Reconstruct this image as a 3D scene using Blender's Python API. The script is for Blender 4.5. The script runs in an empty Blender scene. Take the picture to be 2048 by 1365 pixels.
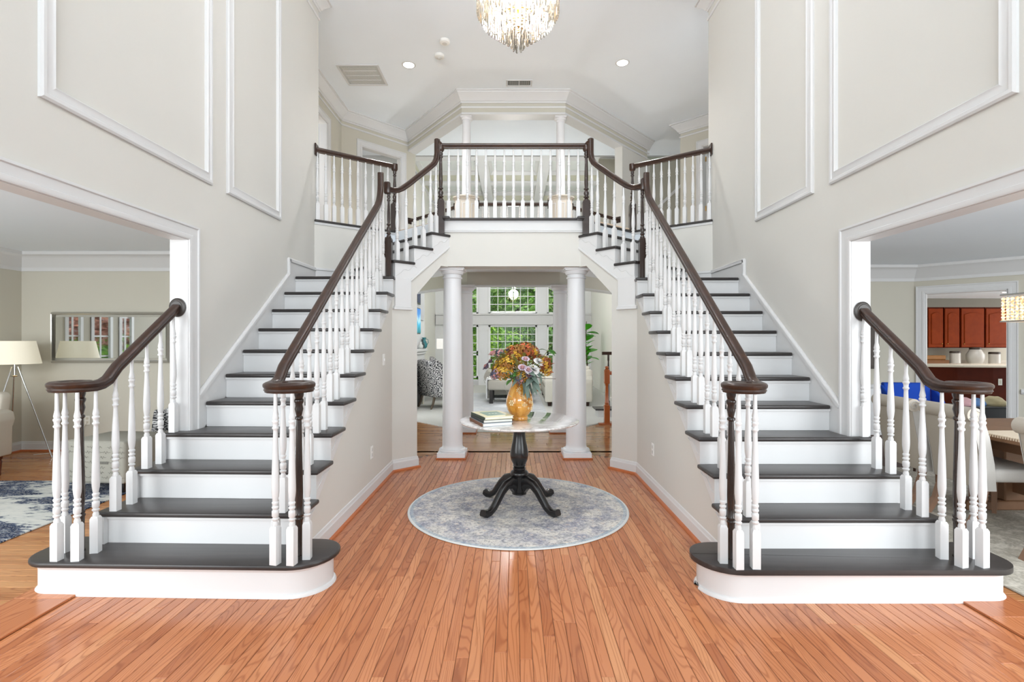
import bpy, bmesh, math, random
from mathutils import Vector, Matrix

random.seed(7)
SC = bpy.context.scene
COL = SC.collection
PI = math.pi

# ------------------------------------------------------------------ camera, world, lights, exposure
cam_data = bpy.data.cameras.new('camera')
cam = bpy.data.objects.new('camera', cam_data)
COL.objects.link(cam)
cam.location = (0, 0, 1.43)
cam.rotation_euler = (PI / 2, 0, 0)
cam_data.lens = 18.0
cam_data.sensor_width = 36.0
cam_data.shift_x = -0.00146
cam_data.clip_start = 0.05
cam_data.clip_end = 200
SC.camera = cam

world = bpy.data.worlds.new('overcast_sky')
SC.world = world
world.use_nodes = True
bg = world.node_tree.nodes['Background']
bg.inputs['Color'].default_value = (0.90, 0.96, 1.0, 1)
bg.inputs['Strength'].default_value = 1.0

SC.view_settings.view_transform = 'Standard'
SC.view_settings.look = 'None'
SC.view_settings.exposure = 0.0
SC.view_settings.gamma = 1.0
SC.view_settings.use_curve_mapping = False


def area_light(name, loc, rot, sx, sy, power, col=(1, 1, 1)):
    d = bpy.data.lights.new(name, 'AREA')
    d.shape = 'RECTANGLE'
    d.size, d.size_y = sx, sy
    d.energy = power
    d.color = col
    o = bpy.data.objects.new(name, d)
    COL.objects.link(o)
    o.location = loc
    o.rotation_euler = rot
    return o


# added lamps standing in for daylight from unseen entry and side-room windows
area_light('entry_fill', (0, -4.5, 3.0), (PI / 2, 0, 0), 5.0, 4.6, 52, (0.88, 0.95, 1.0))
area_light('entry_ceiling_fill', (0, -4.5, 3.0), (math.radians(142), 0, 0), 4.5, 1.3, 520, (0.90, 0.96, 1.0))  # added lamp tilted up to brighten the ceiling
sun = bpy.data.lights.new('sun', 'SUN')
sun.energy = 3.0
sun.angle = 0.05
sun_o = bpy.data.objects.new('sun', sun)
COL.objects.link(sun_o)
sun_o.rotation_euler = (0, math.radians(38), math.radians(8))
area_light('living_room_fill', (-4.5, 0.4, 1.45), (PI / 2, 0, 0), 3.4, 2.0, 145, (0.94, 0.98, 1.0))  # added lamp for the living room, no window stands here
area_light('dining_room_fill', (4.7, 0.4, 1.45), (PI / 2, 0, 0), 3.6, 2.0, 180, (0.94, 0.98, 1.0))  # added lamp lighting the dining room from out of view
area_light('hall_fill_west', (-3.9, 9.6, 0.8), (PI / 2, 0, -PI / 2), 2.6, 1.2, 35, (1, 1, 1))  # lamp added beside the hall, out of view
area_light('hall_fill_east', (3.9, 9.8, 0.8), (PI / 2, 0, PI / 2), 2.6, 1.2, 35, (1, 1, 1))  # its counterpart, added on the other side of the hall
area_light('bedroom_fill', (-4.2, 8.2, 4.4), (PI / 2, 0, 0), 1.0, 1.0, 30, (1, 1, 1))  # added to lighten the room behind the upper door
area_light('kitchen_fill', (13.5, 9.6, 1.5), (PI / 2, 0, PI / 2), 3.0, 1.6, 70, (1, 1, 1))  # added off-view lamp lifting the dim kitchen
area_light('upper_passage_fill', (5.0, 10.6, 4.4), (0, PI / 2, 0), 1.6, 1.6, 2, (1, 0.98, 0.94))  # weak lamp added to lift the dark passage
area_light('bridge_hidden_fill', (0, 8.68, 2.68), (PI / 2, 0, 0), 3.0, 0.34, 80, (1, 1, 1))  # added lamp hidden behind the bridge edge, lights the great room

# ------------------------------------------------------------------ materials
MATS = {}


def s2l(c):
    return tuple((v / 12.92 if v <= 0.04045 else ((v + 0.055) / 1.055) ** 2.4) for v in (x / 255 for x in c))


class NT:
    def __init__(self, name):
        self.m = bpy.data.materials.new(name)
        self.m.use_nodes = True
        self.t = self.m.node_tree
        self.b = self.t.nodes['Principled BSDF']

    def n(self, typ, **kw):
        nd = self.t.nodes.new(typ)
        for k, v in kw.items():
            if k in nd.inputs:
                nd.inputs[k].default_value = v
            else:
                setattr(nd, k, v)
        return nd

    def l(self, a, b):
        self.t.links.new(a, b)

    def ramp(self, fac, stops):
        r = self.t.nodes.new('ShaderNodeValToRGB')
        e = r.color_ramp.elements
        while len(e) < len(stops):
            e.new(0.5)
        for el, (p, c) in zip(e, stops):
            el.position = p
            el.color = (*s2l(c), 1)
        self.l(fac, r.inputs['Fac'])
        return r.outputs['Color']

    def mix(self, fac, a, b, blend='MIX'):
        m = self.t.nodes.new('ShaderNodeMix')
        m.data_type = 'RGBA'
        m.blend_type = blend
        for sock, v in ((m.inputs['Factor'], fac), (m.inputs['A'], a), (m.inputs['B'], b)):
            if hasattr(v, 'links') or hasattr(v, 'is_linked'):
                self.l(v, sock)
            elif isinstance(v, (int, float)):
                sock.default_value = v
            else:
                sock.default_value = (*v, 1)
        return m.outputs['Result']

    def math(self, op, a, b=0.0):
        m = self.t.nodes.new('ShaderNodeMath')
        m.operation = op
        for sock, v in ((m.inputs[0], a), (m.inputs[1], b)):
            if isinstance(v, (int, float)):
                sock.default_value = v
            else:
                self.l(v, sock)
        return m.outputs[0]

    def coords(self, scale=(1, 1, 1), src='Position', rnd=False, rot=(0, 0, 0)):
        if src == 'Position':
            o = self.t.nodes.new('ShaderNodeNewGeometry').outputs['Position']
        else:
            o = self.t.nodes.new('ShaderNodeTexCoord').outputs[src]
        if rnd:
            oi = self.t.nodes.new('ShaderNodeObjectInfo').outputs['Random']
            mu = self.math('MULTIPLY', oi, 37.0)
            a = self.t.nodes.new('ShaderNodeVectorMath')
            a.operation = 'ADD'
            self.l(o, a.inputs[0])
            self.l(mu, a.inputs[1])
            o = a.outputs[0]
        mp = self.t.nodes.new('ShaderNodeMapping')
        mp.inputs['Scale'].default_value = scale
        mp.inputs['Rotation'].default_value = rot
        self.l(o, mp.inputs['Vector'])
        return mp.outputs['Vector']

    def noise(self, vec, scale=5, detail=3, rough=0.55, dist=0.0):
        n = self.t.nodes.new('ShaderNodeTexNoise')
        n.inputs['Scale'].default_value = scale
        n.inputs['Detail'].default_value = detail
        n.inputs['Roughness'].default_value = rough
        n.inputs['Distortion'].default_value = dist
        self.l(vec, n.inputs['Vector'])
        return n.outputs['Fac']

    def bump(self, h, strength=0.2, dist=0.01):
        b = self.t.nodes.new('ShaderNodeBump')
        b.inputs['Strength'].default_value = strength
        b.inputs['Distance'].default_value = dist
        self.l(h, b.inputs['Height'])
        self.l(b.outputs['Normal'], self.b.inputs['Normal'])


def M(name, col=None, rough=0.5, metal=0.0, spec=0.5, emit=None, strength=0.0, mottle=0.04, coat=0.0, bump=0.0, bscale=60):
    if name in MATS:
        return MATS[name]
    t = NT(name)
    c = s2l(col)
    if mottle:
        f = t.noise(t.coords(), 3.0 if mottle < .06 else 9.0, 3)
        c1 = tuple(max(0, v * (1 - mottle)) for v in c)
        c2 = tuple(min(1, v * (1 + mottle)) for v in c)
        t.l(t.mix(f, c1, c2), t.b.inputs['Base Color'])
    else:
        t.b.inputs['Base Color'].default_value = (*c, 1)
    t.b.inputs['Roughness'].default_value = rough
    t.b.inputs['Metallic'].default_value = metal
    t.b.inputs['Specular IOR Level'].default_value = spec
    if coat:
        t.b.inputs['Coat Weight'].default_value = coat
        t.b.inputs['Coat Roughness'].default_value = 0.08
    if emit:
        t.b.inputs['Emission Color'].default_value = (*s2l(emit), 1)
        t.b.inputs['Emission Strength'].default_value = strength
    if bump:
        t.bump(t.noise(t.coords(), bscale, 2), bump, 0.004)
    MATS[name] = t.m
    return t.m


def oak(name, along, stops, rough, seam=0.5, fine=1.0):
    """strip oak; grain runs along axis 'X' or 'Y'; every plank has its own tone and its own piece of grain"""
    t = NT(name)
    sc = (26, 1.6, 8) if along == 'Y' else (1.6, 26, 8)
    v = t.coords(sc, rnd=True)
    g1 = t.noise(v, 1.0 * fine, 4, 0.6, 1.2)
    sc2 = (6.5, 0.62, 3) if along == 'Y' else (0.62, 6.5, 3)
    v2 = t.coords(sc2, rnd=True)
    n0 = t.noise(v2, 1.0, 1.5, 0.35, 0.3)
    ring = t.math('SINE', t.math('MULTIPLY', n0, 165.0))
    cathedral = t.math('POWER', t.math('MAXIMUM', ring, 0.0), 2.5)
    rnd = t.t.nodes.new('ShaderNodeObjectInfo').outputs['Random']
    base = t.ramp(rnd, stops)
    dark = t.mix(1.0, base, (0.50, 0.36, 0.28), 'MULTIPLY')
    f = t.math('MULTIPLY', t.math('GREATER_THAN', g1, 0.60), 0.25)
    c = t.mix(f, base, dark)
    c = t.mix(t.math('MULTIPLY', cathedral, 0.5), c, dark)
    t.l(c, t.b.inputs['Base Color'])
    t.b.inputs['Roughness'].default_value = rough
    t.b.inputs['Specular IOR Level'].default_value = 0.5
    t.bump(g1, 0.06, 0.002)
    MATS[name] = t.m
    return t.m


WALL = M('beige_wall_paint', (215, 213, 207), 0.75, spec=0.25, mottle=0.015)
WALL2 = M('olive_beige_wall_paint', (203, 199, 186), 0.75, spec=0.25, mottle=0.015)
CEIL = M('ceiling_white', (241, 247, 253), 0.85, spec=0.2, mottle=0.01)
TRIM = M('trim_white', (218, 218, 218), 0.42, spec=0.4, mottle=0.01)
RISER = M('riser_white', (221, 221, 221), 0.35, spec=0.4, mottle=0.01)
BALW = M('baluster_white', (218, 218, 218), 0.35, spec=0.45, mottle=0.01)
COLW = M('column_white', (236, 236, 238), 0.4, spec=0.4, mottle=0.01)
SHOE = M('oak_shoe', (186, 104, 58), 0.35, mottle=0.12)


def m_tread():
    t = NT('black_stained_tread')
    v = t.coords((1.2, 22, 22), rnd=True)
    f = t.noise(v, 1.5, 4, 0.6)
    t.l(t.ramp(f, [(0.3, (44, 41, 41)), (0.7, (62, 58, 57))]), t.b.inputs['Base Color'])
    t.b.inputs['Roughness'].default_value = 0.33
    t.bump(f, 0.05, 0.002)
    MATS['tread'] = t.m
    return t.m


def m_rail():
    t = NT('espresso_rail_wood')
    v = t.coords((14, 3, 14))
    f = t.noise(v, 2.0, 4, 0.6, 0.5)
    t.l(t.ramp(f, [(0.25, (42, 27, 20)), (0.6, (58, 36, 25)), (0.85, (80, 48, 31))]), t.b.inputs['Base Color'])
    t.b.inputs['Roughness'].default_value = 0.3
    t.b.inputs['Specular IOR Level'].default_value = 0.45
    t.b.inputs['Coat Weight'].default_value = 0.1
    t.b.inputs['Coat Roughness'].default_value = 0.2
    MATS['rail'] = t.m
    return t.m


TREAD = m_tread()
RAIL = m_rail()
NEWEL = M('newel_dark', (48, 33, 26), 0.25, spec=0.55, mottle=0.15, coat=0.3)
OAKF = oak('oak_strip_foyer', 'Y', [(0.0, (172, 102, 62)), (0.3, (190, 119, 76)), (0.85, (200, 130, 86)), (1.0, (208, 144, 98))], 0.22)
OAKX = oak('oak_strip_hall', 'X', [(0.0, (168, 118, 78)), (0.5, (188, 136, 92)), (1.0, (202, 154, 110))], 0.07)
OAKL = oak('oak_strip_living', 'X', [(0.0, (172, 112, 66)), (0.5, (190, 130, 80)), (1.0, (206, 150, 98))], 0.2)
SUB = M('floor_joint_dark', (74, 42, 24), 0.6)
BRASS = M('brass', (190, 150, 80), 0.25, metal=1.0, mottle=0)
CHROME = M('chrome', (205, 205, 205), 0.15, metal=1.0, mottle=0)
BLACK = M('black_lacquer', (22, 21, 22), 0.26, spec=0.5, mottle=0, coat=0.25)
DARKLEG = M('dark_leg_wood', (58, 32, 20), 0.3, mottle=0.1)

# ------------------------------------------------------------------ mesh helpers


class MB:
    def __init__(self):
        self.v, self.f, self.mi = [], [], []
        self.cur = 0

    def add(self, vs, fs, mat=None):
        k = len(self.v)
        self.v += [tuple(p) for p in vs]
        for f in fs:
            self.f.append([i + k for i in f])
            self.mi.append(self.cur)
        return self

    def xf(self, mtx, start=0):
        for i in range(start, len(self.v)):
            self.v[i] = tuple(mtx @ Vector(self.v[i]))
        return self

    def box(self, x0, x1, y0, y1, z0, z1):
        vs = [(x0, y0, z0), (x1, y0, z0), (x1, y1, z0), (x0, y1, z0), (x0, y0, z1), (x1, y0, z1), (x1, y1, z1), (x0, y1, z1)]
        return self.add(vs, [(0, 3, 2, 1), (4, 5, 6, 7), (0, 1, 5, 4), (1, 2, 6, 5), (2, 3, 7, 6), (3, 0, 4, 7)])

    def obox(self, c, ax, ay, hx, hy, z0, z1):
        """box with horizontal unit axes ax, ay around the point c"""
        vs = []
        for z in (z0, z1):
            for sx, sy in ((-1, -1), (1, -1), (1, 1), (-1, 1)):
                vs.append((c[0] + ax[0] * sx * hx + ay[0] * sy * hy, c[1] + ax[1] * sx * hx + ay[1] * sy * hy, z))
        return self.add(vs, [(0, 3, 2, 1), (4, 5, 6, 7), (0, 1, 5, 4), (1, 2, 6, 5), (2, 3, 7, 6), (3, 0, 4, 7)])

    def prism(self, pts, off):
        n = len(pts)
        off = Vector(off)
        vs = [tuple(p) for p in pts] + [tuple(Vector(p) + off) for p in pts]
        fs = [tuple(range(n))[::-1], tuple(range(n, 2 * n))] + [(i, (i + 1) % n, n + (i + 1) % n, n + i) for i in range(n)]
        return self.add(vs, fs)

    def slab(self, poly, z0, z1):
        return self.prism([(x, y, z0) for x, y in poly], (0, 0, z1 - z0))

    def lathe(self, prof, c=(0, 0), seg=16, z=0.0, phase=0.0, sq=None):
        """prof: (r, z) bottom to top; closed with caps"""
        rows = []
        vs, fs = [], []
        for r, h in prof:
            rows.append(len(vs))
            for k in range(seg):
                a = 2 * PI * k / seg + phase
                vs.append((c[0] + r * math.cos(a), c[1] + r * math.sin(a), z + h))
        for i in range(len(prof) - 1):
            for k in range(seg):
                a, b = rows[i] + k, rows[i] + (k + 1) % seg
                fs.append((a, b, b + seg, a + seg))
        fs.append(tuple(range(seg))[::-1])
        fs.append(tuple(range(rows[-1], rows[-1] + seg)))
        return self.add(vs, fs)

    def sweep(self, prof, path, closed=False, cap=True):
        """prof (u: to the left of travel, v: up); path of 3D points; mitred"""
        P = [Vector(p) for p in path]
        n = len(P)
        segs = []
        m = n if closed else n - 1
        last = Vector((0, 1, 0))
        for i in range(m):
            d = (P[(i + 1) % n] - P[i]).normalized()
            h = Vector((d.x, d.y, 0))
            if h.length > 0.02:
                last = h.normalized()
            side = Vector((-last.y, last.x, 0))
            segs.append((d, side))
        k = len(prof)
        vs, fs = [], []
        for i in range(n):
            a = segs[(i - 1) % m] if (closed or i > 0) else segs[0]
            b = segs[i % m] if (closed or i < n - 1) else segs[-1]
            t = (a[0] + b[0])
            t = t.normalized() if t.length > 1e-6 else a[0]
            side = (a[1] + b[1])
            side = side.normalized() if side.length > 1e-6 else a[1]
            sc = 1.0 / max(0.35, side.dot(a[1]))
            up = t.cross(side).normalized()
            scv = 1.0 / max(0.35, up.dot(a[0].cross(a[1])))
            for (u, v) in prof:
                vs.append(tuple(P[i] + side * u * sc + up * v * scv))
        for i in range(n if closed else n - 1):
            for j in range(k):
                a, b = i * k + j, i * k + (j + 1) % k
                c, d = ((i + 1) % n) * k + (j + 1) % k, ((i + 1) % n) * k + j
                fs.append((a, b, c, d))
        if cap and not closed:
            fs.append(tuple(range(k))[::-1])
            fs.append(tuple(range((n - 1) * k, n * k)))
        return self.add(vs, fs)

    def tube(self, path, r, seg=8):
        P = [Vector(p) for p in path]
        rs = r if isinstance(r, (list, tuple)) else [r] * len(P)
        vs, fs = [], []
        ref = None
        for i, p in enumerate(P):
            t = (P[min(i + 1, len(P) - 1)] - P[max(i - 1, 0)]).normalized()
            if ref is None:
                ref = Vector((0, 0, 1)) if abs(t.z) < 0.9 else Vector((1, 0, 0))
            s = t.cross(ref).normalized()
            u = s.cross(t).normalized()
            ref = u
            for k in range(seg):
                a = 2 * PI * k / seg
                vs.append(tuple(p + (s * math.cos(a) + u * math.sin(a)) * rs[i]))
        for i in range(len(P) - 1):
            for k in range(seg):
                a, b = i * seg + k, i * seg + (k + 1) % seg
                fs.append((a, b, b + seg, a + seg))
        fs.append(tuple(range(seg))[::-1])
        fs.append(tuple(range((len(P) - 1) * seg, len(P) * seg)))
        return self.add(vs, fs)

    def ball(self, c, r, seg=10, rings=7):
        rx, ry, rz = r if isinstance(r, (tuple, list)) else (r, r, r)
        vs = [(c[0], c[1], c[2] - rz)]
        fs = []
        for i in range(1, rings):
            a = -PI / 2 + PI * i / rings
            for k in range(seg):
                b = 2 * PI * k / seg
                vs.append((c[0] + rx * math.cos(a) * math.cos(b), c[1] + ry * math.cos(a) * math.sin(b), c[2] + rz * math.sin(a)))
        vs.append((c[0], c[1], c[2] + rz))
        top = len(vs) - 1
        for k in range(seg):
            fs.append((0, 1 + (k + 1) % seg, 1 + k))
            fs.append((top, top - seg + k, top - seg + (k + 1) % seg))
        for i in range(rings - 2):
            for k in range(seg):
                a, b = 1 + i * seg + k, 1 + i * seg + (k + 1) % seg
                fs.append((a, b, b + seg, a + seg))
        return self.add(vs, fs)

    def mesh(self, name, mats, bevel=0.0, smooth=0.0, bseg=1, subsurf=0):
        me = bpy.data.meshes.new(name)
        bm = bmesh.new()
        vs = [bm.verts.new(p) for p in self.v]
        for f, mi in zip(self.f, self.mi):
            try:
                nf = bm.faces.new([vs[i] for i in f])
                nf.material_index = mi
            except ValueError:
                pass
        bmesh.ops.remove_doubles(bm, verts=bm.verts, dist=1e-6)
        bmesh.ops.recalc_face_normals(bm, faces=bm.faces)
        if bevel > 0:
            es = [e for e in bm.edges if len(e.link_faces) == 2 and e.calc_face_angle(0) > 0.5]
            bmesh.ops.bevel(bm, geom=es, offset=bevel, segments=bseg, profile=0.5, affect='EDGES', clamp_overlap=True)
        for _ in range(subsurf):
            bmesh.ops.subdivide_edges(bm, edges=bm.edges, cuts=1, use_grid_fill=True, smooth=1.0)
        bm.to_mesh(me)
        bm.free()
        for m in (mats if isinstance(mats, (list, tuple)) else [mats]):
            me.materials.append(m)
        if smooth:
            me.shade_smooth()
            me.set_sharp_from_angle(angle=smooth)
        return me

    def obj(self, name, mats, parent=None, bevel=0.0, smooth=0.0, bseg=1, loc=None, subsurf=0, **props):
        return put(name, self.mesh(name, mats, bevel, smooth, bseg, subsurf), parent, loc, **props)


def put(name, me, parent=None, loc=None, **props):
    o = bpy.data.objects.new(name, me)
    COL.objects.link(o)
    if parent is not None:
        o.parent = parent
    if loc is not None:
        o.location = loc
    for k, v in props.items():
        o[k] = v
    return o


def thing(name, label, cat, loc=(0, 0, 0), rotz=0.0, group=None):
    o = bpy.data.objects.new(name, None)
    COL.objects.link(o)
    o.location = loc
    o.rotation_euler = (0, 0, rotz)
    o.empty_display_size = 0.1
    o['label'] = label
    o['category'] = cat
    o['kind'] = 'thing'
    if group:
        o['group'] = group
    return o


def root(name):
    o = bpy.data.objects.new(name, None)
    COL.objects.link(o)
    o['kind'] = 'structure'
    return o


def mx(s, pts):
    return [(s * p[0],) + tuple(p[1:]) for p in pts]


def lerp(a, b, t):
    return a + (b - a) * t


# ------------------------------------------------------------------ measures of the house
ZF = 2.88            # upper floor
ZC = 5.60            # foyer ceiling
ZR = 2.57            # ceiling of the side rooms
XW = 2.38            # face of the foyer side walls
SIDE = {1: dict(D0=2.767, g=0.258, r=0.1905, jamb=3.60, cas=3.70, head=2.13, pz=2.60, big=(2.41, 3.84), small=(4.05, 5.02)),
        -1: dict(D0=2.81, g=0.268, r=0.1935, jamb=3.74, cas=3.84, head=2.17, pz=2.655, big=(2.56, 4.03), small=(4.24, 5.22))}
NAME = {1: 'right', -1: 'left'}
N1S = {1: (1.375, 5.46), -1: (1.36, 5.58)}     # landing newels
N2 = (0.86, 6.05)      # balcony newel
N3 = (1.57, 6.76)      # gallery newel
T0 = {1: 0.047, -1: 0.028}
TS = {1: 0.260, -1: 0.243}
KT = {1: 1.02, -1: 0.905}


def set_side(s):
    """N1, DD (up the short flight), PP (towards its open side), QQ (away) of one side, in mirrored coordinates"""
    global N1, DD, PP, QQ, K_
    N1 = N1S[s]
    K_ = KT[s]
    DD = Vector((N2[0] - N1[0], N2[1] - N1[1])).normalized()
    PP = Vector((-DD.y, DD.x))
    QQ = -PP


set_side(1)


def dpt(t, off=0.0):
    """point of the short flight: t along its rail, off towards the open side"""
    return (N1[0] + DD.x * t + PP.x * off, N1[1] + DD.y * t + PP.y * off)


def dk(t, off=0.0):
    return dpt(t * K_, off)


def tcorner():
    """where the diagonal wall leaves the wall under the long flight"""
    return (N1[0] + PP.x * 0.02 - 1.325) / -DD.x
# ------------------------------------------------------------------ floors
def chamfer_plank(L, W, T=0.012, c=0.0022):
    """plank lying along +Y from 0 to L, width W along X, top at z = 0; edges eased so that the joints read as grooves"""
    a, b = 0.0009, 0.0009 + c
    vs = [(a, a, -T), (W - a, a, -T), (W - a, L - a, -T), (a, L - a, -T),
          (a, a, -c), (W - a, a, -c), (W - a, L - a, -c), (a, L - a, -c),
          (b, b, 0), (W - b, b, 0), (W - b, L - b, 0), (b, L - b, 0)]
    fs = [(4, 5, 1, 0), (5, 6, 2, 1), (6, 7, 3, 2), (7, 4, 0, 3), (8, 9, 5, 4), (9, 10, 6, 5), (10, 11, 7, 6), (11, 8, 4, 7), (8, 11, 10, 9)]
    m = MB()
    m.add(vs, fs)
    return m


PLANKS = {}


def plank_mesh(L, W, along, mat):
    key = (round(L, 2), W, along, mat.name)
    if key not in PLANKS:
        m = chamfer_plank(key[0], W)
        if along == 'X':
            m.v = [(y, x, z) for x, y, z in m.v]
        PLANKS[key] = m.mesh('plank', mat)
    return PLANKS[key]


def lay(parent, along, mat, W, r0, r1, span, lens=(0.7, 1.0, 1.3, 1.6), top=0.0, name='plank'):
    """rows from r0 to r1 across; span(row centre) -> (from, to) or None, along the boards"""
    k = 0
    r = r0
    while r < r1 - 1e-6:
        sp = span(r + W / 2)
        if sp:
            a, b = sp
            p = a
            first = True
            while p < b - 0.012:
                L = random.choice(lens)
                if first:
                    L *= random.uniform(0.35, 1.0)
                    first = False
                if b - (p + L) < 0.3:
                    L = b - p
                L = max(0.02, round(L, 2))
                if p + L > b:
                    L = max(0.02, math.floor((b - p) * 100) / 100)
                loc = (r, p, top) if along == 'Y' else (p, r, top)
                put(name, plank_mesh(L, W, along, mat), parent, loc)
                p += L
                k += 1
        r += W
    return k


fl = root('floor')
m = MB()
m.slab([(-2.46, -1.0), (2.46, -1.0), (2.46, 6.0), (1.2, 6.0), (1.2, 6.57), (-1.2, 6.57), (-1.2, 6.0), (-2.46, 6.0)], -0.05, -0.0025)
m.obj('subfloor', SUB, fl)


def foyer_span(x):
    ax = abs(x)
    if ax < 1.32:
        return (0.9, 6.57 if ax < 0.85 else 6.57 - (ax - 0.85) * 0.9)
    return (0.9, 3.16)


n_p = lay(fl, 'Y', OAKF, 0.0576, -2.448, 2.447, foyer_span, lens=(0.9, 1.3, 1.7, 2.1))
# threshold boards under the wall openings
for s in (-1, 1):
    x0 = 2.448 if s > 0 else -2.448 - 4 * 0.0765
    lay(fl, 'Y', OAKF, 4 * 0.0765, x0, x0 + 4 * 0.0765 - 0.001, lambda x: (0.46, 3.6), lens=(3.4,), top=0.012)

# hall between the column pairs: boards run across
fh = root('floor')
m = MB()
m.box(-4, 4, 6.0, 9.9, -0.06, -0.0035)
m.obj('subfloor', SUB, fh)


def hall_span(y):
    a = -3.0 if y > 6.57 else None
    if a is None:
        e = 0.85 + (6.57 - y) / 0.9
        return None
    if y < 8.02:
        return (-2.6, 2.6)
    return None


lay(fh, 'X', OAKX, 0.0765, 6.57, 8.02, hall_span, lens=(0.9, 1.2, 1.5))


def hall_side(sgn):
    def f(y):
        if y < 6.57:
            e = 0.85 + (6.57 - y) / 0.9 + 0.02
            return (e, 2.6) if sgn > 0 else (-2.6, -e)
        e = 0.72 + (y - 8.02) / 1.06
        return (e, 2.6) if sgn > 0 else (-2.6, -e)
    return f


for sgn in (-1, 1):
    lay(fh, 'X', OAKX, 0.0765, 6.11, 6.57, hall_side(sgn), lens=(0.9, 1.2))
    lay(fh, 'X', OAKX, 0.0765, 8.02, 9.2, hall_side(sgn), lens=(0.9, 1.2))

# living room and dining room: boards run across
fv = root('floor')
m = MB()
m.box(-6.6, -2.46, -1, 6.8, -0.05, -0.0025)
m.obj('subfloor', SUB, fv)
lay(fv, 'X', OAKL, 0.0765, 1.9, 6.65, lambda y: (-6.39, -2.755), lens=(1.2, 1.8, 2.2))
fd = root('floor')
m = MB()
m.box(2.46, 8.0, -1, 8.0, -0.05, -0.0025)
m.obj('subfloor', SUB, fd)
lay(fd, 'X', OAKL, 0.0765, 1.9, 5.7, lambda y: (2.755, 4.6), lens=(1.2, 1.8))
MB().box(6.0, 16.0, 8.0, 13.0, -0.04, 0.0).obj('floor', M('kitchen_floor_tile', (200, 192, 180), 0.4), kind='structure')


def m_carpet():
    t = NT('pale_carpet')
    f = t.noise(t.coords((1, 1, 1)), 90, 2)
    t.l(t.ramp(f, [(0.3, (196, 196, 190)), (0.7, (222, 222, 218))]), t.b.inputs['Base Color'])
    t.b.inputs['Roughness'].default_value = 0.95
    t.b.inputs['Specular IOR Level'].default_value = 0.1
    t.bump(f, 0.4, 0.01)
    return t.m


CARPET = m_carpet()
m = MB()
m.slab([(-0.72, 8.02), (0.72, 8.02), (2.0, 9.38), (4.4, 9.38), (4.4, 17.0), (-4.4, 17.0), (-4.4, 9.38), (-2.0, 9.38)], -0.03, 0.012)
m.obj('floor', CARPET, kind='structure')

# ------------------------------------------------------------------ foyer side walls with their wide openings
CAS_PROF = [(0, 0), (0.0, 0.013), (0.012, 0.019), (0.03, 0.019), (0.034, 0.013), (0.085, 0.017), (0.09, 0.026), (0.105, 0.026), (0.105, 0)]


def frame_path(mb, prof, pts, nrm, closed=False):
    """moulding along a path in a plane; prof (a: outward from the opening, b: off the wall). pts 3D, nrm = wall normal"""
    P = [Vector(p) for p in pts]
    n = len(P)
    nr = Vector(nrm)
    m_ = n if closed else n - 1
    dirs = [(P[(i + 1) % n] - P[i]).normalized() for i in range(m_)]
    k = len(prof)
    vs, fs = [], []
    for i in range(n):
        a = dirs[(i - 1) % m_] if (closed or i > 0) else dirs[0]
        b = dirs[i % m_] if (closed or i < n - 1) else dirs[-1]
        oa, ob = a.cross(nr), b.cross(nr)
        o = (oa + ob).normalized()
        sc = 1 / max(0.3, o.dot(oa))
        for (u, v) in prof:
            vs.append(tuple(P[i] + o * u * sc + nr * v))
    for i in range(n if closed else n - 1):
        for j in range(k):
            fs.append((i * k + j, i * k + (j + 1) % k, ((i + 1) % n) * k + (j + 1) % k, ((i + 1) % n) * k + j))
    if not closed:
        fs.append(tuple(range(k))[::-1])
        fs.append(tuple(range((n - 1) * k, n * k)))
    mb.add(vs, fs)
    return mb


PAN_PROF = [(0, 0), (0, 0.014), (0.012, 0.022), (0.03, 0.022), (0.036, 0.014), (0.06, 0.018), (0.075, 0.026), (0.082, 0.018), (0.085, 0)]
YB = -1.2      # the side walls end here behind the camera
tr = [0]


def trim_name():
    tr[0] += 1
    return 'trim_%d' % tr[0]


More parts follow.
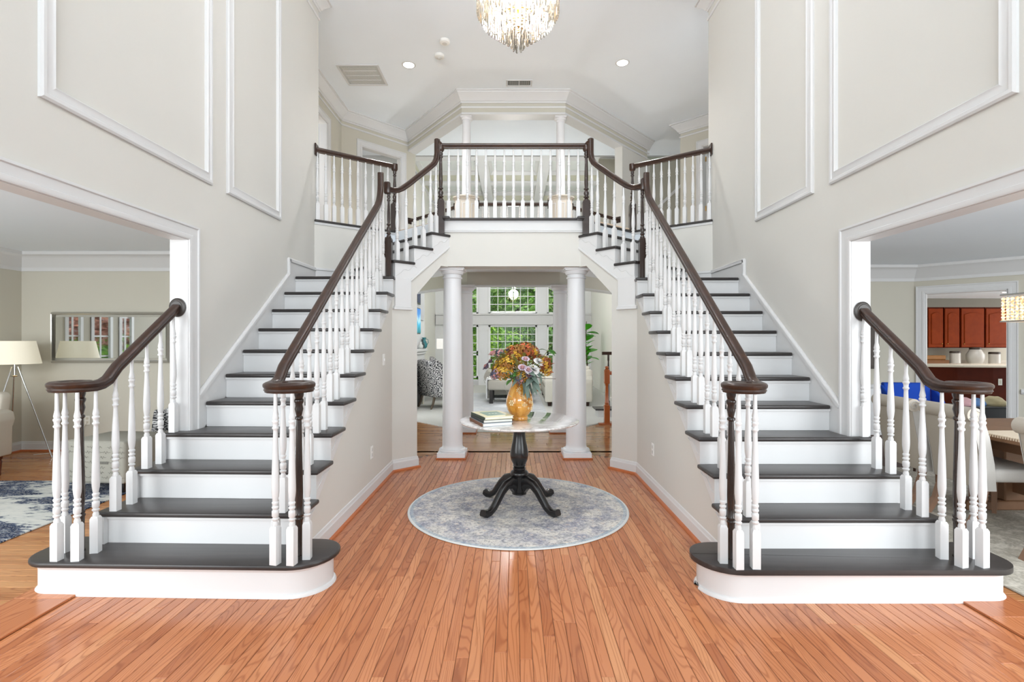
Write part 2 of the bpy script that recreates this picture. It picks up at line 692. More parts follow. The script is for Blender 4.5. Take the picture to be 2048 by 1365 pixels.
for s in (1, -1):
    q = SIDE[s]
    hd, jb = q['head'], q['jamb']
    o0 = 0.45
    m = MB()
    # above the opening, beyond it, before it
    m.box(s * XW, s * (XW + 0.12), YB, 6.25, hd + 0.005, ZC) if s > 0 else m.box(-XW - 0.12, -XW, YB, 6.25, hd + 0.005, ZC)
    x0, x1 = sorted((s * XW, s * (XW + 0.12)))
    m.box(x0, x1, jb + 0.01, 6.25, 0, hd + 0.005)
    m.box(x0, x1, YB, o0 - 0.01, 0, hd + 0.005)
    m.obj('wall_' + NAME[s], WALL, kind='structure')
    # jamb lining
    m = MB()
    jx0, jx1 = sorted((s * (XW - 0.002), s * (XW + 0.122)))
    m.box(jx0, jx1, jb, jb + 0.012, 0, hd)
    m.box(jx0, jx1, o0 - 0.012, o0, 0, hd)
    m.box(jx0, jx1, o0, jb, hd - 0.0, hd + 0.012)
    m.obj(trim_name(), TRIM, kind='structure')
    # casing on the foyer side and on the room side
    for face, nx in ((s * XW, -s), (s * (XW + 0.12), s)):
        m = MB()
        path = [(face, jb + 0.004, 0.0), (face, jb + 0.004, hd + 0.004), (face, o0 - 0.004, hd + 0.004), (face, o0 - 0.004, 0.0)]
        if (nx > 0):
            path = path
        test = (Vector((0, 0, 1))).cross(Vector((nx, 0, 0)))
        if test.y < 0:
            path = path[::-1]
        frame_path(m, CAS_PROF, path, (nx, 0, 0))
        m.obj(trim_name(), TRIM, kind='structure', bevel=0, smooth=0.5)
    # picture-frame panel mouldings high on the wall
    for (ya, yb) in (q['big'], q['small']):
        m = MB()
        zt = 5.15
        path = [(s * XW, ya, q['pz']), (s * XW, ya, zt), (s * XW, yb, zt), (s * XW, yb, q['pz'])]
        # the outline is the outer edge: the profile runs inward
        nx = -s
        d0 = Vector((0, 0, 1)).cross(Vector((nx, 0, 0)))
        pr = [(-u, v) for u, v in PAN_PROF]
        if d0.y > 0:
            path = path[::-1]
        frame_path(m, pr, path, (nx, 0, 0), closed=True)
        m.obj(trim_name(), TRIM, kind='structure', smooth=0.5)

# ------------------------------------------------------------------ ceiling
MB().slab([(-6, YB), (6, YB), (6, 11.5), (-6, 11.5)], ZC, ZC + 0.1).obj('ceiling', CEIL, kind='structure')
CROWN = [(0, 0), (0, -0.145), (0.014, -0.145), (0.018, -0.125), (0.03, -0.12), (0.05, -0.085), (0.085, -0.05), (0.105, -0.032), (0.108, -0.018), (0.125, -0.014), (0.125, 0)]
LOWM = [(0, -0.225), (0, -0.255), (0.01, -0.255), (0.016, -0.24), (0.016, -0.232), (0.008, -0.225)]


def crown(path, z, prof=CROWN, low=True, sgn=1, closed=False, mat=None, scale=1.0):
    """path with the room on its left (sgn 1) or right (-1)"""
    m = MB()
    pts = [(x, y, z) for x, y in path]
    m.sweep([(u * sgn * scale, v * scale) for u, v in prof], pts, closed=closed)
    m.obj(trim_name(), mat or TRIM, kind='structure', smooth=0.5)
    if low:
        m = MB()
        m.sweep([(u * sgn, v) for u, v in LOWM], pts, closed=closed)
        m.obj(trim_name(), mat or TRIM, kind='structure', smooth=0.5)


for s in (1, -1):
    crown([(s * XW, YB), (s * XW, 6.25), (s * (XW + 0.12), 6.25), (s * (XW + 0.12), 6.0)], ZC, sgn=s)

# ------------------------------------------------------------------ bridge: upper floor, fascia, soffit
TAN = M('tan_hall_carpet', (206, 186, 164), 0.95, spec=0.1, mottle=0.05, bump=0.3, bscale=150)
half = [(0.80, 6.10), dpt(0.827, -0.02), (N3[0], N3[1]), (2.34, 6.17), (2.5, 6.25), (5.2, 6.25), (5.2, 11.4), (3.4, 11.4), (2.2, 9.75), (0.86, 8.5)]
poly = [(x, y) for x, y in half] + [(-x, y) for x, y in half[::-1]]
m = MB()
m.slab([(x if abs(x) < 2.45 else math.copysign(2.45, x), min(y, 10.0)) for x, y in poly], 2.5, ZF - 0.012)
for s in (1, -1):
    m.slab([(s * 2.45, 6.25), (s * 5.2, 6.25), (s * 5.2, 11.4), (s * 2.45, 11.4)], 2.68, ZF - 0.012)
m.obj('ceiling', CEIL, kind='structure')
m = MB()
m.slab([(x * 0.999, y + (0.03 if y < 6.2 else 0)) for x, y in poly], ZF - 0.012, ZF)
m.obj('floor', TAN, kind='structure')
# beam under the balcony edge (beige face) and the white skirt on top of it
m = MB()
m.box(-0.83, 0.83, 6.09, 6.36, 2.32, ZF - 0.02)
m.obj('wall_front_of_balcony', WALL, kind='structure')
m = MB()
m.box(-0.84, 0.84, 6.075, 6.09, 2.745, ZF - 0.02)
m.box(-0.84, 0.84, 6.066, 6.09, 2.735, 2.755)
m.box(-0.84, 0.84, 6.07, 6.09, 2.72, 2.735)
m.obj(trim_name(), TRIM, kind='structure', bevel=0.003)
m = MB()
m.box(-0.84, 0.84, 6.03, 6.12, ZF - 0.02, ZF + 0.004)
m.obj(trim_name(), TREAD, kind='structure', bevel=0.006)
# beam over the back columns: an octagon's three sides
for k, pts in enumerate(([(-0.72, 7.95), (0.72, 7.95), (0.72, 8.2), (-0.72, 8.2)], [(0.72, 7.95), (3.0, 10.37), (2.8, 10.6), (0.72, 8.2)], [(-0.72, 7.95), (-0.72, 8.2), (-2.8, 10.6), (-3.0, 10.37)])):
    m = MB()
    m.slab(pts, 2.30, 2.5)
    m.obj(['wall_back_of_hall', 'wall_back_of_hall_east', 'wall_back_of_hall_west'][k], WALL2, kind='structure')
    m = MB()
    m.slab([(x, y - 0.008) for x, y in pts], 2.29, 2.30)
    m.obj(trim_name(), TRIM, kind='structure')

# ------------------------------------------------------------------ diagonal walls under the short flights, walls beside the hall
BASE_PROF = [(0, 0), (0.014, 0), (0.014, 0.095), (0.010, 0.105), (0.006, 0.125), (0, 0.13)]
SHOE_PROF = [(0.014, 0), (0.032, 0), (0.030, 0.012), (0.022, 0.02), (0.014, 0.022)]
bb = [0]
for s in (1, -1):
    q = SIDE[s]
    set_side(s)
    # wall under the long flight: triangle below the stringer
    D0, g, r = q['D0'], q['g'], q['r']
    zl = lambda y: (y - D0 - 0.03) * r / g - 0.045
    tcor = tcorner()
    ycor = dpt(tcor, 0.02)[1]
    m = MB()
    ys = D0 + 0.03 + 0.045 * g / r
    pts = [(s * 1.325, ys + 0.02, 0), (s * 1.325, ycor, 0), (s * 1.325, ycor, zl(ycor) - 0.02), (s * 1.325, ys + 0.05, 0.02)]
    m.prism(pts, (s * 0.1, 0, 0))
    m.obj('wall_under_stair_' + NAME[s], WALL, kind='structure')
    # diagonal wall with the chamfered head over the passage
    m = MB()
    tz = [(tcor / K_, 0), (0.385, 0), (0.385, 1.966), (0.75, 2.315), (0.86, 2.315), (0.86, 2.56), (0.29, 2.118), (tcor / K_, 2.118)]
    pts = []
    for t, z in tz:
        a = dk(t, 0.02)
        pts.append((s * a[0], a[1], z))
    m.prism(pts, (s * QQ.x * 0.12, QQ.y * 0.12, 0))
    m.obj('wall_diagonal_' + NAME[s], WALL, kind='structure')
    # baseboards round the foot of both
    a, b = dpt(tcor, 0.02), dk(0.385, 0.02)
    c_ = dk(0.385, -0.10)
    path = [(s * 1.325, ys + 0.16, 0), (s * a[0], a[1], 0), (s * b[0], b[1], 0), (s * c_[0], c_[1], 0)]
    m = MB()
    m.sweep([(u * s, v) for u, v in BASE_PROF], path)
    m.obj('baseboard_' + NAME[s], TRIM, kind='structure')
    m = MB()
    m.sweep([(u * s, v) for u, v in SHOE_PROF], path)
    m.obj('baseboard_shoe_' + NAME[s], SHOE, kind='structure')
    # the wall beyond, from the end of the diagonal back under the stair
    m = MB()
    e0 = dk(0.385, -0.10)
    m.slab([(s * e0[0], e0[1]), (s * (e0[0] + .0), e0[1] + 0.02), (s * 2.4, 6.28), (s * 2.4, 6.1), (s * 1.6, 5.9)], 0, 2.0)
    m.obj('wall_hall_' + NAME[s], WALL, kind='structure')
    # low wall under the gallery balustrade (from the side wall to the gallery newel)
    w0, w1 = Vector((2.38, 6.12)), Vector((N3[0] - 0.02, N3[1] + 0.02))
    d = (w1 - w0).normalized()
    nrm = Vector((d.y, -d.x))
    if nrm.y > 0:
        nrm = -nrm
    m = MB()
    for (off, z0, z1, mat, nm) in ((0, 1.95, ZF - 0.05, WALL, 'wall_gallery_' + NAME[s]),):
        pts = [w0, w1, w1 - nrm * 0.1, w0 - nrm * 0.1]
        m.slab([(s * p.x, p.y) for p in pts], z0, z1)
        m.obj(nm, mat, kind='structure')
    m = MB()
    pts = [w0 + nrm * 0.012, w1 + nrm * 0.012, w1 - nrm * 0.1, w0 - nrm * 0.1]
    m.slab([(s * p.x, p.y) for p in pts], ZF - 0.05, ZF - 0.022)
    m.obj(trim_name(), TRIM, kind='structure')
    m = MB()
    pts = [w0 + nrm * 0.03, w1 + nrm * 0.03, w1 - nrm * 0.1, w0 - nrm * 0.1]
    m.slab([(s * p.x, p.y) for p in pts], ZF - 0.022, ZF + 0.004)
    m.obj(trim_name(), TREAD, kind='structure', bevel=0.005)
# ------------------------------------------------------------------ staircases
def rounded(x0, x1, y0, y1, r0, r1, r2, r3, n=8):
    """rectangle with corner radii: (x0,y0) (x1,y0) (x1,y1) (x0,y1)"""
    pts = []
    for (cx, cy, r, a0) in ((x0 + r0, y0 + r0, r0, PI), (x1 - r1, y0 + r1, r1, 1.5 * PI), (x1 - r2, y1 - r2, r2, 0), (x0 + r3, y1 - r3, r3, 0.5 * PI)):
        if r < 1e-4:
            pts.append((cx, cy))
            continue
        for i in range(n + 1):
            a = a0 + 0.5 * PI * i / n
            pts.append((cx + r * math.cos(a), cy + r * math.sin(a)))
    return pts


def nosed(mb, poly, z, T=0.03):
    """tread board: outline with a rounded edge"""
    mb.slab(poly, z - T, z)


STAIR_LABEL = {1: 'flight with white risers and black treads rising beside the dining room opening',
               -1: 'flight with white risers and black treads rising beside the living room opening'}
for s in (1, -1):
    q = SIDE[s]
    set_side(s)
    D0, g, r = q['D0'], q['g'], q['r']
    skew = 0.0 if s > 0 else 0.028      # the other flight stands a touch out of square
    st = thing('staircase', STAIR_LABEL[s], 'staircase', (0, 0, 0), group=None)
    Y = lambda n: D0 + (n - 1) * g
    XI, XO = 1.28, 2.355
    XOB = 2.55
    # starting step: riser box with rounded ends, shoe, bullnose tread
    base = rounded(1.075, 2.755, Y(1) + 0.035, Y(2) + 0.10, 0.19, 0.13, 0.05, 0.14)
    def sk(p):
        return (s * p[0], p[1] + skew * max(0, p[0] - 1.3))
    m = MB()
    m.slab([sk(p) for p in base], 0, r - 0.03)
    m.obj('starting_step', RISER, st, smooth=0.5)
    m = MB()
    loop = [(sk(p)[0], sk(p)[1], 0) for p in base]
    m.sweep([(u * -s * 1.0, v) for u, v in [(0, 0), (0.016, 0), (0.015, 0.01), (0.008, 0.019), (0, 0.021)]], loop, closed=True)
    m.obj('shoe_moulding', RISER, st, smooth=0.6)
    m = MB()
    m.sweep([(u * -s * 1.0, v) for u, v in [(0, r - 0.052), (0.006, r - 0.05), (0.014, r - 0.036), (0.016, r - 0.0305), (0, r - 0.0305)]], loop, closed=True)
    m.obj('scotia', RISER, st, smooth=0.6)
    tr1 = rounded(1.035, 2.795, Y(1), Y(2) + 0.13, 0.22, 0.16, 0.07, 0.17)
    m = MB()
    m.slab([sk(p) for p in tr1], r - 0.03, r)
    m.obj('tread', TREAD, st, bevel=0.011, bseg=3, smooth=0.7)
    for n in range(2, 12):
        xo = XOB if n <= 4 else XO
        y0 = Y(n)
        y1 = Y(n + 1) + 0.035 if n < 11 else Y(n) + 0.3
        m = MB()
        pts = [(XI, y0), (xo, y0), (xo, y1), (XI, y1)]
        if n == 4:
            jb = q['jamb'] - 0.001
            pts = [(XI, y0), (xo, y0), (xo, jb), (XO, jb), (XO, y1), (XI, y1)]
        if n == 11:
            pts = [(XI, y0), (XO, y0), (XO, y0 + 0.2), (XI + 0.02, y0 + 0.2)]
        m.slab([sk(p) for p in pts], n * r - 0.03, n * r)
        m.obj('tread', TREAD, st, bevel=0.011, bseg=3, smooth=0.7)
        xr = 2.52 if n <= 4 else 2.362
        m = MB()
        pts = [(1.30, y0 + 0.03), (xr, y0 + 0.03), (xr, y0 + 0.045), (1.30, y0 + 0.045)]
        m.slab([sk(p) for p in pts], (n - 1) * r, n * r - 0.03)
        # cove under the nosing
        pts = [(1.295, y0 + 0.018), (xr, y0 + 0.018), (xr, y0 + 0.03), (1.295, y0 + 0.03)]
        m.slab([sk(p) for p in pts], n * r - 0.046, n * r - 0.03)
        m.obj('riser', RISER, st)
    # open stringer on the inner side: saw-tooth top, straight foot
    ytop = dpt(tcorner(), 0.02)[1]
    m = MB()
    for n in range(2, 12):
        ya, yb = Y(n) + 0.034, Y(n + 1) + 0.034
        if n == 11:
            yb = max(ytop + 0.02, ya + 0.03)
        zs = (yb - ya) * r / g
        m.prism([(s * 1.308, ya, max(0.12, (n - 1) * r - 0.055)), (s * 1.308, ya, n * r - 0.029), (s * 1.308, yb, n * r - 0.029), (s * 1.308, yb, (n - 1) * r - 0.055 + zs)], (s * 0.03, 0, 0))
    m.obj('stringer', RISER, st)
    # scrolled bracket line and a plug on the face of every step
    for n in range(2, 11):
        m = MB()
        path = []
        for i in range(15):
            u = i / 14
            yy = Y(n) + 0.05 + u * (g - 0.02)
            zz = n * r - 0.05 - 0.085 * (1 - u) ** 1.4 - 0.012 * math.sin(u * 9)
            path.append((s * 1.306, yy, zz))
        m.tube(path, 0.0022, 5)
        m.obj('bracket_scroll', RISER, st, smooth=0.8)
        m = MB()
        m.ball((s * 1.307, Y(n) + 0.17, n * r - 0.058), (0.003, 0.012, 0.012), 8, 5)
        m.obj('plug', RISER, st, smooth=0.8)
    # outer side: open stringer of the first steps, then the skirt board on the wall
    m = MB()
    pts = []
    for n in range(2, 5):
        pts.append((s * 2.518, Y(n) + 0.034, (n - 1) * r))
        pts.append((s * 2.518, Y(n) + 0.034, n * r - 0.03))
    pts.append((s * 2.52, q['jamb'] - 0.012, 4 * r - 0.03))
    pts.append((s * 2.52, q['jamb'] - 0.012, 0))
    pts.append((s * 2.52, Y(2) + 0.03, 0))
    m.prism(pts, (-s * 0.03, 0, 0))
    m.obj('stringer', RISER, st)
    m = MB()
    ya = q['cas'] + 0.0
    zn = lambda y: r + (y - D0) * r / g
    yk = Y(11) - 0.10
    zk = 11 * r + 0.17
    face = s * (XW - 0.001)
    pts = [(face, ya, zn(ya) - 0.22), (face, ya, zn(ya) + 0.085), (face, yk, zn(yk) + 0.085), (face, yk, zk), (face, 6.13, zk), (face, 6.13, 11 * r - 0.05), (face, Y(11), 11 * r - 0.25)]
    m.prism(pts, (-s * 0.016, 0, 0))
    m.obj('skirt_board', TRIM, st)
    m = MB()
    path = [(face, ya, zn(ya) + 0.085), (face, yk, zn(yk) + 0.085), (face, yk, zk), (face, 6.12, zk)]
    for i in range(3):
        a, b = path[i], path[i + 1]
        d = Vector(b) - Vector(a)
        L = d.length
        pr = [(-s * 0.0, -0.03), (-s * 0.028, -0.03), (-s * 0.028, 0.0), (-s * 0.02, 0.012), (0, 0.012)]
        up = Vector((0, -d.z, d.y)).normalized() if i != 1 else Vector((0, -1, 0))
        if up.z < 0:
            up = -up
        vs = []
        for P in (Vector(a), Vector(b)):
            for u, v in pr:
                vs.append(tuple(P + Vector((u, 0, 0)) + up * v))
        k = len(pr)
        m.add(vs, [tuple(range(k))[::-1], tuple(range(k, 2 * k))] + [(j, (j + 1) % k, k + (j + 1) % k, k + j) for j in range(k)])
    # along the gallery wall
    d = (Vector(N3) - Vector((2.38, 6.12))).normalized()
    nn = Vector((d.y, -d.x))
    if nn.y > 0:
        nn = -nn
    a, b = Vector((2.372, 6.122)), Vector(N3)
    pl = [a, b, b + nn * 0.016, a + nn * 0.016]
    m.slab([(s * p.x, p.y) for p in pl], 11 * r, zk - 0.02)
    pl = [a, b, b + nn * 0.026, a + nn * 0.026]
    m.slab([(s * p.x, p.y) for p in pl], zk - 0.02, zk + 0.008)
    m.obj('skirt_cap', TRIM, st, bevel=0.003)
    # landing
    lz = 11 * r
    c0 = dpt(0.10, 0.03)
    m = MB()
    pl = [(1.30, Y(11) + 0.16), (XO, Y(11) + 0.16), (2.37, 6.11), (N3[0], N3[1] - 0.02), dpt(0.45, -0.95), dpt(0.02, 0.0)]
    m.slab([(s * p[0], p[1]) for p in pl], lz - 0.06, lz - 0.001)
    m.obj('landing', TREAD, st)
    # short flight: three treads up to the bridge
    r2 = (ZF - lz) / 4
    for k in range(4):
        n = 12 + k
        t0 = T0[s] + TS[s] * k
        z = lz + (k + 1) * r2
        if k < 3:
            m = MB()
            pl = [dpt(t0, 0.058), dpt(t0 + TS[s] + 0.035, 0.058), dpt(t0 + TS[s] + 0.035, -1.0), dpt(t0, -1.0)]
            m.slab([(s * p[0], p[1]) for p in pl], z - 0.03, z)
            m.obj('tread', TREAD, st, bevel=0.011, bseg=3, smooth=0.7)
        else:
            m = MB()
            pl = [dpt(t0 - 0.002, 0.02), dpt(t0 + 0.06, 0.02), dpt(t0 + 0.06, -1.0), dpt(t0 - 0.002, -1.0)]
            m.slab([(s * p[0], p[1]) for p in pl], z - 0.028, z + 0.002)
            m.obj('tread', TREAD, st, bevel=0.011, bseg=3, smooth=0.7)
        m = MB()
        pl = [dpt(t0 + 0.03, 0.032), dpt(t0 + 0.045, 0.032), dpt(t0 + 0.045, -1.0), dpt(t0 + 0.03, -1.0)]
        m.slab([(s * p[0], p[1]) for p in pl], z - r2, z - 0.03)
        m.obj('riser', RISER, st)
    m = MB()
    a, b = dpt(T0[s] + 3 * TS[s] + 0.075, -0.10), dpt(T0[s] + 3 * TS[s] + 0.075, -0.98)
    m.tube([(s * a[0], a[1], ZF + 0.012), (s * b[0], b[1], ZF + 0.012)], 0.032, 10)
    m.obj('trim_carpet_edge', TAN, kind='structure', smooth=0.8)
    # its open stringer
    m = MB()
    zbot = lambda t: max(2.122, 2.122 + (t / K_ - 0.29) * 0.75)
    for k in range(3):
        ta = T0[s] + 0.034 + TS[s] * k
        tb = ta + TS[s] if k < 2 else 0.867 * K_
        cuts = [ta] + ([0.29 * K_] if ta < 0.29 * K_ < tb else []) + [tb]
        for u0, u1 in zip(cuts, cuts[1:]):
            z1 = lz + (k + 1) * r2 - 0.029
            a, b = dpt(u0, 0.036), dpt(u1, 0.036)
            m.prism([(s * a[0], a[1], zbot(u0)), (s * a[0], a[1], z1), (s * b[0], b[1], z1), (s * b[0], b[1], zbot(u1))], (s * QQ.x * 0.03, QQ.y * 0.03, 0))
    m.obj('stringer', RISER, st)
    for (t0, za, t1, zb, wd) in ((0.28, 2.105, 0.875, 2.552, 0.02),):
        m = MB()
        a, b = dk(t0, 0.042), dk(t1, 0.042)
        pts = [(s * a[0], a[1], za - 0.012), (s * b[0], b[1], zb - 0.012), (s * b[0], b[1], zb + 0.014), (s * a[0], a[1], za + 0.014)]
        m.prism(pts, (s * QQ.x * 0.03, QQ.y * 0.03, 0))
        m.obj('stringer_bead', RISER, st, bevel=0.003)
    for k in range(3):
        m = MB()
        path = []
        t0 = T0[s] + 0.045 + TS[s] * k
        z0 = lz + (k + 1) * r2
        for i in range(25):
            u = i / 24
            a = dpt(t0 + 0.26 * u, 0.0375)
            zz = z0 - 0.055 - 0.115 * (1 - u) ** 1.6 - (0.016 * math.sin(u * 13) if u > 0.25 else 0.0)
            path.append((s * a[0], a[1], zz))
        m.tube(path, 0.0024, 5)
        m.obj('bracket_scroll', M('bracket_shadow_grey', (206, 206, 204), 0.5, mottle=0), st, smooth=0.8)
    # white box panel at the turn
    m = MB()
    a, b = dk(0.062, 0.045), dk(0.285, 0.045)
    pl = [a, b, dk(0.285, 0.0), dk(0.062, 0.0)]
    m.slab([(s * p[0], p[1]) for p in pl], 1.80, 2.125)
    m.obj('turn_panel', RISER, st, bevel=0.002)
    m = MB()
    pl = [dk(0.04, 0.058), dk(0.297, 0.058), dk(0.297, 0.0), dk(0.04, 0.0)]
    m.slab([(s * p[0], p[1]) for p in pl], 1.775, 1.80)
    pl = [dk(0.05, 0.050), dk(0.291, 0.050), dk(0.291, 0.0), dk(0.05, 0.0)]
    m.slab([(s * p[0], p[1]) for p in pl], 1.80, 1.815)
    m.obj('turn_panel_moulding', RISER, st, bevel=0.003)

# ------------------------------------------------------------------ balusters, newels, rails
BAL = {}


def baluster_mesh(h):
    key = round(h / 0.015)
    if key in BAL:
        return BAL[key]
    h = key * 0.015
    hr = h - 0.20
    m = MB()
    w = 0.0215
    sq = [(-w, -w), (w, -w), (w, w), (-w, w)]
    vs = [(x, y, 0) for x, y in sq] + [(x, y, 0.198) for x, y in sq] + [(x * 0.72, y * 0.72, 0.212) for x, y in sq]
    fs = [(0, 3, 2, 1), (8, 9, 10, 11)]
    for a in (0, 4):
        for k in range(4):
            fs.append((a + k, a + (k + 1) % 4, a + 4 + (k + 1) % 4, a + 4 + k))
    m.add(vs, fs)
    lo = 0.16
    prof = [(0.015, .205), (.0165, .222), (.0115, .238), (.0185, .246), (.0195, .252), (.0125, .258), (.0185, .266), (.019, .288), (.0185, .296), (.012, .302),
            (.0185, .312), (.019, .318), (.0125, .324), (.0185, .338), (.0185, .344), (.0135, .349),
            (.018, .375), (.0205, .405), (.0205, .43), (.0175, lerp(.43, hr, .40)), (.0135, lerp(.43, hr, .72)), (.0115, hr - 0.012),
            (.0115, hr), (.0175, hr + .006), (.0175, hr + .013), (.0125, hr + .018), (.0145, hr + .036), (.0185, hr + .042), (.0185, hr + .05),
            (.013, hr + .055), (.0165, hr + .066), (.0145, hr + .078), (.0105, hr + .1), (.0095, h - 0.03), (.009, h)]
    m.lathe(prof, seg=10)
    BAL[key] = m.mesh('baluster', BALW, smooth=0.9)
    return BAL[key]


def baluster(parent, x, y, z0, z1, rz=0.0):
    me = baluster_mesh(z1 - z0)
    o = put('baluster', me, parent, (x, y, z0))
    o.rotation_euler = (0, 0, rz)
    o.scale = (1, 1, 1)
    return o


RP = [(-0.020, -0.030), (0.020, -0.030), (0.022, -0.022), (0.027, -0.018), (0.023, -0.008), (0.030, 0.002), (0.031, 0.014), (0.026, 0.022), (0.014, 0.029),
      (-0.014, 0.029), (-0.026, 0.022), (-0.031, 0.014), (-0.030, 0.002), (-0.023, -0.008), (-0.027, -0.018), (-0.022, -0.022)]


def newel_mesh(block, h, w, slim=0.0):
    """dark turned newel: square block, turned shaft"""
    m = MB()
    sq = [(-w, -w), (w, -w), (w, w), (-w, w)]
    k = 0.8
    vs = [(x, y, 0) for x, y in sq] + [(x, y, block - 0.018) for x, y in sq] + [(x * k, y * k, block) for x, y in sq]
    fs = [(0, 3, 2, 1), (8, 9, 10, 11)]
    for a in (0, 4):
        for j in range(4):
            fs.append((a + j, a + (j + 1) % 4, a + 4 + (j + 1) % 4, a + 4 + j))
    m.add(vs, fs)
    b, r = block, w * 0.72
    prof = [(r * .9, b - .004), (r, b + .012), (r * .62, b + .03), (r * .95, b + .042), (r * .95, b + .05), (r * .6, b + .058), (r * .9, b + .085), (r * .85, b + .10), (r * .5, b + .125),
            (r * .85, b + .137), (r * .85, b + .147), (r * .55, b + .155), (r * .68, b + .2), (r * .66, b + .26), (r * .5, h - .13), (r * .48, h - .10), (r * .75, h - .09), (r * .75, h - .08),
            (r * .5, h - .072), (r * .8, h - .05), (r * .6, h - .03), (r * .9, h - .01), (r * .9, h)]
    m.lathe(prof, seg=16)
    return m.mesh('newel_post', NEWEL, smooth=0.8)


def thin_newel_mesh(h):
    prof = [(.024, 0), (.024, .004), (.020, .012), (.0205, .19), (.021, .20), (.0245, .207), (.0245, .214), (.019, .22), (.0235, .228), (.0235, .236), (.018, .244), (.0215, .30), (.0225, .36),
            (.0155, h - .19), (.0145, h - .165), (.0225, h - .158), (.0225, h - .148), (.015, h - .14), (.024, h - .10), (.019, h - .075), (.0265, h - .058), (.0265, h - .048), (.02, h - .04), (.0255, h - .02), (.0265, h)]
    m = MB()
    m.lathe(prof, seg=16)
    return m.mesh('newel_post', NEWEL, smooth=0.8)


RAIL_LABEL = {1: 'dark handrail with white balusters along the inner side of the dining room side flight',
              -1: 'dark handrail with white balusters along the inner side of the living room side flight'}
OUT_LABEL = {1: 'short curled handrail with white balusters at the dining room opening',
             -1: 'short curled handrail with white balusters at the living room opening'}


def volute_path(cx, cy, s, zc, turns=1.15, r0=0.105, r1=0.045, step=16):
    """centre line from the eye of the scroll outward, ending at (cx + s*r0, cy) heading +Y"""
    pts = []
    n = int(step * turns)
    for i in range(n + 1):
        u = 1 - i / n
        a = -u * turns * 2 * PI
        r = lerp(r0, r1, u ** 1.3)
        pts.append((cx + s * r * math.cos(a), cy + r * math.sin(a), zc))
    return pts


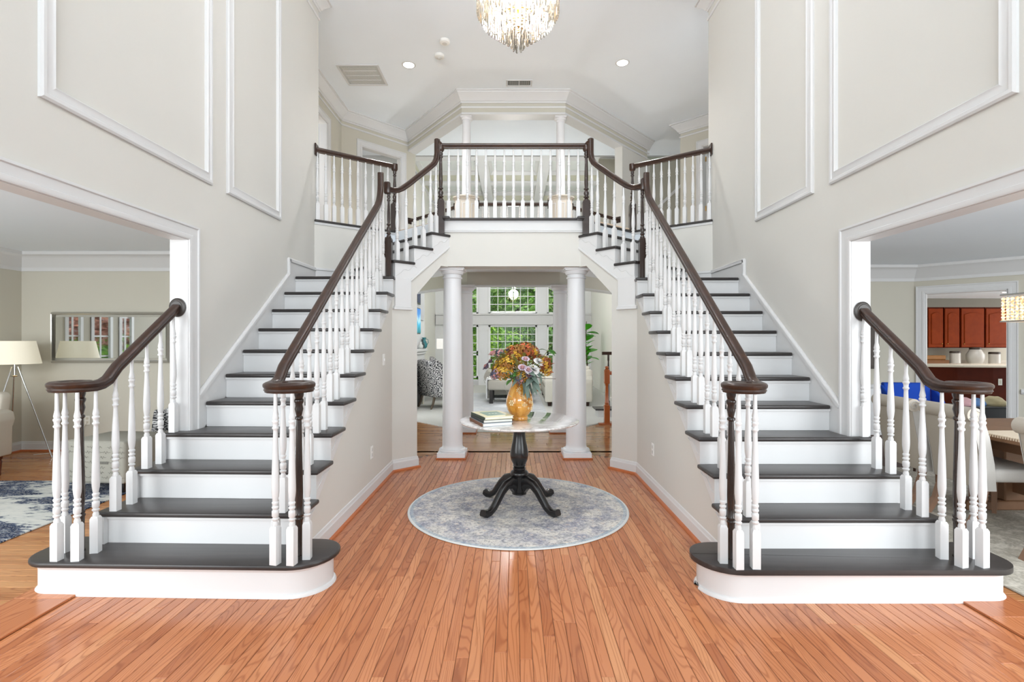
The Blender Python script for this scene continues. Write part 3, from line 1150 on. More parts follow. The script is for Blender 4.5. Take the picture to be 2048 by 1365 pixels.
for s in (1, -1):
    q = SIDE[s]
    set_side(s)
    D0, g, r = q['D0'], q['g'], q['r']
    Y = lambda n: D0 + (n - 1) * g
    zc = lambda y: r + (y - D0) * r / g + 0.845      # centre of the rail
    zv = 1.168
    XR = 1.405
    skew = 0.0 if s > 0 else 0.028
    rl = thing('stair_railing', RAIL_LABEL[s], 'railing')
    cy = D0 + 0.15
    vcx = 1.30 if s > 0 else 1.278
    path = volute_path(s * vcx, cy, s, zv, r0=XR - vcx)
    ye = D0 + 0.30
    path += [(s * XR, cy + 0.06, zv + 0.008), (s * XR, cy + 0.11, zv + 0.03)]
    yst = cy + 0.17
    path += [(s * XR, yst, zc(yst)), (s * XR, 4.2, zc(4.2)), (s * XR, 5.28, zc(5.28)), (s * XR, 5.34, zc(5.34) + 0.012), (s * XR, 5.385, zc(5.385) + 0.05), (s * XR, 5.41, zc(5.41) + 0.10), (s * XR, 5.42, zc(5.42) + 0.16), (s * XR, 5.42, 3.21)]
    m = MB()
    m.sweep(RP, path)
    m.obj('handrail', RAIL, rl, smooth=0.6)
    m = MB()
    m.lathe([(0.078, -0.026), (0.085, -0.01), (0.085, 0.012), (0.078, 0.022), (0.04, 0.0245)], (s * vcx, cy), 24, zv)
    m.obj('volute_eye', RAIL, rl, smooth=0.6)
    o = put('newel_post', thin_newel_mesh(zv - 0.03 - r), rl, (s * 1.24, cy + 0.0, r))
    for (bx, by) in ((1.172, 0.10), (1.225, 0.022), (1.32, 0.028), (1.375, 0.15)):
        baluster(rl, s * bx, D0 + by, r, zv - 0.028, rz=random.uniform(-0.25, 0.25))
    for n in range(2, 11):
        for k in range(2):
            yy = Y(n) + 0.042 + k * g / 2
            baluster(rl, s * XR, yy + skew * 0.1, n * r, zc(yy) - 0.028)
    baluster(rl, s * XR, Y(11) + 0.022, 11 * r, zc(Y(11)) + 0.06)
    # landing newel and the short rail up to the balcony newel
    lz = 11 * r
    put('newel_post', newel_mesh(0.43, 3.05 - lz, 0.036), rl, (s * N1[0], N1[1], lz))
    m = MB()
    m.box(-0.033, 0.033, -0.045, 0.02, 3.03, 3.16)
    m.xf(Matrix.Translation((s * (N1[0] + 0.012), N1[1], 0)))
    m.obj('rail_fitting', RAIL, rl, bevel=0.012, bseg=2, smooth=0.7)
    tz = [(0.0, 3.085), (0.07, 3.085), (0.12, 3.095), (0.18, 3.125), (0.27, 3.19), (0.60, 3.46), (0.655, 3.51), (0.685, 3.56), (0.70, 3.63), (0.70, 3.80)]
    m = MB()
    m.sweep(RP, [(s * dk(t)[0], dk(t)[1], z) for t, z in tz])
    m.obj('handrail', RAIL, rl, smooth=0.6)
    m = MB()
    m.sweep(RP, [(s * dk(0.70)[0], dk(0.70)[1], 3.765), (s * dk(0.735)[0], dk(0.735)[1], 3.755), (s * N2[0], N2[1], 3.735)])
    m.lathe([(0.03, -0.05), (0.042, -0.03), (0.042, 0.02), (0.03, 0.03)], (s * N2[0], N2[1]), 16, 3.72)
    m.obj('rail_fitting', RAIL, rl, smooth=0.6)
    r2 = (ZF - lz) / 4
    put('newel_post', newel_mesh(0.40, 3.69 - (lz + 3 * r2), 0.048), rl, (s * N2[0], N2[1], lz + 3 * r2))
    ang = math.atan2(DD.y, DD.x * s)

    def zrail(t):
        for (a, za), (b, zb) in zip(tz, tz[1:]):
            if a <= t <= b:
                return lerp(za, zb, (t - a) / max(1e-6, b - a))
        return tz[-1][1]
    for k, t in ((0, 0.115), (0, 0.24), (1, 0.365), (1, 0.49), (2, 0.60), (2, 0.685)):
        p = dk(t)
        baluster(rl, s * p[0], p[1], lz + (k + 1) * r2, zrail(min(t, 0.64)) - 0.028, ang)
    # outer rail at the opening
    ro = thing('stair_railing', OUT_LABEL[s], 'railing')
    XQ = 2.45
    ysk = skew * (XQ - 1.3)
    oy = D0 + 0.15 + ysk
    path = volute_path(s * 2.565, oy, -s, zv, r0=2.565 - XQ)
    yj = q['jamb'] - 0.02
    zq = lambda y: zc(y - ysk)
    path += [(s * XQ, oy + 0.05, zv + 0.008), (s * XQ, oy + 0.10, zv + 0.03), (s * XQ, oy + 0.17, zq(oy + 0.17)), (s * XQ, yj, zq(yj))]
    m = MB()
    m.sweep(RP, path)
    m.obj('handrail', RAIL, ro, smooth=0.6)
    m = MB()
    m.lathe([(0.078, -0.026), (0.085, -0.01), (0.085, 0.012), (0.078, 0.022), (0.04, 0.0245)], (s * 2.565, oy), 24, zv)
    m.obj('volute_eye', RAIL, ro, smooth=0.6)
    m = MB()
    m.lathe([(0.052, 0), (0.06, 0.004), (0.06, 0.012), (0.05, 0.018), (0.044, 0.018), (0.04, 0.022)], (0, 0), 24)
    m.xf(Matrix.Translation((s * XQ, q['jamb'], zq(yj) + 0.002)) @ Matrix.Diagonal((1, 1, 1.15, 1)) @ Matrix.Rotation(PI / 2, 4, 'X'))
    m.obj('rosette', M('rosette_dark', (52, 46, 42), 0.4, mottle=0.1), ro, smooth=0.6)
    put('newel_post', thin_newel_mesh(zv - 0.03 - r), ro, (s * 2.552, oy + 0.025, r))
    for (bx, by) in ((2.575, 0.045), (2.46, 0.045), (2.63, 0.16), (2.445, 0.155)):
        baluster(ro, s * bx, D0 + by + ysk, r, zv - 0.028, rz=random.uniform(-0.25, 0.25))
    for n in (2, 3, 4):
        for k in range(2):
            yy = Y(n) + 0.042 + k * g / 2 + ysk
            if n == 4 and (k == 1 or yy > q['jamb'] - 0.015):
                continue
            baluster(ro, s * XQ, yy, n * r, zq(yy) - 0.028)
    if q['jamb'] - 0.06 > Y(4):
        pass
    # gallery rail
    rg = thing('gallery_railing', {1: 'upper hall balustrade ending at a dark post, on the dining room side', -1: 'upper hall balustrade ending at a dark post, on the living room side'}[s], 'railing')
    a, b = Vector((2.385, 6.16)), Vector(N3)
    m = MB()
    m.sweep(RP, [(s * a.x, a.y, 3.735), (s * b.x, b.y, 3.735)])
    m.obj('handrail', RAIL, rg, smooth=0.6)
    m = MB()
    m.lathe([(0.03, -0.06), (0.042, -0.04), (0.042, 0.03), (0.03, 0.036)], (s * b.x, b.y), 16, 3.735)
    m.obj('rail_fitting', RAIL, rg, smooth=0.6)
    m = MB()
    m.obox((s * 2.372, 6.17), (s * 0.1, 1), (1, 0), 0.06, 0.008, 3.66, 3.80)
    m.obj('rosette', RAIL, rg, bevel=0.004)
    put('newel_post', newel_mesh(0.36, 0.82, 0.042), rg, (s * b.x, b.y, ZF))
    for i in range(10):
        u = (i + 0.25) / 10.2
        p = a.lerp(b, u)
        baluster(rg, s * p.x, p.y, ZF + 0.004, 3.708, math.atan2(b.y - a.y, s * (b.x - a.x)))

for s in (1, -1):
    m = MB()
    m.box(min(s * 0.745, s * 0.83), max(s * 0.745, s * 0.83), 5.955, 6.06, ZF - 0.022, ZF + 0.008)
    m.obj('trim_nosing_return', TREAD, kind='structure', bevel=0.01, bseg=2, smooth=0.8)
rb = thing('balcony_railing', 'straight dark rail with fifteen white balusters on the balcony edge between both flights', 'railing')
m = MB()
m.sweep(RP, [(N2[0], N2[1], 3.735), (-N2[0], N2[1], 3.735)])
m.obj('handrail', RAIL, rb, smooth=0.6)
for i in range(15):
    baluster(rb, (i - 7) * 0.1095, N2[1] + 0.02, ZF + 0.004, 3.708)
# ------------------------------------------------------------------ columns
def column(label, x, y, z0, z1, r, plinth=True, mat=None, grp=None):
    mat = mat or COLW
    c = thing('column', label, 'column', (x, y, z0))
    if grp:
        c['group'] = grp
    h = z1 - z0
    pb = r * 1.36
    zb = 0.0
    if plinth:
        m = MB()
        m.box(-pb - 0.012, pb + 0.012, -pb - 0.012, pb + 0.012, 0, 0.018)
        m.obj('shoe_moulding', SHOE, c, bevel=0.004)
        m = MB()
        m.box(-pb, pb, -pb, pb, 0.018, 0.075)
        m.obj('plinth', mat, c, bevel=0.003)
        zb = 0.075
    m = MB()
    k = r / 0.125
    m.lathe([(r * 1.3, zb), (r * 1.34, zb + .012 * k), (r * 1.3, zb + .028 * k), (r * 1.12, zb + .034 * k), (r * 1.1, zb + .04 * k), (r * 1.02, zb + .055 * k), (r, zb + .08 * k),
             (r * 0.985, h * .4), (r * .86, h - .16 * k), (r * .86, h - .135 * k), (r * .97, h - .13 * k), (r * .97, h - .115 * k), (r * .87, h - .112 * k), (r * .87, h - .085 * k), (r * 1.0, h - .08 * k), (r * 1.14, h - .05 * k), (r * 1.14, h - .04 * k)], seg=32)
    m.obj('shaft', mat, c, smooth=0.6)
    m = MB()
    a = r * 1.27
    m.box(-a * .94, a * .94, -a * .94, a * .94, h - .042 * k, h - .028 * k)
    m.box(-a, a, -a, a, h - .028 * k, h)
    m.obj('abacus', mat, c, bevel=0.003)
    return c


column('white round column under the balcony edge, on the living room side', -0.755, 6.34, 0, 2.33, 0.125)
column('white round column under the balcony edge, on the dining room side', 0.775, 6.34, 0, 2.33, 0.125)
column('white round column at the back of the hall, living room side, half hidden', -0.755, 8.06, 0, 2.30, 0.125)
column('white round column at the back of the hall, dining room side', 0.735, 8.06, 0, 2.30, 0.125)

# ------------------------------------------------------------------ upper hall: beam with crown, pedestals, slim columns, guard rails
BY = 8.60
GZ_ = 6.05
bm_pts = [(-3.1, 9.35), (-2.12, 10.3), (-0.87, BY), (0.87, BY), (2.80, 10.72), (3.05, 10.72)]
m = MB()
m.slab([(-2.12, 10.3), (-0.87, BY), (0.87, BY), (2.80, 10.72), (2.66, 10.86), (0.80, BY + 0.2), (-0.80, BY + 0.2), (-2.0, 10.45)], 5.27, ZC)
m.obj('wall_beam_over_bridge', WALL2, kind='structure')
m = MB()
m.slab([(-2.12, 10.28), (-0.87, BY - 0.015), (0.87, BY - 0.015), (2.80, 10.70), (2.66, 10.88), (0.79, BY + 0.22), (-0.79, BY + 0.22), (-2.0, 10.47)], 5.235, 5.27)
m.obj(trim_name(), TRIM, kind='structure', bevel=0.004)
crown([(-3.12, 6.3), (-3.12, 9.28), (-2.12, 10.3), (-0.87, BY), (0.87, BY), (2.70, 10.61), (2.84, 10.76)], ZC, sgn=-1, scale=1.2)
crown([(4.6, 8.55), (3.22, 9.88), (3.30, 9.96)], ZC, sgn=1, scale=1.2)
# west hall walls with two door openings
def wall_with_door(name, a, b, z0, z1, t0, t1, dh, mat, thick=0.12):
    """wall from a to b (room on the right of travel), opening between the distances t0 and t1"""
    a, b = Vector(a), Vector(b)
    d = (b - a).normalized()
    L = (b - a).length
    n = Vector((-d.y, d.x))
    m = MB()
    def seg(u, v, za, zb):
        p = [a + d * u, a + d * v, a + d * v + n * thick, a + d * u + n * thick]
        m.slab([(q.x, q.y) for q in p], za, zb)
    seg(0, t0, z0, z1)
    seg(t1, L, z0, z1)
    seg(t0, t1, z0 + dh, z1)
    m.obj(name, mat, kind='structure')
    m = MB()
    p0, p1 = a + d * t0, a + d * t1
    path = [(p0.x, p0.y, z0), (p0.x, p0.y, z0 + dh), (p1.x, p1.y, z0 + dh), (p1.x, p1.y, z0)]
    nr = Vector((-n.x, -n.y, 0))
    o = Vector((0, 0, 1)).cross(nr)
    if o.x * d.x + o.y * d.y > 0:
        path = path[::-1]
    frame_path(m, CAS_PROF, path, nr)
    for t, w in ((t0 - 0.0, 0.015), (t1 - 0.015, 0.015)):
        p = [a + d * t, a + d * (t + w), a + d * (t + w) + n * (thick + .01), a + d * t + n * (thick + .01)]
        m.slab([(q.x, q.y) for q in p], z0, z0 + dh)
    p = [a + d * t0, a + d * t1, a + d * t1 + n * (thick + .01), a + d * t0 + n * (thick + .01)]
    m.slab([(q.x, q.y) for q in p], z0 + dh - 0.015, z0 + dh)
    m.obj(trim_name(), TRIM, kind='structure', smooth=0.5)


wall_with_door('wall_upper_hall_west', (-3.12, 6.3), (-3.12, 9.3), ZF, ZC, 0.55, 2.28, 2.2, WALL2)
wall_with_door('wall_upper_hall_corner', (-3.13, 9.27), (-2.10, 10.32), ZF, ZC, 0.42, 1.28, 2.2, WALL2)
MB().box(-5.0, -4.9, 5.5, 11.7, ZF - .19, ZC + .1).obj('wall_bedroom_west', WALL, kind='structure')
MB().box(-5.0, -2.34, 11.6, 11.7, ZF - .19, ZC + .1).obj('wall_bedroom_back', M('pale_grey_paint', (206, 208, 206), 0.8, mottle=0.01), kind='structure')
m = MB()
m.slab([(-2.12, 10.32), (-2.0, 10.45), (-2.46, 12.6), (-4.4, 12.7), (-4.4, 12.8), (-2.56, 12.72)], ZF - 0.19, GZ_)
m.obj('wall_bridge_west', WALL2, kind='structure')
# east hall
m = MB()
m.slab([(2.12, 9.98), (2.80, 10.73), (2.90, 10.86), (2.78, 10.95), (2.0, 10.1)], ZF, 5.27)
m.obj('wall_upper_hall_east_pier', WALL, kind='structure')
wall_with_door('wall_upper_hall_east', (3.22, 9.88), (4.6, 8.55), ZF, ZC, 0.43, 1.25, 2.2, WALL2)
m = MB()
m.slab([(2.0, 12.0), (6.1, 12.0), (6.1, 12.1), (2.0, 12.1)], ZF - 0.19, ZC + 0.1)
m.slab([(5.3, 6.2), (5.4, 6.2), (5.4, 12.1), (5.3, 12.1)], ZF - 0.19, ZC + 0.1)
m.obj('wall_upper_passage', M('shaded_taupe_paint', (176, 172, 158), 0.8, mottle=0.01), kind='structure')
m = MB()
m.prism([(2.7, 11.985, ZF + 1.0), (2.7, 11.985, ZF + 1.08), (4.3, 11.985, ZF + 2.6), (4.3, 11.985, ZF + 2.52)], (0, -0.02, 0))
m.obj(trim_name(), TRIM, kind='structure')
# white door standing open beyond the east gallery
dr = root('door_1')
de = Vector((1.38, -1.33)).normalized()
ne = Vector((-de.y, de.x))
p0 = Vector((3.22, 9.88)) + de * 0.452 + ne * 0.13
p1 = p0 + (ne * 0.97 + de * 0.22).normalized() * 0.78
d = (p1 - p0).normalized()
n = Vector((d.y, -d.x))
m = MB()
m.slab([tuple(p0), tuple(p1), tuple(p1 + n * 0.04), tuple(p0 + n * 0.04)], ZF + 0.01, ZF + 2.05)
m.obj('door_leaf', M('door_white', (238, 239, 240), 0.4, mottle=0.01), dr)
for z in (ZF + 0.2, ZF + 1.05, ZF + 1.98):
    m = MB()
    m.tube([(p0.x - 0.012, p0.y - 0.012, z - 0.045), (p0.x - 0.012, p0.y - 0.012, z + 0.045)], 0.012, 8)
    m.obj('hinge', BRASS, dr)
# pedestals and slim columns on the bridge
PED = M('pedestal_beige', (208, 201, 190), 0.5, mottle=0.01)
for s in (1, -1):
    ax = s * 0.80
    pd = thing('pedestal', 'panelled beige pedestal on the bridge carrying a slim white column, %s side' % ('dining room' if s > 0 else 'living room'), 'pedestal', (ax, BY + 0.12, ZF))
    octa = [(0.19 * math.cos(PI / 8 + k * PI / 4) / math.cos(PI / 8), 0.19 * math.sin(PI / 8 + k * PI / 4) / math.cos(PI / 8)) for k in range(8)]
    m = MB()
    m.slab(octa, 0, 0.94)
    m.obj('body', PED, pd)
    m = MB()
    m.slab([(x * 1.1, y * 1.1) for x, y in octa], 0.94, 0.962)
    m.slab([(x * 1.18, y * 1.18) for x, y in octa], 0.962, 0.985)
    m.obj('cap', PED, pd, bevel=0.004)
    m = MB()
    m.slab([(x * 1.06, y * 1.06) for x, y in octa], 0, 0.11)
    m.obj('foot', PED, pd, bevel=0.004)
    for k in range(8):
        am = k * PI / 4
        c = Vector((math.cos(am), math.sin(am), 0))
        if c.y > 0.3:
            continue
        tn = Vector((-c.y, c.x, 0))
        mm = MB()
        h = 0.056
        pts = [tuple(c * 0.19 + tn * a + Vector((0, 0, z))) for a, z in ((-h, 0.17), (h, 0.17), (h, 0.86), (-h, 0.86))]
        frame_path(mm, [(-0.012, 0), (-0.012, 0.006), (0, 0.006), (0, 0)], pts, c, closed=True)
        mm.obj('panel_bead', TRIM, pd)
    column('slim white column on the %s side pedestal of the bridge' % ('dining room' if s > 0 else 'living room'), ax, BY + 0.12, ZF + 0.985, 5.236, 0.078, plinth=False)
# guard rails at the back of the bridge
for nm, a, b, nb in (('dark guard rail at the back of the bridge, between the two pedestals', (-0.60, BY + 0.13), (0.60, BY + 0.13), 11),
                     ('dark guard rail at the back of the bridge, running from the living room side pedestal', (-0.99, BY + 0.30), (-2.02, 9.95), 11),
                     ('dark guard rail at the back of the bridge, running from the dining room side pedestal', (0.99, BY + 0.30), (2.02, 9.85), 11)):
    g_ = thing('guard_railing', nm, 'railing')
    a, b = Vector(a), Vector(b)
    m = MB()
    m.sweep(RP, [(a.x, a.y, ZF + 0.88), (b.x, b.y, ZF + 0.88)])
    m.obj('handrail', RAIL, g_, smooth=0.6)
    for e, o in ((a, b), (b, a)):
        dd = (o - e).normalized()
        m = MB()
        m.obox(tuple(e + dd * 0.01), tuple(dd), (-dd.y, dd.x), 0.01, 0.055, ZF + 0.82, ZF + 0.94)
        m.obj('rosette', NEWEL, g_, bevel=0.004)
    for i in range(nb):
        p = a.lerp(b, (i + 0.7) / (nb + 0.4))
        baluster(g_, p.x, p.y, ZF, ZF + 0.852, math.atan2(b.y - a.y, b.x - a.x))
# newel seen far down the east passage
nw = thing('newel_post', 'lone dark newel post with a ball top in the upper passage, dining room side', 'newel post', (3.0, 11.2, ZF))
m = MB()
m.box(-0.05, 0.05, -0.05, 0.05, 0, 0.62)
m.obj('post', NEWEL, nw, bevel=0.006)
m = MB()
m.lathe([(0.03, 0.62), (0.04, 0.63), (0.02, 0.645), (0.045, 0.67), (0.05, 0.69), (0.035, 0.72), (0.01, 0.735)], seg=14)
m.obj('finial', NEWEL, nw, smooth=0.8)
m = MB()
m.box(0.05, 0.9, -0.03, 0.03, 0.40, 0.46)
m.box(-0.5, -0.05, -0.03, 0.03, 0.33, 0.39)
m.obj('rail_stub', RAIL, nw, bevel=0.01)

# ------------------------------------------------------------------ great room
GZ = 6.05
MB().box(-4.4, 4.4, 8.8, 17.0, GZ, GZ + 0.1).obj('ceiling', M('great_room_ceiling', (226, 230, 228), 0.85, mottle=0.01), kind='structure')
BEAM = M('coffer_beam_face', (206, 205, 186), 0.75, mottle=0.01)
for k, y in enumerate((10.2, 12.0, 13.95, 15.9)):
    m = MB()
    m.box(-4.4, 4.4, y, y + 0.24, 5.79, GZ)
    m.obj('beam_across', BEAM, kind='structure')
    m = MB()
    m.box(-4.4, 4.4, y - 0.02, y + 0.26, 5.745, 5.79)
    m.obj(trim_name(), TRIM, kind='structure', bevel=0.004)
    for yy, sg in ((y, -1), (y + 0.24, 1)):
        m = MB()
        m.sweep([(u * sg, v) for u, v in [(0, 0), (0, -0.10), (0.02, -0.10), (0.075, -0.03), (0.08, 0)]], [(-4.4, yy, GZ), (4.4, yy, GZ)])
        m.obj(trim_name(), TRIM, kind='structure')
for x in (-2.62, -0.76, 0.76, 2.62):
    m = MB()
    m.box(x - 0.12, x + 0.12, 8.85, 16.5, 5.785, GZ)
    m.obj('beam_along', BEAM, kind='structure')
    m = MB()
    m.box(x - 0.14, x + 0.14, 8.85, 16.5, 5.74, 5.785)
    m.obj(trim_name(), TRIM, kind='structure', bevel=0.004)
    for xx, sg in ((x - 0.12, 1), (x + 0.12, -1)):
        m = MB()
        m.sweep([(u * sg, v) for u, v in [(0, 0), (0, -0.10), (0.02, -0.10), (0.075, -0.03), (0.08, 0)]], [(xx, 8.85, GZ), (xx, 16.5, GZ)])
        m.obj(trim_name(), TRIM, kind='structure')
# window wall
WW = 16.5
GLASS = None
t = NT('window_glass')
t.t.nodes.remove(t.b)
tr_ = t.n('ShaderNodeBsdfTransparent')
gl_ = t.n('ShaderNodeBsdfGlossy')
gl_.inputs['Roughness'].default_value = 0.02
lw = t.n('ShaderNodeLayerWeight')
lw.inputs['Blend'].default_value = 0.5
fr_ = t.math('ADD', t.math('MULTIPLY', t.math('POWER', lw.outputs['Facing'], 4.0), 0.5), 0.03)
mxs = t.n('ShaderNodeMixShader')
t.l(fr_, mxs.inputs[0])
t.l(tr_.outputs[0], mxs.inputs[1])
t.l(gl_.outputs[0], mxs.inputs[2])
t.l(mxs.outputs[0], t.t.nodes['Material Output'].inputs['Surface'])
GLASS = t.m
WINW = M('window_white', (246, 247, 247), 0.4, mottle=0.0)
wn = [0]


def window(cx, cy, hw, z0, z1, nx, nz, ang=0.0, mat=None, fw=0.055, dep=0.05):
    """window with sash, muntins and a pane; opening along the local X axis"""
    wn[0] += 1
    mat = mat or WINW
    r_ = root('window_%d' % wn[0])
    r_.location = (cx, cy, 0)
    r_.rotation_euler = (0, 0, ang)
    m = MB()
    m.box(-hw, hw, -0.03, dep, z0, z0 + fw)
    m.box(-hw, hw, -0.03, dep, z1 - fw, z1)
    m.box(-hw, -hw + fw, -0.03, dep, z0, z1)
    m.box(hw - fw, hw, -0.03, dep, z0, z1)
    m.obj('sash', mat, r_)
    m = MB()
    m.box(-hw + fw, hw - fw, 0.008, 0.014, z0 + fw, z1 - fw)
    m.obj('pane', GLASS, r_)
    for i in range(1, nx):
        x = -hw + fw + (2 * hw - 2 * fw) * i / nx
        MB().box(x - 0.011, x + 0.011, -0.005, 0.006, z0 + fw, z1 - fw).obj('muntin', mat, r_)
    for i in range(1, nz):
        z = z0 + fw + (z1 - z0 - 2 * fw) * i / nz
        MB().box(-hw + fw, hw - fw, -0.004, 0.007, z - 0.011, z + 0.011).obj('muntin', mat, r_)
    return r_


cx0 = -0.02
holes = [(-0.80, 0.76), (-2.02, -1.14), (1.08, 1.96)]
m = MB()
for za, zb in ((0, 0.18), (1.94, 2.30), (4.75, GZ)):
    m.box(-4.4, 4.4, WW, WW + 0.16, za, zb)
for xa, xb in ((-4.4, -2.02), (-1.14, -0.80), (0.76, 1.08), (1.96, 4.4)):
    m.box(xa, xb, WW, WW + 0.16, 0.18, 1.94)
    m.box(xa, xb, WW, WW + 0.16, 2.30, 4.75)
m.obj('wall_window_side', M('great_room_trim_grey', (232, 233, 233), 0.5, mottle=0.01), kind='structure')
for (xa, xb), nx in zip(holes, (6, 3, 3)):
    c, hw = (xa + xb) / 2, (xb - xa) / 2
    if nx == 6:
        window(c, WW + 0.05, hw, 0.18, 1.94, 6, 7)
        window(c, WW + 0.05, hw, 2.30, 4.75, 6, 9)
    else:
        window(c, WW + 0.05, hw, 1.05, 1.94, 3, 3)
        window(c, WW + 0.05, hw, 0.24, 1.02, 1, 2)
        window(c, WW + 0.05, hw, 2.30, 4.75, 3, 9)
# entablature and fluted pilasters between the windows
m = MB()
m.box(-2.5, 2.5, WW - 0.10, WW, 1.97, 2.26)
m.box(-2.5, 2.5, WW - 0.16, WW, 2.26, 2.31)
m.box(-2.5, 2.5, WW - 0.13, WW, 1.955, 1.985)
m.obj(trim_name(), TRIM, kind='structure', bevel=0.006)
for x in (-0.97, 0.92):
    for z0, z1 in ((0.0, 1.96), (2.31, 5.6)):
        m = MB()
        m.box(x - 0.13, x + 0.13, WW - 0.03, WW, z0, z1)
        for k in range(5):
            xx = x - 0.09 + k * 0.045
            m.box(xx - 0.014, xx + 0.014, WW - 0.045, WW - 0.03, z0 + 0.34, z1 - 0.25)
        m.box(x - 0.15, x + 0.15, WW - 0.06, WW, z0, z0 + 0.26)
        m.box(x - 0.15, x + 0.15, WW - 0.06, WW, z1 - 0.17, z1)
        m.obj(trim_name(), M('pilaster_white', (238, 239, 240), 0.45, mottle=0.01), kind='structure')
MB().box(-2.5, 2.5, WW - 0.02, WW, 0, 0.14).obj('baseboard_window_side', TRIM, kind='structure')
# side walls of the great room
m = MB()
m.slab([(-2.56, 13.4), (-2.62, 13.4), (-2.62, 16.6), (-2.52, 16.6)], 0, GZ)
m.obj('wall_great_room_west', M('great_room_wall_light', (238, 236, 228), 0.8, mottle=0.01), kind='structure')
MB().box(-4.4, -4.3, 12.0, 16.6, 0, GZ).obj('wall_great_room_far_west', WALL2, kind='structure')
m = MB()
m.slab([(2.50, 16.6), (2.44, 11.9), (2.56, 11.9), (2.62, 16.6)], 0, GZ)
m.obj('wall_great_room_east', M('great_room_wall_light', (238, 236, 228), 0.8), kind='structure')
# doorway casing and the grey wall behind it at the east side
m = MB()
frame_path(m, CAS_PROF, [(2.435, 12.0, 0), (2.435, 12.0, 2.2), (2.425, 10.9, 2.2), (2.425, 10.9, 0)][::-1], (-1, 0, 0))
m.obj(trim_name(), TRIM, kind='structure', smooth=0.5)
MB().box(2.9, 3.0, 9.5, 13.5, 0, 2.6).obj('wall_stair_hall', M('pale_grey_paint', (206, 208, 206), 0.8), kind='structure')
m = MB()
m.slab([(2.44, 9.6), (2.44, 11.95), (2.56, 11.95), (2.56, 9.6)], 2.3, ZF)
m.obj('wall_great_room_east_upper', WALL, kind='structure')

gc = thing('chandelier', 'small crystal chandelier hanging in the great room before the upper windows', 'chandelier', (0.0, 12.6, 0))
m = MB()
m.tube([(0, 0, 3.1), (0, 0, GZ + 0.01)], 0.015, 8)
m.obj('stem', BRASS, gc, smooth=1.0)
for r_, z_ in ((0.30, 3.05), (0.2, 2.86)):
    m = MB()
    m.tube([(r_ * math.cos(2 * PI * i / 24), r_ * math.sin(2 * PI * i / 24), z_) for i in range(25)], 0.012, 6)
    m.obj('brass_ring', BRASS, gc, smooth=1.0)
    for k in range(20):
        a = 2 * PI * k / 20
        m = MB()
        m.lathe([(0.006, 0), (0.013, 0.01), (0.013, 0.19), (0.006, 0.2)], seg=5)
        m.obj('crystal_rod', GLASS, gc, loc=(r_ * math.cos(a), r_ * math.sin(a), z_ - 0.2))
for k in range(6):
    a = k * PI / 3
    m = MB()
    m.ball((0.22 * math.cos(a), 0.22 * math.sin(a), 3.14), (0.02, 0.02, 0.035), 10, 7)
    m.obj('bulb', M('bulb_glow', (255, 250, 240), 0.4, emit=(255, 236, 206), strength=14.0, mottle=0), gc, smooth=1.0)
    m = MB()
    m.tube([(0.22 * math.cos(a), 0.22 * math.sin(a), 3.10), (0, 0, 3.2)], 0.009, 6)
    m.obj('arm', BRASS, gc, smooth=1.0)
d = bpy.data.lights.new('great_room_chandelier_light', 'POINT')
d.energy = 130
d.shadow_soft_size = 0.2
o = bpy.data.objects.new('great_room_chandelier_light', d)
COL.objects.link(o)
o.location = (0, 12.6, 3.3)
# ------------------------------------------------------------------ fireplace wall, television
t = NT('white_painted_brick')
bk = t.n('ShaderNodeTexBrick')
bk.inputs['Scale'].default_value = 9.0
bk.inputs['Color1'].default_value = (*s2l((240, 240, 240)), 1)
bk.inputs['Color2'].default_value = (*s2l((232, 232, 232)), 1)
bk.inputs['Mortar'].default_value = (*s2l((214, 214, 214)), 1)
t.l(t.coords((1, 1, 1), rot=(0, PI / 2, 0)), bk.inputs['Vector'])
t.l(bk.outputs['Color'], t.b.inputs['Base Color'])
WBR = t.m
fp = thing('fireplace', 'white fireplace with a moulded mantel at the great room side wall', 'fireplace', (0, 0, 0))
MB().box(-2.9, -2.10, 10.35, 12.1, 0.0, 2.64).obj('chimney_breast', WBR, fp)
m = MB()
m.box(-2.10, -1.97, 10.5, 11.75, 1.20, 1.26)
m.box(-2.10, -2.0, 10.55, 11.7, 1.14, 1.20)
m.box(-2.10, -2.03, 10.58, 11.67, 0.95, 1.14)
m.obj('mantel', TRIM, fp, bevel=0.01)
for y in (10.66, 11.59):
    m = MB()
    m.box(-2.10, -2.04, y - 0.07, y + 0.07, 0.0, 0.95)
    m.obj('mantel_leg', M('mantel_cream', (230, 226, 210), 0.5), fp, bevel=0.006)
MB().box(-2.10, -2.085, 10.74, 11.5, 0.0, 0.82).obj('firebox', M('firebox_black', (34, 33, 32), 0.7), fp)
MB().box(-2.10, -2.06, 10.45, 11.8, 1.9, 2.62).obj('panel', M('alcove_grey', (198, 200, 202), 0.7), fp)


def m_screen():
    t = NT('mountain_lake_screen')
    v = t.coords((1, 1, 1))
    sx = t.n('ShaderNodeSeparateXYZ')
    t.l(v, sx.inputs[0])
    h = t.math('ADD', sx.outputs['Z'], t.math('MULTIPLY', t.noise(v, 6, 3), 0.25))
    c = t.ramp(t.math('DIVIDE', t.math('SUBTRACT', h, 1.55), 0.8), [(0.0, (24, 44, 40)), (0.25, (40, 120, 130)), (0.45, (60, 170, 200)), (0.55, (170, 210, 225)), (0.72, (60, 130, 190)), (1.0, (30, 100, 190))])
    t.l(c, t.b.inputs['Base Color'])
    t.l(c, t.b.inputs['Emission Color'])
    t.b.inputs['Emission Strength'].default_value = 0.6
    return t.m


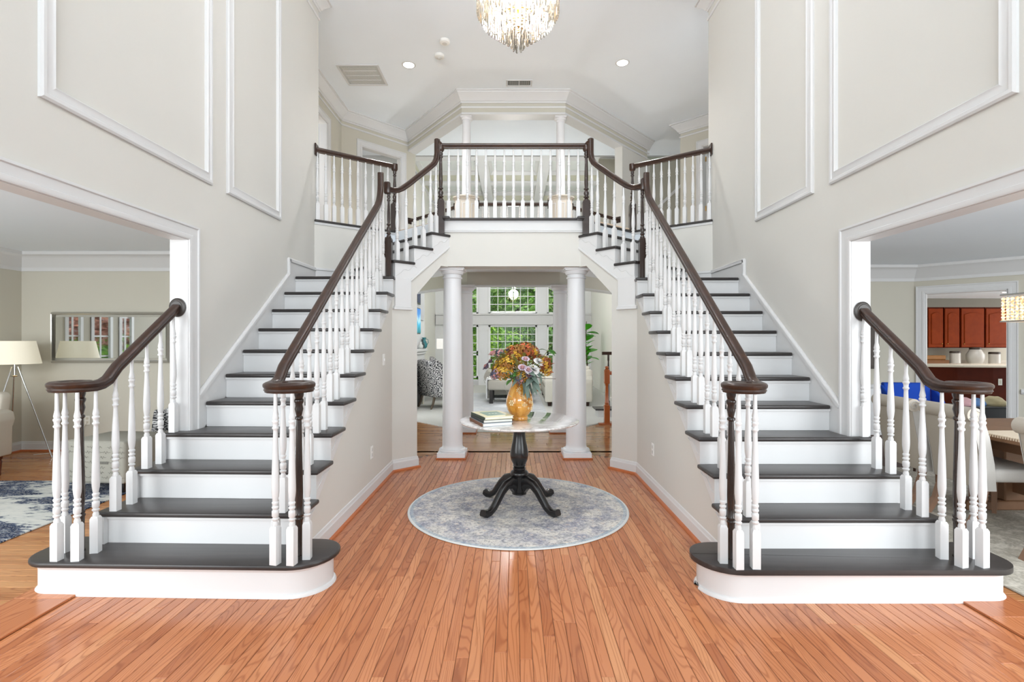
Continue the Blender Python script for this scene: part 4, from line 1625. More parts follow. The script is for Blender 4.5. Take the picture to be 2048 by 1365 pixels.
tv = thing('television', 'flat television showing a mountain lake above the white mantel', 'television', (0, 0, 0))
MB().box(-2.06, -2.02, 10.2, 11.15, 1.60, 2.12).obj('screen', m_screen(), tv)
MB().box(-2.064, -2.03, 10.18, 11.17, 1.58, 2.14).obj('frame', BLACK, tv, bevel=0.004)
sp = thing('picture', 'small dark framed picture above the television', 'picture')
MB().box(-2.06, -2.03, 10.8, 11.2, 2.22, 2.5).obj('frame', BLACK, sp, bevel=0.004)
MB().box(-2.031, -2.027, 10.84, 11.16, 2.25, 2.47).obj('print', M('navy_print', (34, 48, 82), 0.5), sp)
vs_ = thing('vase', 'teal glazed pitcher on the end of the white mantel', 'vase', (-2.03, 11.62, 1.26))
m = MB()
m.lathe([(0.035, 0), (0.065, 0.03), (0.075, 0.08), (0.06, 0.14), (0.035, 0.19), (0.04, 0.23), (0.055, 0.25)], seg=18)
m.obj('body', M('teal_glaze', (52, 122, 128), 0.2, mottle=0.2), vs_, smooth=0.8)
m = MB()
m.tube([(0.04, 0, 0.22), (0.09, 0, 0.2), (0.095, 0, 0.13), (0.065, 0, 0.08)], 0.008, 6)
m.obj('handle', M('teal_glaze', (52, 122, 128)), vs_, smooth=0.8)
for k, (y, h, c) in enumerate(((11.40, 0.2, (40, 60, 62)), (11.22, 0.14, (210, 214, 210)))):
    v2 = thing('vase', ['dark bottle vase on the white mantel beside the teal pitcher', 'small pale jar on the white mantel under the television'][k], 'vase', (-2.03, y, 1.26))
    m = MB()
    m.lathe([(0.03, 0), (0.05, 0.02), (0.05, h * .5), (0.02, h * .75), (0.022, h)], seg=14)
    m.obj('body', M('mantel_jar_%d' % k, c, 0.3), v2, smooth=0.8)
    m = MB()
    m.lathe([(0.02, h - 0.004), (0.026, h + 0.004), (0.02, h + 0.01)], seg=14)
    m.obj('rim', M('mantel_jar_%d' % k, c), v2, smooth=0.8)
wm = thing('wall_medallion', 'round carved white medallion on the light wall beyond the fireplace', 'wall decor', (-2.555, 14.1, 1.62), 0)
m = MB()
for rr in (0.16, 0.3, 0.4):
    m2 = [(0.0, rr * math.cos(a * PI / 16), rr * math.sin(a * PI / 16)) for a in range(33)]
    m.tube(m2, 0.018, 6)
m.obj('ring', TRIM, wm, smooth=0.8)
for k in range(12):
    a = k * PI / 6
    m = MB()
    m.ball((0.01, 0.23 * math.cos(a), 0.23 * math.sin(a)), (0.02, 0.06, 0.06), 8, 5)
    m.obj('petal', TRIM, wm, smooth=0.8)


# ------------------------------------------------------------------ seating in the great room
def fabric(name, col, pattern=None, scale=8.0):
    if name in MATS:
        return MATS[name]
    t = NT(name)
    v = t.coords((1, 1, 1), 'Object')
    wv = t.noise(v, 180, 2)
    c = s2l(col)
    if pattern == 'damask':
        mp = t.coords((scale, scale, scale), 'Object')
        sp = t.n('ShaderNodeSeparateXYZ')
        wob = t.n('ShaderNodeVectorMath', operation='ADD')
        nz = t.n('ShaderNodeTexNoise')
        nz.inputs['Scale'].default_value = 1.1
        nz.inputs['Detail'].default_value = 2.0
        t.l(mp, nz.inputs['Vector'])
        t.l(mp, wob.inputs[0])
        t.l(nz.outputs['Color'], wob.inputs[1])
        t.l(wob.outputs[0], sp.inputs[0])
        u = t.math('ADD', sp.outputs['X'], sp.outputs['Y'])
        a1 = t.math('MULTIPLY', t.math('SINE', t.math('MULTIPLY', u, 3.1)), t.math('SINE', t.math('MULTIPLY', sp.outputs['Z'], 1.9)))
        a2 = t.math('MULTIPLY', t.math('SINE', t.math('ADD', t.math('MULTIPLY', u, 6.2), t.math('MULTIPLY', a1, 2.5))), t.math('COSINE', t.math('MULTIPLY', sp.outputs['Z'], 3.8)))
        f = t.math('GREATER_THAN', t.math('SINE', t.math('MULTIPLY', t.math('ADD', a1, t.math('MULTIPLY', a2, 0.45)), 7.0)), 0.0)
        col_ = t.mix(f, s2l((70, 70, 74)), s2l((206, 206, 206)))
        t.l(col_, t.b.inputs['Base Color'])
    else:
        t.l(t.mix(wv, tuple(x * 0.93 for x in c), tuple(min(1, x * 1.05) for x in c)), t.b.inputs['Base Color'])
    t.b.inputs['Roughness'].default_value = 0.9
    t.b.inputs['Specular IOR Level'].default_value = 0.15
    t.bump(wv, 0.15, 0.002)
    MATS[name] = t.m
    return t.m


DAM = fabric('grey_damask', (150, 150, 150), 'damask', 9.0)
CREAM = fabric('cream_upholstery', (216, 212, 200))
TAUPE = fabric('taupe_upholstery', (176, 172, 162))


def wing_chair(label, loc, rz, mat, sc=1.0):
    c = thing('wing_chair', label, 'chair', loc, rz)
    # faces -Y locally; back at +Y
    m = MB()
    m.box(-0.33, 0.33, -0.35, 0.28, 0.24, 0.36)
    m.obj('seat_base', mat, c, bevel=0.03, bseg=2, smooth=0.8)
    m = MB()
    m.box(-0.27, 0.27, -0.36, 0.20, 0.36, 0.48)
    m.obj('seat_cushion', mat, c, bevel=0.04, bseg=2, smooth=0.8)
    m = MB()
    pts = [(-0.33, 0.30), (0.33, 0.30), (0.35, 0.75), (0.34, 0.92), (0.26, 1.0), (0.0, 1.04), (-0.26, 1.0), (-0.34, 0.92), (-0.35, 0.75)]
    m.prism([(x, 0.20 + (z - 0.3) * 0.17, z) for x, z in pts], (0, 0.12, 0))
    m.obj('backrest', mat, c, bevel=0.03, bseg=2, smooth=0.8)
    for s in (-1, 1):
        m = MB()
        pts = [(-0.30, 0.26), (0.28, 0.26), (0.36, 0.62), (0.40, 0.97), (0.30, 0.98), (0.16, 0.88), (0.04, 0.70), (-0.16, 0.64), (-0.32, 0.62)]
        m.prism([(s * 0.31, y, z) for y, z in pts], (s * 0.085, 0, 0))
        m.obj('wing', mat, c, bevel=0.025, bseg=2, smooth=0.8)
        for y, b in ((-0.28, 0), (0.26, 0.09)):
            m = MB()
            m.tube([(s * 0.27, y, 0.25), (s * 0.275, y + b * 0.4, 0.12), (s * 0.28, y + b, 0.0)], [0.03, 0.025, 0.017], 8)
            m.obj('leg', M('walnut_leg', (92, 78, 62), 0.4), c, smooth=0.8)
    return c


wing_chair('wing chair in grey damask standing before the fireplace', (-1.60, 11.0, 0.012), math.radians(128), DAM)
wing_chair('second grey damask wing chair, behind the first one and nearer the window', (-1.62, 12.6, 0.012), math.radians(100), fabric('pale_damask', (150, 150, 150), 'damask', 9.0))
fl_ = thing('floor_lamp', 'slim floor lamp with a white box shade beyond the damask chairs', 'lamp', (-1.92, 14.2, 0.012))
m = MB()
m.lathe([(0.14, 0), (0.14, 0.02), (0.02, 0.03)], seg=18)
m.obj('base', CHROME, fl_, smooth=0.6)
m = MB()
m.tube([(0, 0, 0.02), (0, 0, 1.45)], 0.011, 8)
m.obj('pole', CHROME, fl_, smooth=0.8)
MB().box(-0.2, 0.2, -0.12, 0.12, 1.20, 1.48).obj('lamp_shade', M('lit_white_shade', (250, 250, 248), 0.8, emit=(255, 250, 240), strength=0.35), fl_, bevel=0.01)


def m_rug(name, style):
    t = NT(name)
    if style == 'round':
        v = t.coords((1, 1, 1), 'Object')
        ln = t.n('ShaderNodeVectorMath', operation='LENGTH')
        t.l(v, ln.inputs[0])
        r = t.math('DIVIDE', ln.outputs['Value'], 0.93)
        sx = t.n('ShaderNodeSeparateXYZ')
        t.l(v, sx.inputs[0])
        ang = t.math('ARCTAN2', sx.outputs['Y'], sx.outputs['X'])
        vo = t.n('ShaderNodeTexVoronoi')
        vo.inputs['Scale'].default_value = 17
        t.l(v, vo.inputs['Vector'])
        n1 = t.noise(v, 22, 5, 0.75, 1.5)
        n2 = t.noise(v, 5.5, 3, 0.6)
        n3 = t.noise(v, 60, 3, 0.7)
        petals = t.math('SINE', t.math('ADD', t.math('MULTIPLY', ang, 8.0), t.math('MULTIPLY', n1, 3.0)))
        rings = t.math('SINE', t.math('ADD', t.math('MULTIPLY', r, 26.0), t.math('MULTIPLY', petals, 0.9)))
        base = t.ramp(n2, [(0.30, (230, 225, 215)), (0.46, (214, 210, 204)), (0.54, (190, 188, 190)), (0.62, (158, 158, 172)), (0.75, (216, 210, 200))])
        c = t.mix(t.math('MULTIPLY', t.math('GREATER_THAN', n1, 0.55), 0.55), base, s2l((126, 128, 138)))
        c = t.mix(t.math('MULTIPLY', t.math('GREATER_THAN', rings, 0.55), 0.42), c, s2l((150, 151, 160)))
        c = t.mix(t.math('MULTIPLY', t.math('LESS_THAN', vo.outputs['Distance'], 0.22), 0.45), c, s2l((232, 214, 196)))
        c = t.mix(t.math('MULTIPLY', t.math('GREATER_THAN', n3, 0.58), 0.5), c, s2l((232, 230, 224)))
        c = t.mix(t.math('MULTIPLY', t.math('LESS_THAN', n3, 0.42), 0.45), c, s2l((92, 92, 98)))
        bl = t.math('MULTIPLY', t.math('GREATER_THAN', r, 0.955), t.math('GREATER_THAN', n1, 0.40))
        c = t.mix(t.math('MULTIPLY', bl, 0.38), c, s2l((150, 178, 196)))
        c = t.mix(t.math('GREATER_THAN', r, 0.986), c, s2l((216, 218, 216)))
    elif style == 'navy':
        v = t.coords((1, 1, 1), 'Object')
        n1 = t.noise(t.coords((1.1, 1.8, 1), 'Object'), 1.5, 4, 0.6, 0.6)
        n2 = t.noise(t.coords((2, 9, 2), 'Object'), 4, 4, 0.7)
        n3 = t.noise(v, 70, 2)
        f = t.math('ADD', t.math('MULTIPLY', n1, 0.8), t.math('MULTIPLY', n2, 0.3))
        c = t.ramp(f, [(0.46, (222, 222, 216)), (0.52, (206, 208, 204)), (0.545, (70, 84, 112)), (0.62, (38, 48, 74)), (0.70, (120, 130, 146)), (0.76, (218, 218, 212))])
        c = t.mix(t.math('MULTIPLY', t.math('GREATER_THAN', n3, 0.55), 0.4), c, s2l((214, 214, 208)))
    elif style == 'dining':
        v = t.coords((1, 1, 1), 'Object')
        n1 = t.noise(v, 3, 4, 0.7, 1.0)
        n3 = t.noise(v, 60, 2)
        c = t.ramp(n1, [(0.35, (196, 190, 176)), (0.5, (172, 166, 154)), (0.6, (214, 208, 196)), (0.75, (146, 142, 134))])
        c = t.mix(t.math('MULTIPLY', t.math('GREATER_THAN', n3, 0.56), 0.35), c, s2l((222, 218, 208)))
    else:
        v = t.coords((1, 1, 1), 'Object')
        n1 = t.noise(t.coords((1, 3, 1), 'Object'), 2.5, 4, 0.7, 0.8)
        c = t.ramp(n1, [(0.35, (224, 226, 228)), (0.5, (196, 200, 204)), (0.62, (226, 226, 226)), (0.75, (170, 176, 182))])
    t.l(c, t.b.inputs['Base Color'])
    t.b.inputs['Roughness'].default_value = 0.95
    t.b.inputs['Specular IOR Level'].default_value = 0.1
    t.bump(t.noise(t.coords((1, 1, 1), 'Object'), 220, 2), 0.25, 0.003)
    return t.m


def tag(o, label, cat, group=None):
    o['label'] = label
    o['category'] = cat
    o['kind'] = 'thing'
    if group:
        o['group'] = group
    return o


m = MB()
m.box(-1.35, 0.66, -2.1, 2.1, 0, 0.012)
tag(m.obj('rug', m_rug('great_room_rug', 'pale'), loc=(0.0, 11.75, 0.012), bevel=0.004), 'pale grey patterned rug under the ottoman in the great room', 'rug')
ot = thing('ottoman', 'taupe bench ottoman with dark square legs and a white throw, behind the flower vase', 'ottoman', (-0.16, 11.9, 0.024))
m = MB()
m.box(-0.42, 0.62, -0.45, 0.45, 0.30, 0.52)
m.obj('cushion', TAUPE, ot, bevel=0.04, bseg=2, smooth=0.8)
for x in (-0.34, 0.54):
    for y in (-0.38, 0.38):
        MB().box(x - 0.04, x + 0.04, y - 0.04, y + 0.04, 0, 0.31).obj('leg', M('ottoman_leg_black', (34, 30, 28), 0.4), ot, bevel=0.004)
th = thing('throw_blanket', 'white throw with a dark edge laid over the taupe ottoman', 'blanket', (-0.16, 11.9, 0.545))
MB().box(-0.43, 0.5, -0.30, 0.46, 0, 0.035).obj('fold', M('white_throw', (240, 240, 240), 0.9, mottle=.02), th, bevel=0.012, bseg=2, smooth=0.8)
m = MB()
m.box(-0.466, -0.432, -0.30, 0.2, -0.42, 0.035)
m.obj('hanging_end', M('white_throw', (240, 240, 240)), th, bevel=0.01)
tray = thing('tray', 'dark flat tray on the white throw', 'tray', (-0.02, 11.75, 0.581))
MB().box(-0.2, 0.3, -0.15, 0.15, 0, 0.014).obj('tray_base', M('slate_tray', (92, 100, 104), 0.4), tray)
m = MB()
frame_path(m, [(0, 0), (0, 0.04), (0.012, 0.04), (0.012, 0)], [(-0.2, -0.15, 0), (0.3, -0.15, 0), (0.3, 0.15, 0), (-0.2, 0.15, 0)], (0, 0, 1), closed=True)
m.obj('tray_rim', M('slate_tray', (92, 100, 104)), tray)
ch = thing('armchair', 'taupe armchair with a rolled arm behind the ottoman', 'chair', (-0.42, 13.0, 0.024))
for ax_ in (-0.18, 0.72):
    m = MB()
    m.tube([(ax_, -0.4, 0.52), (ax_, 0.4, 0.56)], 0.13, 14)
    m.obj('rolled_arm', TAUPE, ch, smooth=0.8)
    m = MB()
    m.box(ax_ - 0.07, ax_ + 0.07, -0.36, 0.4, 0.0, 0.5)
    m.obj('arm_panel', TAUPE, ch, bevel=0.02)
m = MB()
m.box(-0.26, 0.8, -0.4, 0.42, 0.08, 0.42)
m.obj('seat', TAUPE, ch, bevel=0.03, bseg=2, smooth=0.8)
m = MB()
m.prism([(-0.1, 0.3, 0.4), (0.64, 0.3, 0.4), (0.64, 0.42, 0.92), (-0.1, 0.42, 0.92)], (0, 0.16, 0))
m.obj('backrest', TAUPE, ch, bevel=0.05, bseg=2, smooth=0.8)


def sofa(label, loc, rz, L, mat, pillow=None):
    s_ = thing('sofa', label, 'sofa', loc, rz)
    m = MB()
    m.box(-L / 2, L / 2, -0.42, 0.42, 0.1, 0.36)
    m.obj('seat_base', mat, s_, bevel=0.03, bseg=2, smooth=0.8)
    n = max(1, round(L / 0.75))
    w = (L - 0.4) / n
    for i in range(n):
        x0 = -L / 2 + 0.2 + i * w
        m = MB()
        m.box(x0 + 0.01, x0 + w - 0.01, -0.44, 0.2, 0.37, 0.52)
        m.obj('seat_cushion', mat, s_, bevel=0.05, bseg=3, smooth=0.8)
        m = MB()
        m.prism([(x0 + 0.01, 0.18, 0.5), (x0 + w - 0.01, 0.18, 0.5), (x0 + w - 0.01, 0.26, 0.86), (x0 + 0.01, 0.26, 0.86)], (0, 0.18, 0))
        m.obj('back_cushion', mat, s_, bevel=0.05, bseg=3, smooth=0.8)
    m = MB()
    m.box(-L / 2, L / 2, 0.30, 0.45, 0.1, 0.80)
    m.obj('backrest', mat, s_, bevel=0.05, bseg=2, smooth=0.8)
    for sx in (-1, 1):
        m = MB()
        pts = [(-0.10, 0.10), (0.08, 0.10), (0.09, 0.42), (0.13, 0.50), (0.13, 0.60), (0.06, 0.66), (-0.06, 0.66), (-0.11, 0.60), (-0.10, 0.50)]
        m.prism([(sx * (L / 2 - 0.06 + u), -0.45, z) for u, z in pts], (0, 0.88, 0))
        m.obj('rolled_arm', mat, s_, bevel=0.015, bseg=2, smooth=0.8)
        for y in (-0.36, 0.36):
            m = MB()
            m.lathe([(0.03, 0), (0.045, 0.11)], (sx * (L / 2 - 0.12), y), 8)
            m.obj('foot', DARKLEG, s_, smooth=0.8)
    return s_


sofa('long cream sofa seen end-on past the dining room side columns, rolled arm towards the hall', (1.20, 12.30, 0.012), -PI / 2, 2.5, CREAM).scale = (1, 1.15, 1)
pc = thing('cushion', 'pale grey square cushion in the corner of the long cream sofa', 'cushion', (1.42, 11.42, 0.53), 0.3)
m = MB()
m.ball((0, 0, 0.2), (0.24, 0.09, 0.22), 12, 8)
m.obj('cushion_cover', fabric('cushion_grey', (196, 194, 188)), pc, smooth=0.9)

# fiddle-leaf fig by the corner
pl_ = thing('potted_fig', 'fiddle-leaf fig with broad bright leaves in the far corner of the great room', 'plant', (1.98, 13.9, 0.012))
m = MB()
m.lathe([(0.14, 0), (0.19, 0.3), (0.2, 0.32), (0.17, 0.32), (0.16, 0.28)], seg=18)
m.obj('pot', M('white_pot', (230, 230, 228), 0.4), pl_, smooth=0.6)
m = MB()
m.tube([(0, 0, 0.28), (0.02, 0, 0.8), (-0.02, 0.02, 1.35), (0.0, 0.0, 1.95)], [0.02, 0.018, 0.014, 0.008], 8)
m.obj('stem', M('bark_brown', (96, 76, 56), 0.8), pl_, smooth=0.8)
LEAFG = M('fig_leaf_green', (84, 176, 44), 0.4, mottle=0.3)


def leaf_mesh(name, L, W, mat, droop=0.25, fold=0.15, n=5):
    m = MB()
    vs, fs = [], []
    for i in range(n + 1):
        u = i / n
        w = W * math.sin(PI * min(1, 0.06 + u * 0.94)) ** 0.8 * (0.75 + 0.4 * u)
        x = L * u
        z = -droop * L * u * u
        vs += [(x, -w, z + fold * w), (x, 0, z), (x, w, z + fold * w)]
    for i in range(n):
        a = i * 3
        fs += [(a, a + 1, a + 4, a + 3), (a + 1, a + 2, a + 5, a + 4)]
    m.add(vs, fs)
    return m.mesh(name, mat, smooth=1.2)


figl = leaf_mesh('leaf', 0.30, 0.12, LEAFG)
for k in range(26):
    h = 0.75 + 1.1 * k / 26
    o = put('leaf', figl, pl_, (0, 0, h))
    o.rotation_euler = (random.uniform(-.3, .3), random.uniform(-0.9, 0.1), k * 2.4)
    o.scale = [random.uniform(0.8, 1.25)] * 3

# stair newel in golden oak with its rail at the great room edge
GO = M('golden_oak', (176, 92, 40), 0.25, mottle=0.15, coat=0.3)
gn = thing('newel_post', 'golden oak newel post beside the passage, with white balusters running behind the wall', 'newel post', (1.60, 8.78, 0.0))
m = MB()
w = 0.045
m.box(-w, w, -w, w, 0.0, 0.33)
m.obj('lower_block', GO, gn, bevel=0.004)
m = MB()
m.lathe([(0.042, .33), (0.03, .35), (0.04, .362), (0.034, .38), (0.03, .5), (0.024, .66), (0.036, .68), (0.026, .69), (0.04, .70)], seg=14)
m.obj('turned_shaft', GO, gn, smooth=0.7)
m = MB()
m.box(-w, w, -w, w, 0.70, 0.94)
m.obj('upper_block', GO, gn, bevel=0.006)
m = MB()
m.lathe([(0.03, .94), (0.034, .95), (0.02, .958), (0.034, .975), (0.03, .992), (0.012, 1.0)], seg=14)
m.obj('finial', GO, gn, smooth=0.8)
m = MB()
m.box(w, 1.2, -0.028, 0.028, 0.85, 0.91)
m.obj('handrail', GO, gn, bevel=0.012, bseg=2, smooth=0.7)
MB().box(-0.14, 1.2, -0.06, 0.06, 0.0, 0.02).obj('shoe_plate', SHOE, gn, bevel=0.003)
for k in range(5):
    o = put('baluster', baluster_mesh(0.83), gn, (0.13 + k * 0.13, 0, 0.02))
nd = thing('stair_railing', 'dark slim newel and rail end on the steps behind the golden oak post', 'railing', (1.78, 9.6, 0.0))
m = MB()
m.lathe([(0.03, 0), (0.03, .3), (0.02, .32), (0.022, .8), (0.014, 1.05), (0.02, 1.07), (0.02, 1.18)], seg=12)
m.obj('newel_post', NEWEL, nd, smooth=0.7)
m = MB()
m.sweep(RP, [(-0.12, 0, 1.2), (0.13, 0, 1.2), (0.22, 0, 1.26), (0.8, 0, 1.75)])
m.obj('handrail', RAIL, nd, smooth=0.6)
for k in range(4):
    put('baluster', baluster_mesh(1.0 + 0.12 * k), nd, (0.12 + 0.12 * k, 0, 0.17))
m = MB()
m.box(-0.26, 0.8, -0.12, 0.3, 0.14, 0.17)
m.obj('tread', TREAD, nd, bevel=0.008)
MB().box(-0.2, 0.8, -0.08, 0.3, 0, 0.14).obj('riser', RISER, nd)
rm = thing('mirror', 'round white framed mirror on the pale wall behind the golden oak post', 'mirror', (2.88, 11.9, 1.52))
m = MB()
m.lathe([(0.0, -0.004), (0.36, -0.004), (0.36, 0.004), (0.0, 0.004)], seg=32)
m.xf(Matrix.Rotation(PI / 2, 4, 'Y'))
m.obj('mirror_glass', M('mirror_silver', (235, 238, 238), 0.03, metal=1.0, mottle=0), rm)
m = MB()
m.lathe([(0.35, -0.02), (0.43, -0.02), (0.43, 0.01), (0.35, 0.02)], seg=32)
m.xf(Matrix.Rotation(PI / 2, 4, 'Y'))
m.obj('frame', TRIM, rm, smooth=0.6)
# ------------------------------------------------------------------ living room
LXW, LYB = -6.39, 6.65
MB().box(LXW, -2.5, LYB, LYB + 0.12, 0, ZR + 0.05).obj('wall_living_room_back', WALL2, kind='structure')
wins = [(4.61, 4.93), (5.06, 5.48), (5.62, 5.93)]
m = MB()
edges = [1.0] + [v for w in wins for v in w] + [LYB + 0.12]
for i in range(0, len(edges), 2):
    m.box(LXW - 0.05, LXW, edges[i], edges[i + 1], 0, ZR + 0.05)
for a, b in wins:
    m.box(LXW - 0.05, LXW, a, b, 0, 0.55)
    m.box(LXW - 0.05, LXW, a, b, 2.15, ZR + 0.05)
m.obj('wall_living_room_west', WALL2, kind='structure')
for a, b in wins:
    window(LXW - 0.02, (a + b) / 2, (b - a) / 2, 0.55, 2.15, 2, 5, ang=PI / 2, mat=M('window_grey_white', (226, 228, 228), 0.4, mottle=0), fw=0.025, dep=0.025)
    m = MB()
    frame_path(m, [(0, 0), (0, 0.012), (0.055, 0.016), (0.06, 0)], [(LXW, a, 0.55), (LXW, a, 2.15), (LXW, b, 2.15), (LXW, b, 0.55)], (1, 0, 0), closed=True)
    m.obj(trim_name(), TRIM, kind='structure', smooth=0.5)
MB().box(LXW - 0.14, -2.5, 0.2, LYB + 0.12, ZR, ZR + 0.08).obj('ceiling', CEIL, kind='structure')
CROWN2 = [(0, 0), (0, -0.235), (0.016, -0.235), (0.02, -0.19), (0.05, -0.15), (0.10, -0.08), (0.14, -0.045), (0.155, -0.04), (0.165, 0)]
crown([(-2.5, LYB), (LXW, LYB), (LXW, 1.0)], ZR, CROWN2, low=False, sgn=1)
m = MB()
m.sweep(BASE_PROF, [(-2.5, LYB, 0), (LXW, LYB, 0), (LXW, 1.0, 0)])
m.obj('baseboard_living_room', TRIM, kind='structure')
m = MB()
m.sweep(SHOE_PROF, [(-2.5, LYB, 0), (LXW, LYB, 0), (LXW, 1.0, 0)])
m.obj('baseboard_living_room_shoe', SHOE, kind='structure')

mi = thing('wall_mirror', 'wide silver framed mirror on the living room wall, reflecting windows and leaves', 'mirror', (-5.20, LYB - 0.03, 1.475))
hw, hh = 0.74, 0.295
MB().box(-hw + 0.03, hw - 0.03, -0.012, 0.0, -hh + 0.03, hh - 0.03).obj('mirror_glass', M('mirror_silver', (235, 238, 238), 0.03, metal=1.0, mottle=0), mi)
m = MB()
frame_path(m, [(0, 0), (0, 0.045), (-0.012, 0.05), (-0.03, 0.02), (-0.035, 0.0)], [(-hw, 0.01, -hh), (-hw, 0.01, hh), (hw, 0.01, hh), (hw, 0.01, -hh)], (0, -1, 0), closed=True)
m.obj('frame', M('brushed_silver', (182, 180, 174), 0.3, metal=0.8, mottle=.05), mi)

lp = thing('floor_lamp', 'tripod floor lamp with a cream drum shade and thin chrome legs by the mirror', 'lamp', (-6.0, 6.16, 0))
m = MB()
m.lathe([(0.245, 1.155), (0.19, 1.43), (0.187, 1.43), (0.242, 1.155)], seg=32)
m.obj('lamp_shade', M('cream_shade', (244, 238, 220), 0.85, emit=(255, 244, 214), strength=0.22, mottle=.01), lp, smooth=0.6)
for a in (0, 2 * PI / 3, 4 * PI / 3):
    b = a + 0.35
    m = MB()
    m.tube([(0.03 * math.cos(b), 0.03 * math.sin(b), 1.12), (0.36 * math.cos(b), 0.36 * math.sin(b), 0.0)], 0.0085, 8)
    m.obj('leg', CHROME, lp, smooth=0.8)
m = MB()
m.lathe([(0.035, 1.0), (0.04, 1.01), (0.035, 1.02)], seg=14)
m.tube([(0, 0, 1.02), (0, 0, 1.2)], 0.012, 8)
m.obj('hub', CHROME, lp, smooth=0.8)
ou = thing('outlet', 'white wall outlet low on the living room wall beside the lamp', 'outlet', (-5.53, LYB - 0.004, 0.40))
MB().box(-0.036, 0.036, -0.006, 0, -0.058, 0.058).obj('plate', M('outlet_white', (238, 236, 226), 0.4, mottle=0), ou, bevel=0.003)
for dz in (-0.024, 0.024):
    MB().box(-0.016, 0.016, -0.008, -0.005, dz - 0.014, dz + 0.014).obj('socket', M('socket_cream', (214, 208, 190), 0.4, mottle=0), ou, bevel=0.003)
lc = thing('lamp_cord', 'thin white lamp cord hanging from the outlet to the floor', 'cord')
m = MB()
m.tube([(-5.53, LYB - 0.012, 0.38), (-5.56, LYB - 0.05, 0.30), (-5.60, LYB - 0.06, 0.12), (-5.54, LYB - 0.06, 0.012), (-5.7, LYB - 0.07, 0.008), (-6.0, 6.4, 0.008)], 0.004, 6)
m.obj('wire', M('cord_white', (220, 216, 206), 0.5, mottle=0), lc, smooth=0.8)

LIN = fabric('linen_beige', (214, 206, 192))
ac = thing('armchair', 'beige linen armchair with turned wooden legs at the edge of the living room', 'chair', (-5.77, 5.10, 0), math.radians(4))
ac.scale = (0.85, 0.9, 1)
m = MB()
m.box(-0.42, 0.42, -0.40, 0.40, 0.2, 0.38)
m.obj('seat_base', LIN, ac, bevel=0.05, bseg=3, smooth=0.8)
m = MB()
m.box(-0.32, 0.32, -0.42, 0.26, 0.38, 0.5)
m.obj('seat_cushion', LIN, ac, bevel=0.05, bseg=3, smooth=0.8)
m = MB()
m.prism([(-0.42, 0.22, 0.3), (0.42, 0.22, 0.3), (0.42, 0.34, 0.84), (0.36, 0.36, 0.88), (-0.36, 0.36, 0.88), (-0.42, 0.34, 0.84)], (0, 0.16, 0))
m.obj('backrest', LIN, ac, bevel=0.05, bseg=3, smooth=0.8)
for sx in (-1, 1):
    m = MB()
    pts = [(-0.08, 0.22), (0.08, 0.22), (0.09, 0.52), (0.12, 0.60), (0.10, 0.68), (0.02, 0.71), (-0.07, 0.68), (-0.10, 0.60), (-0.08, 0.52)]
    m.prism([(sx * 0.44 + u, -0.42, z) for u, z in pts], (0, 0.80, 0))
    m.obj('rolled_arm', LIN, ac, bevel=0.02, bseg=2, smooth=0.8)
    for y in (-0.34, 0.36):
        m = MB()
        m.lathe([(0.014, 0), (0.02, 0.02), (0.016, 0.03), (0.026, 0.12), (0.03, 0.15), (0.02, 0.165), (0.034, 0.18), (0.034, 0.22)], (sx * 0.38, y), 12)
        m.obj('leg', M('mahogany_leg', (96, 46, 24), 0.3), ac, smooth=0.8)

oc = thing('ottoman', 'square ottoman in grey script-print linen behind the curled handrail', 'ottoman', (-3.86, 5.02, 0), math.radians(-6))
SCR = fabric('script_linen', (160, 158, 148))
m = MB()
m.box(-0.33, 0.29, -0.26, 0.28, 0.10, 0.50)
m.obj('body', SCR, oc, bevel=0.03, bseg=2, smooth=0.8)
for x in (-0.27, 0.23):
    for y in (-0.2, 0.22):
        m = MB()
        m.tube([(x, y, 0.0), (x, y, 0.11)], [0.016, 0.028], 8)
        m.obj('leg', BLACK, oc)
INK = M('script_ink', (112, 110, 103), 0.9, mottle=0)
m = MB()
rs = random.Random(3)
for row in range(7):
    z = 0.16 + row * 0.047
    x = -0.28 + rs.uniform(0, .08)
    while x < 0.2:
        L = rs.uniform(0.06, 0.16)
        n = int(L / 0.005)
        pts = [(x + L * i / n, -0.262, z + 0.008 * math.sin(i * 1.25 + row) * (1 + 0.8 * math.sin(i * .45 + x * 40))) for i in range(n + 1)]
        m.tube(pts, 0.0011, 4)
        x += L + rs.uniform(0.02, 0.07)
o = m.obj('script_print', INK, oc)
o['kind'] = 'stuff'
MB().box(0.02, 0.13, -0.2625, -0.26, 0.285, 0.31).obj('print_band', INK, oc)
wing_chair('grey swirl-print wing chair mostly hidden behind the opening post', (-3.80, 6.05, 0.0), math.radians(30), DAM).scale = (1, 1, 0.62)
m = MB()
m.box(-1.55, 1.25, -1.5, 1.45, 0, 0.012)
tag(m.obj('rug', m_rug('living_room_rug', 'navy'), loc=(-4.87, 3.75, 0.0), bevel=0.004), 'ivory rug with distressed navy motifs on the living room floor', 'rug')

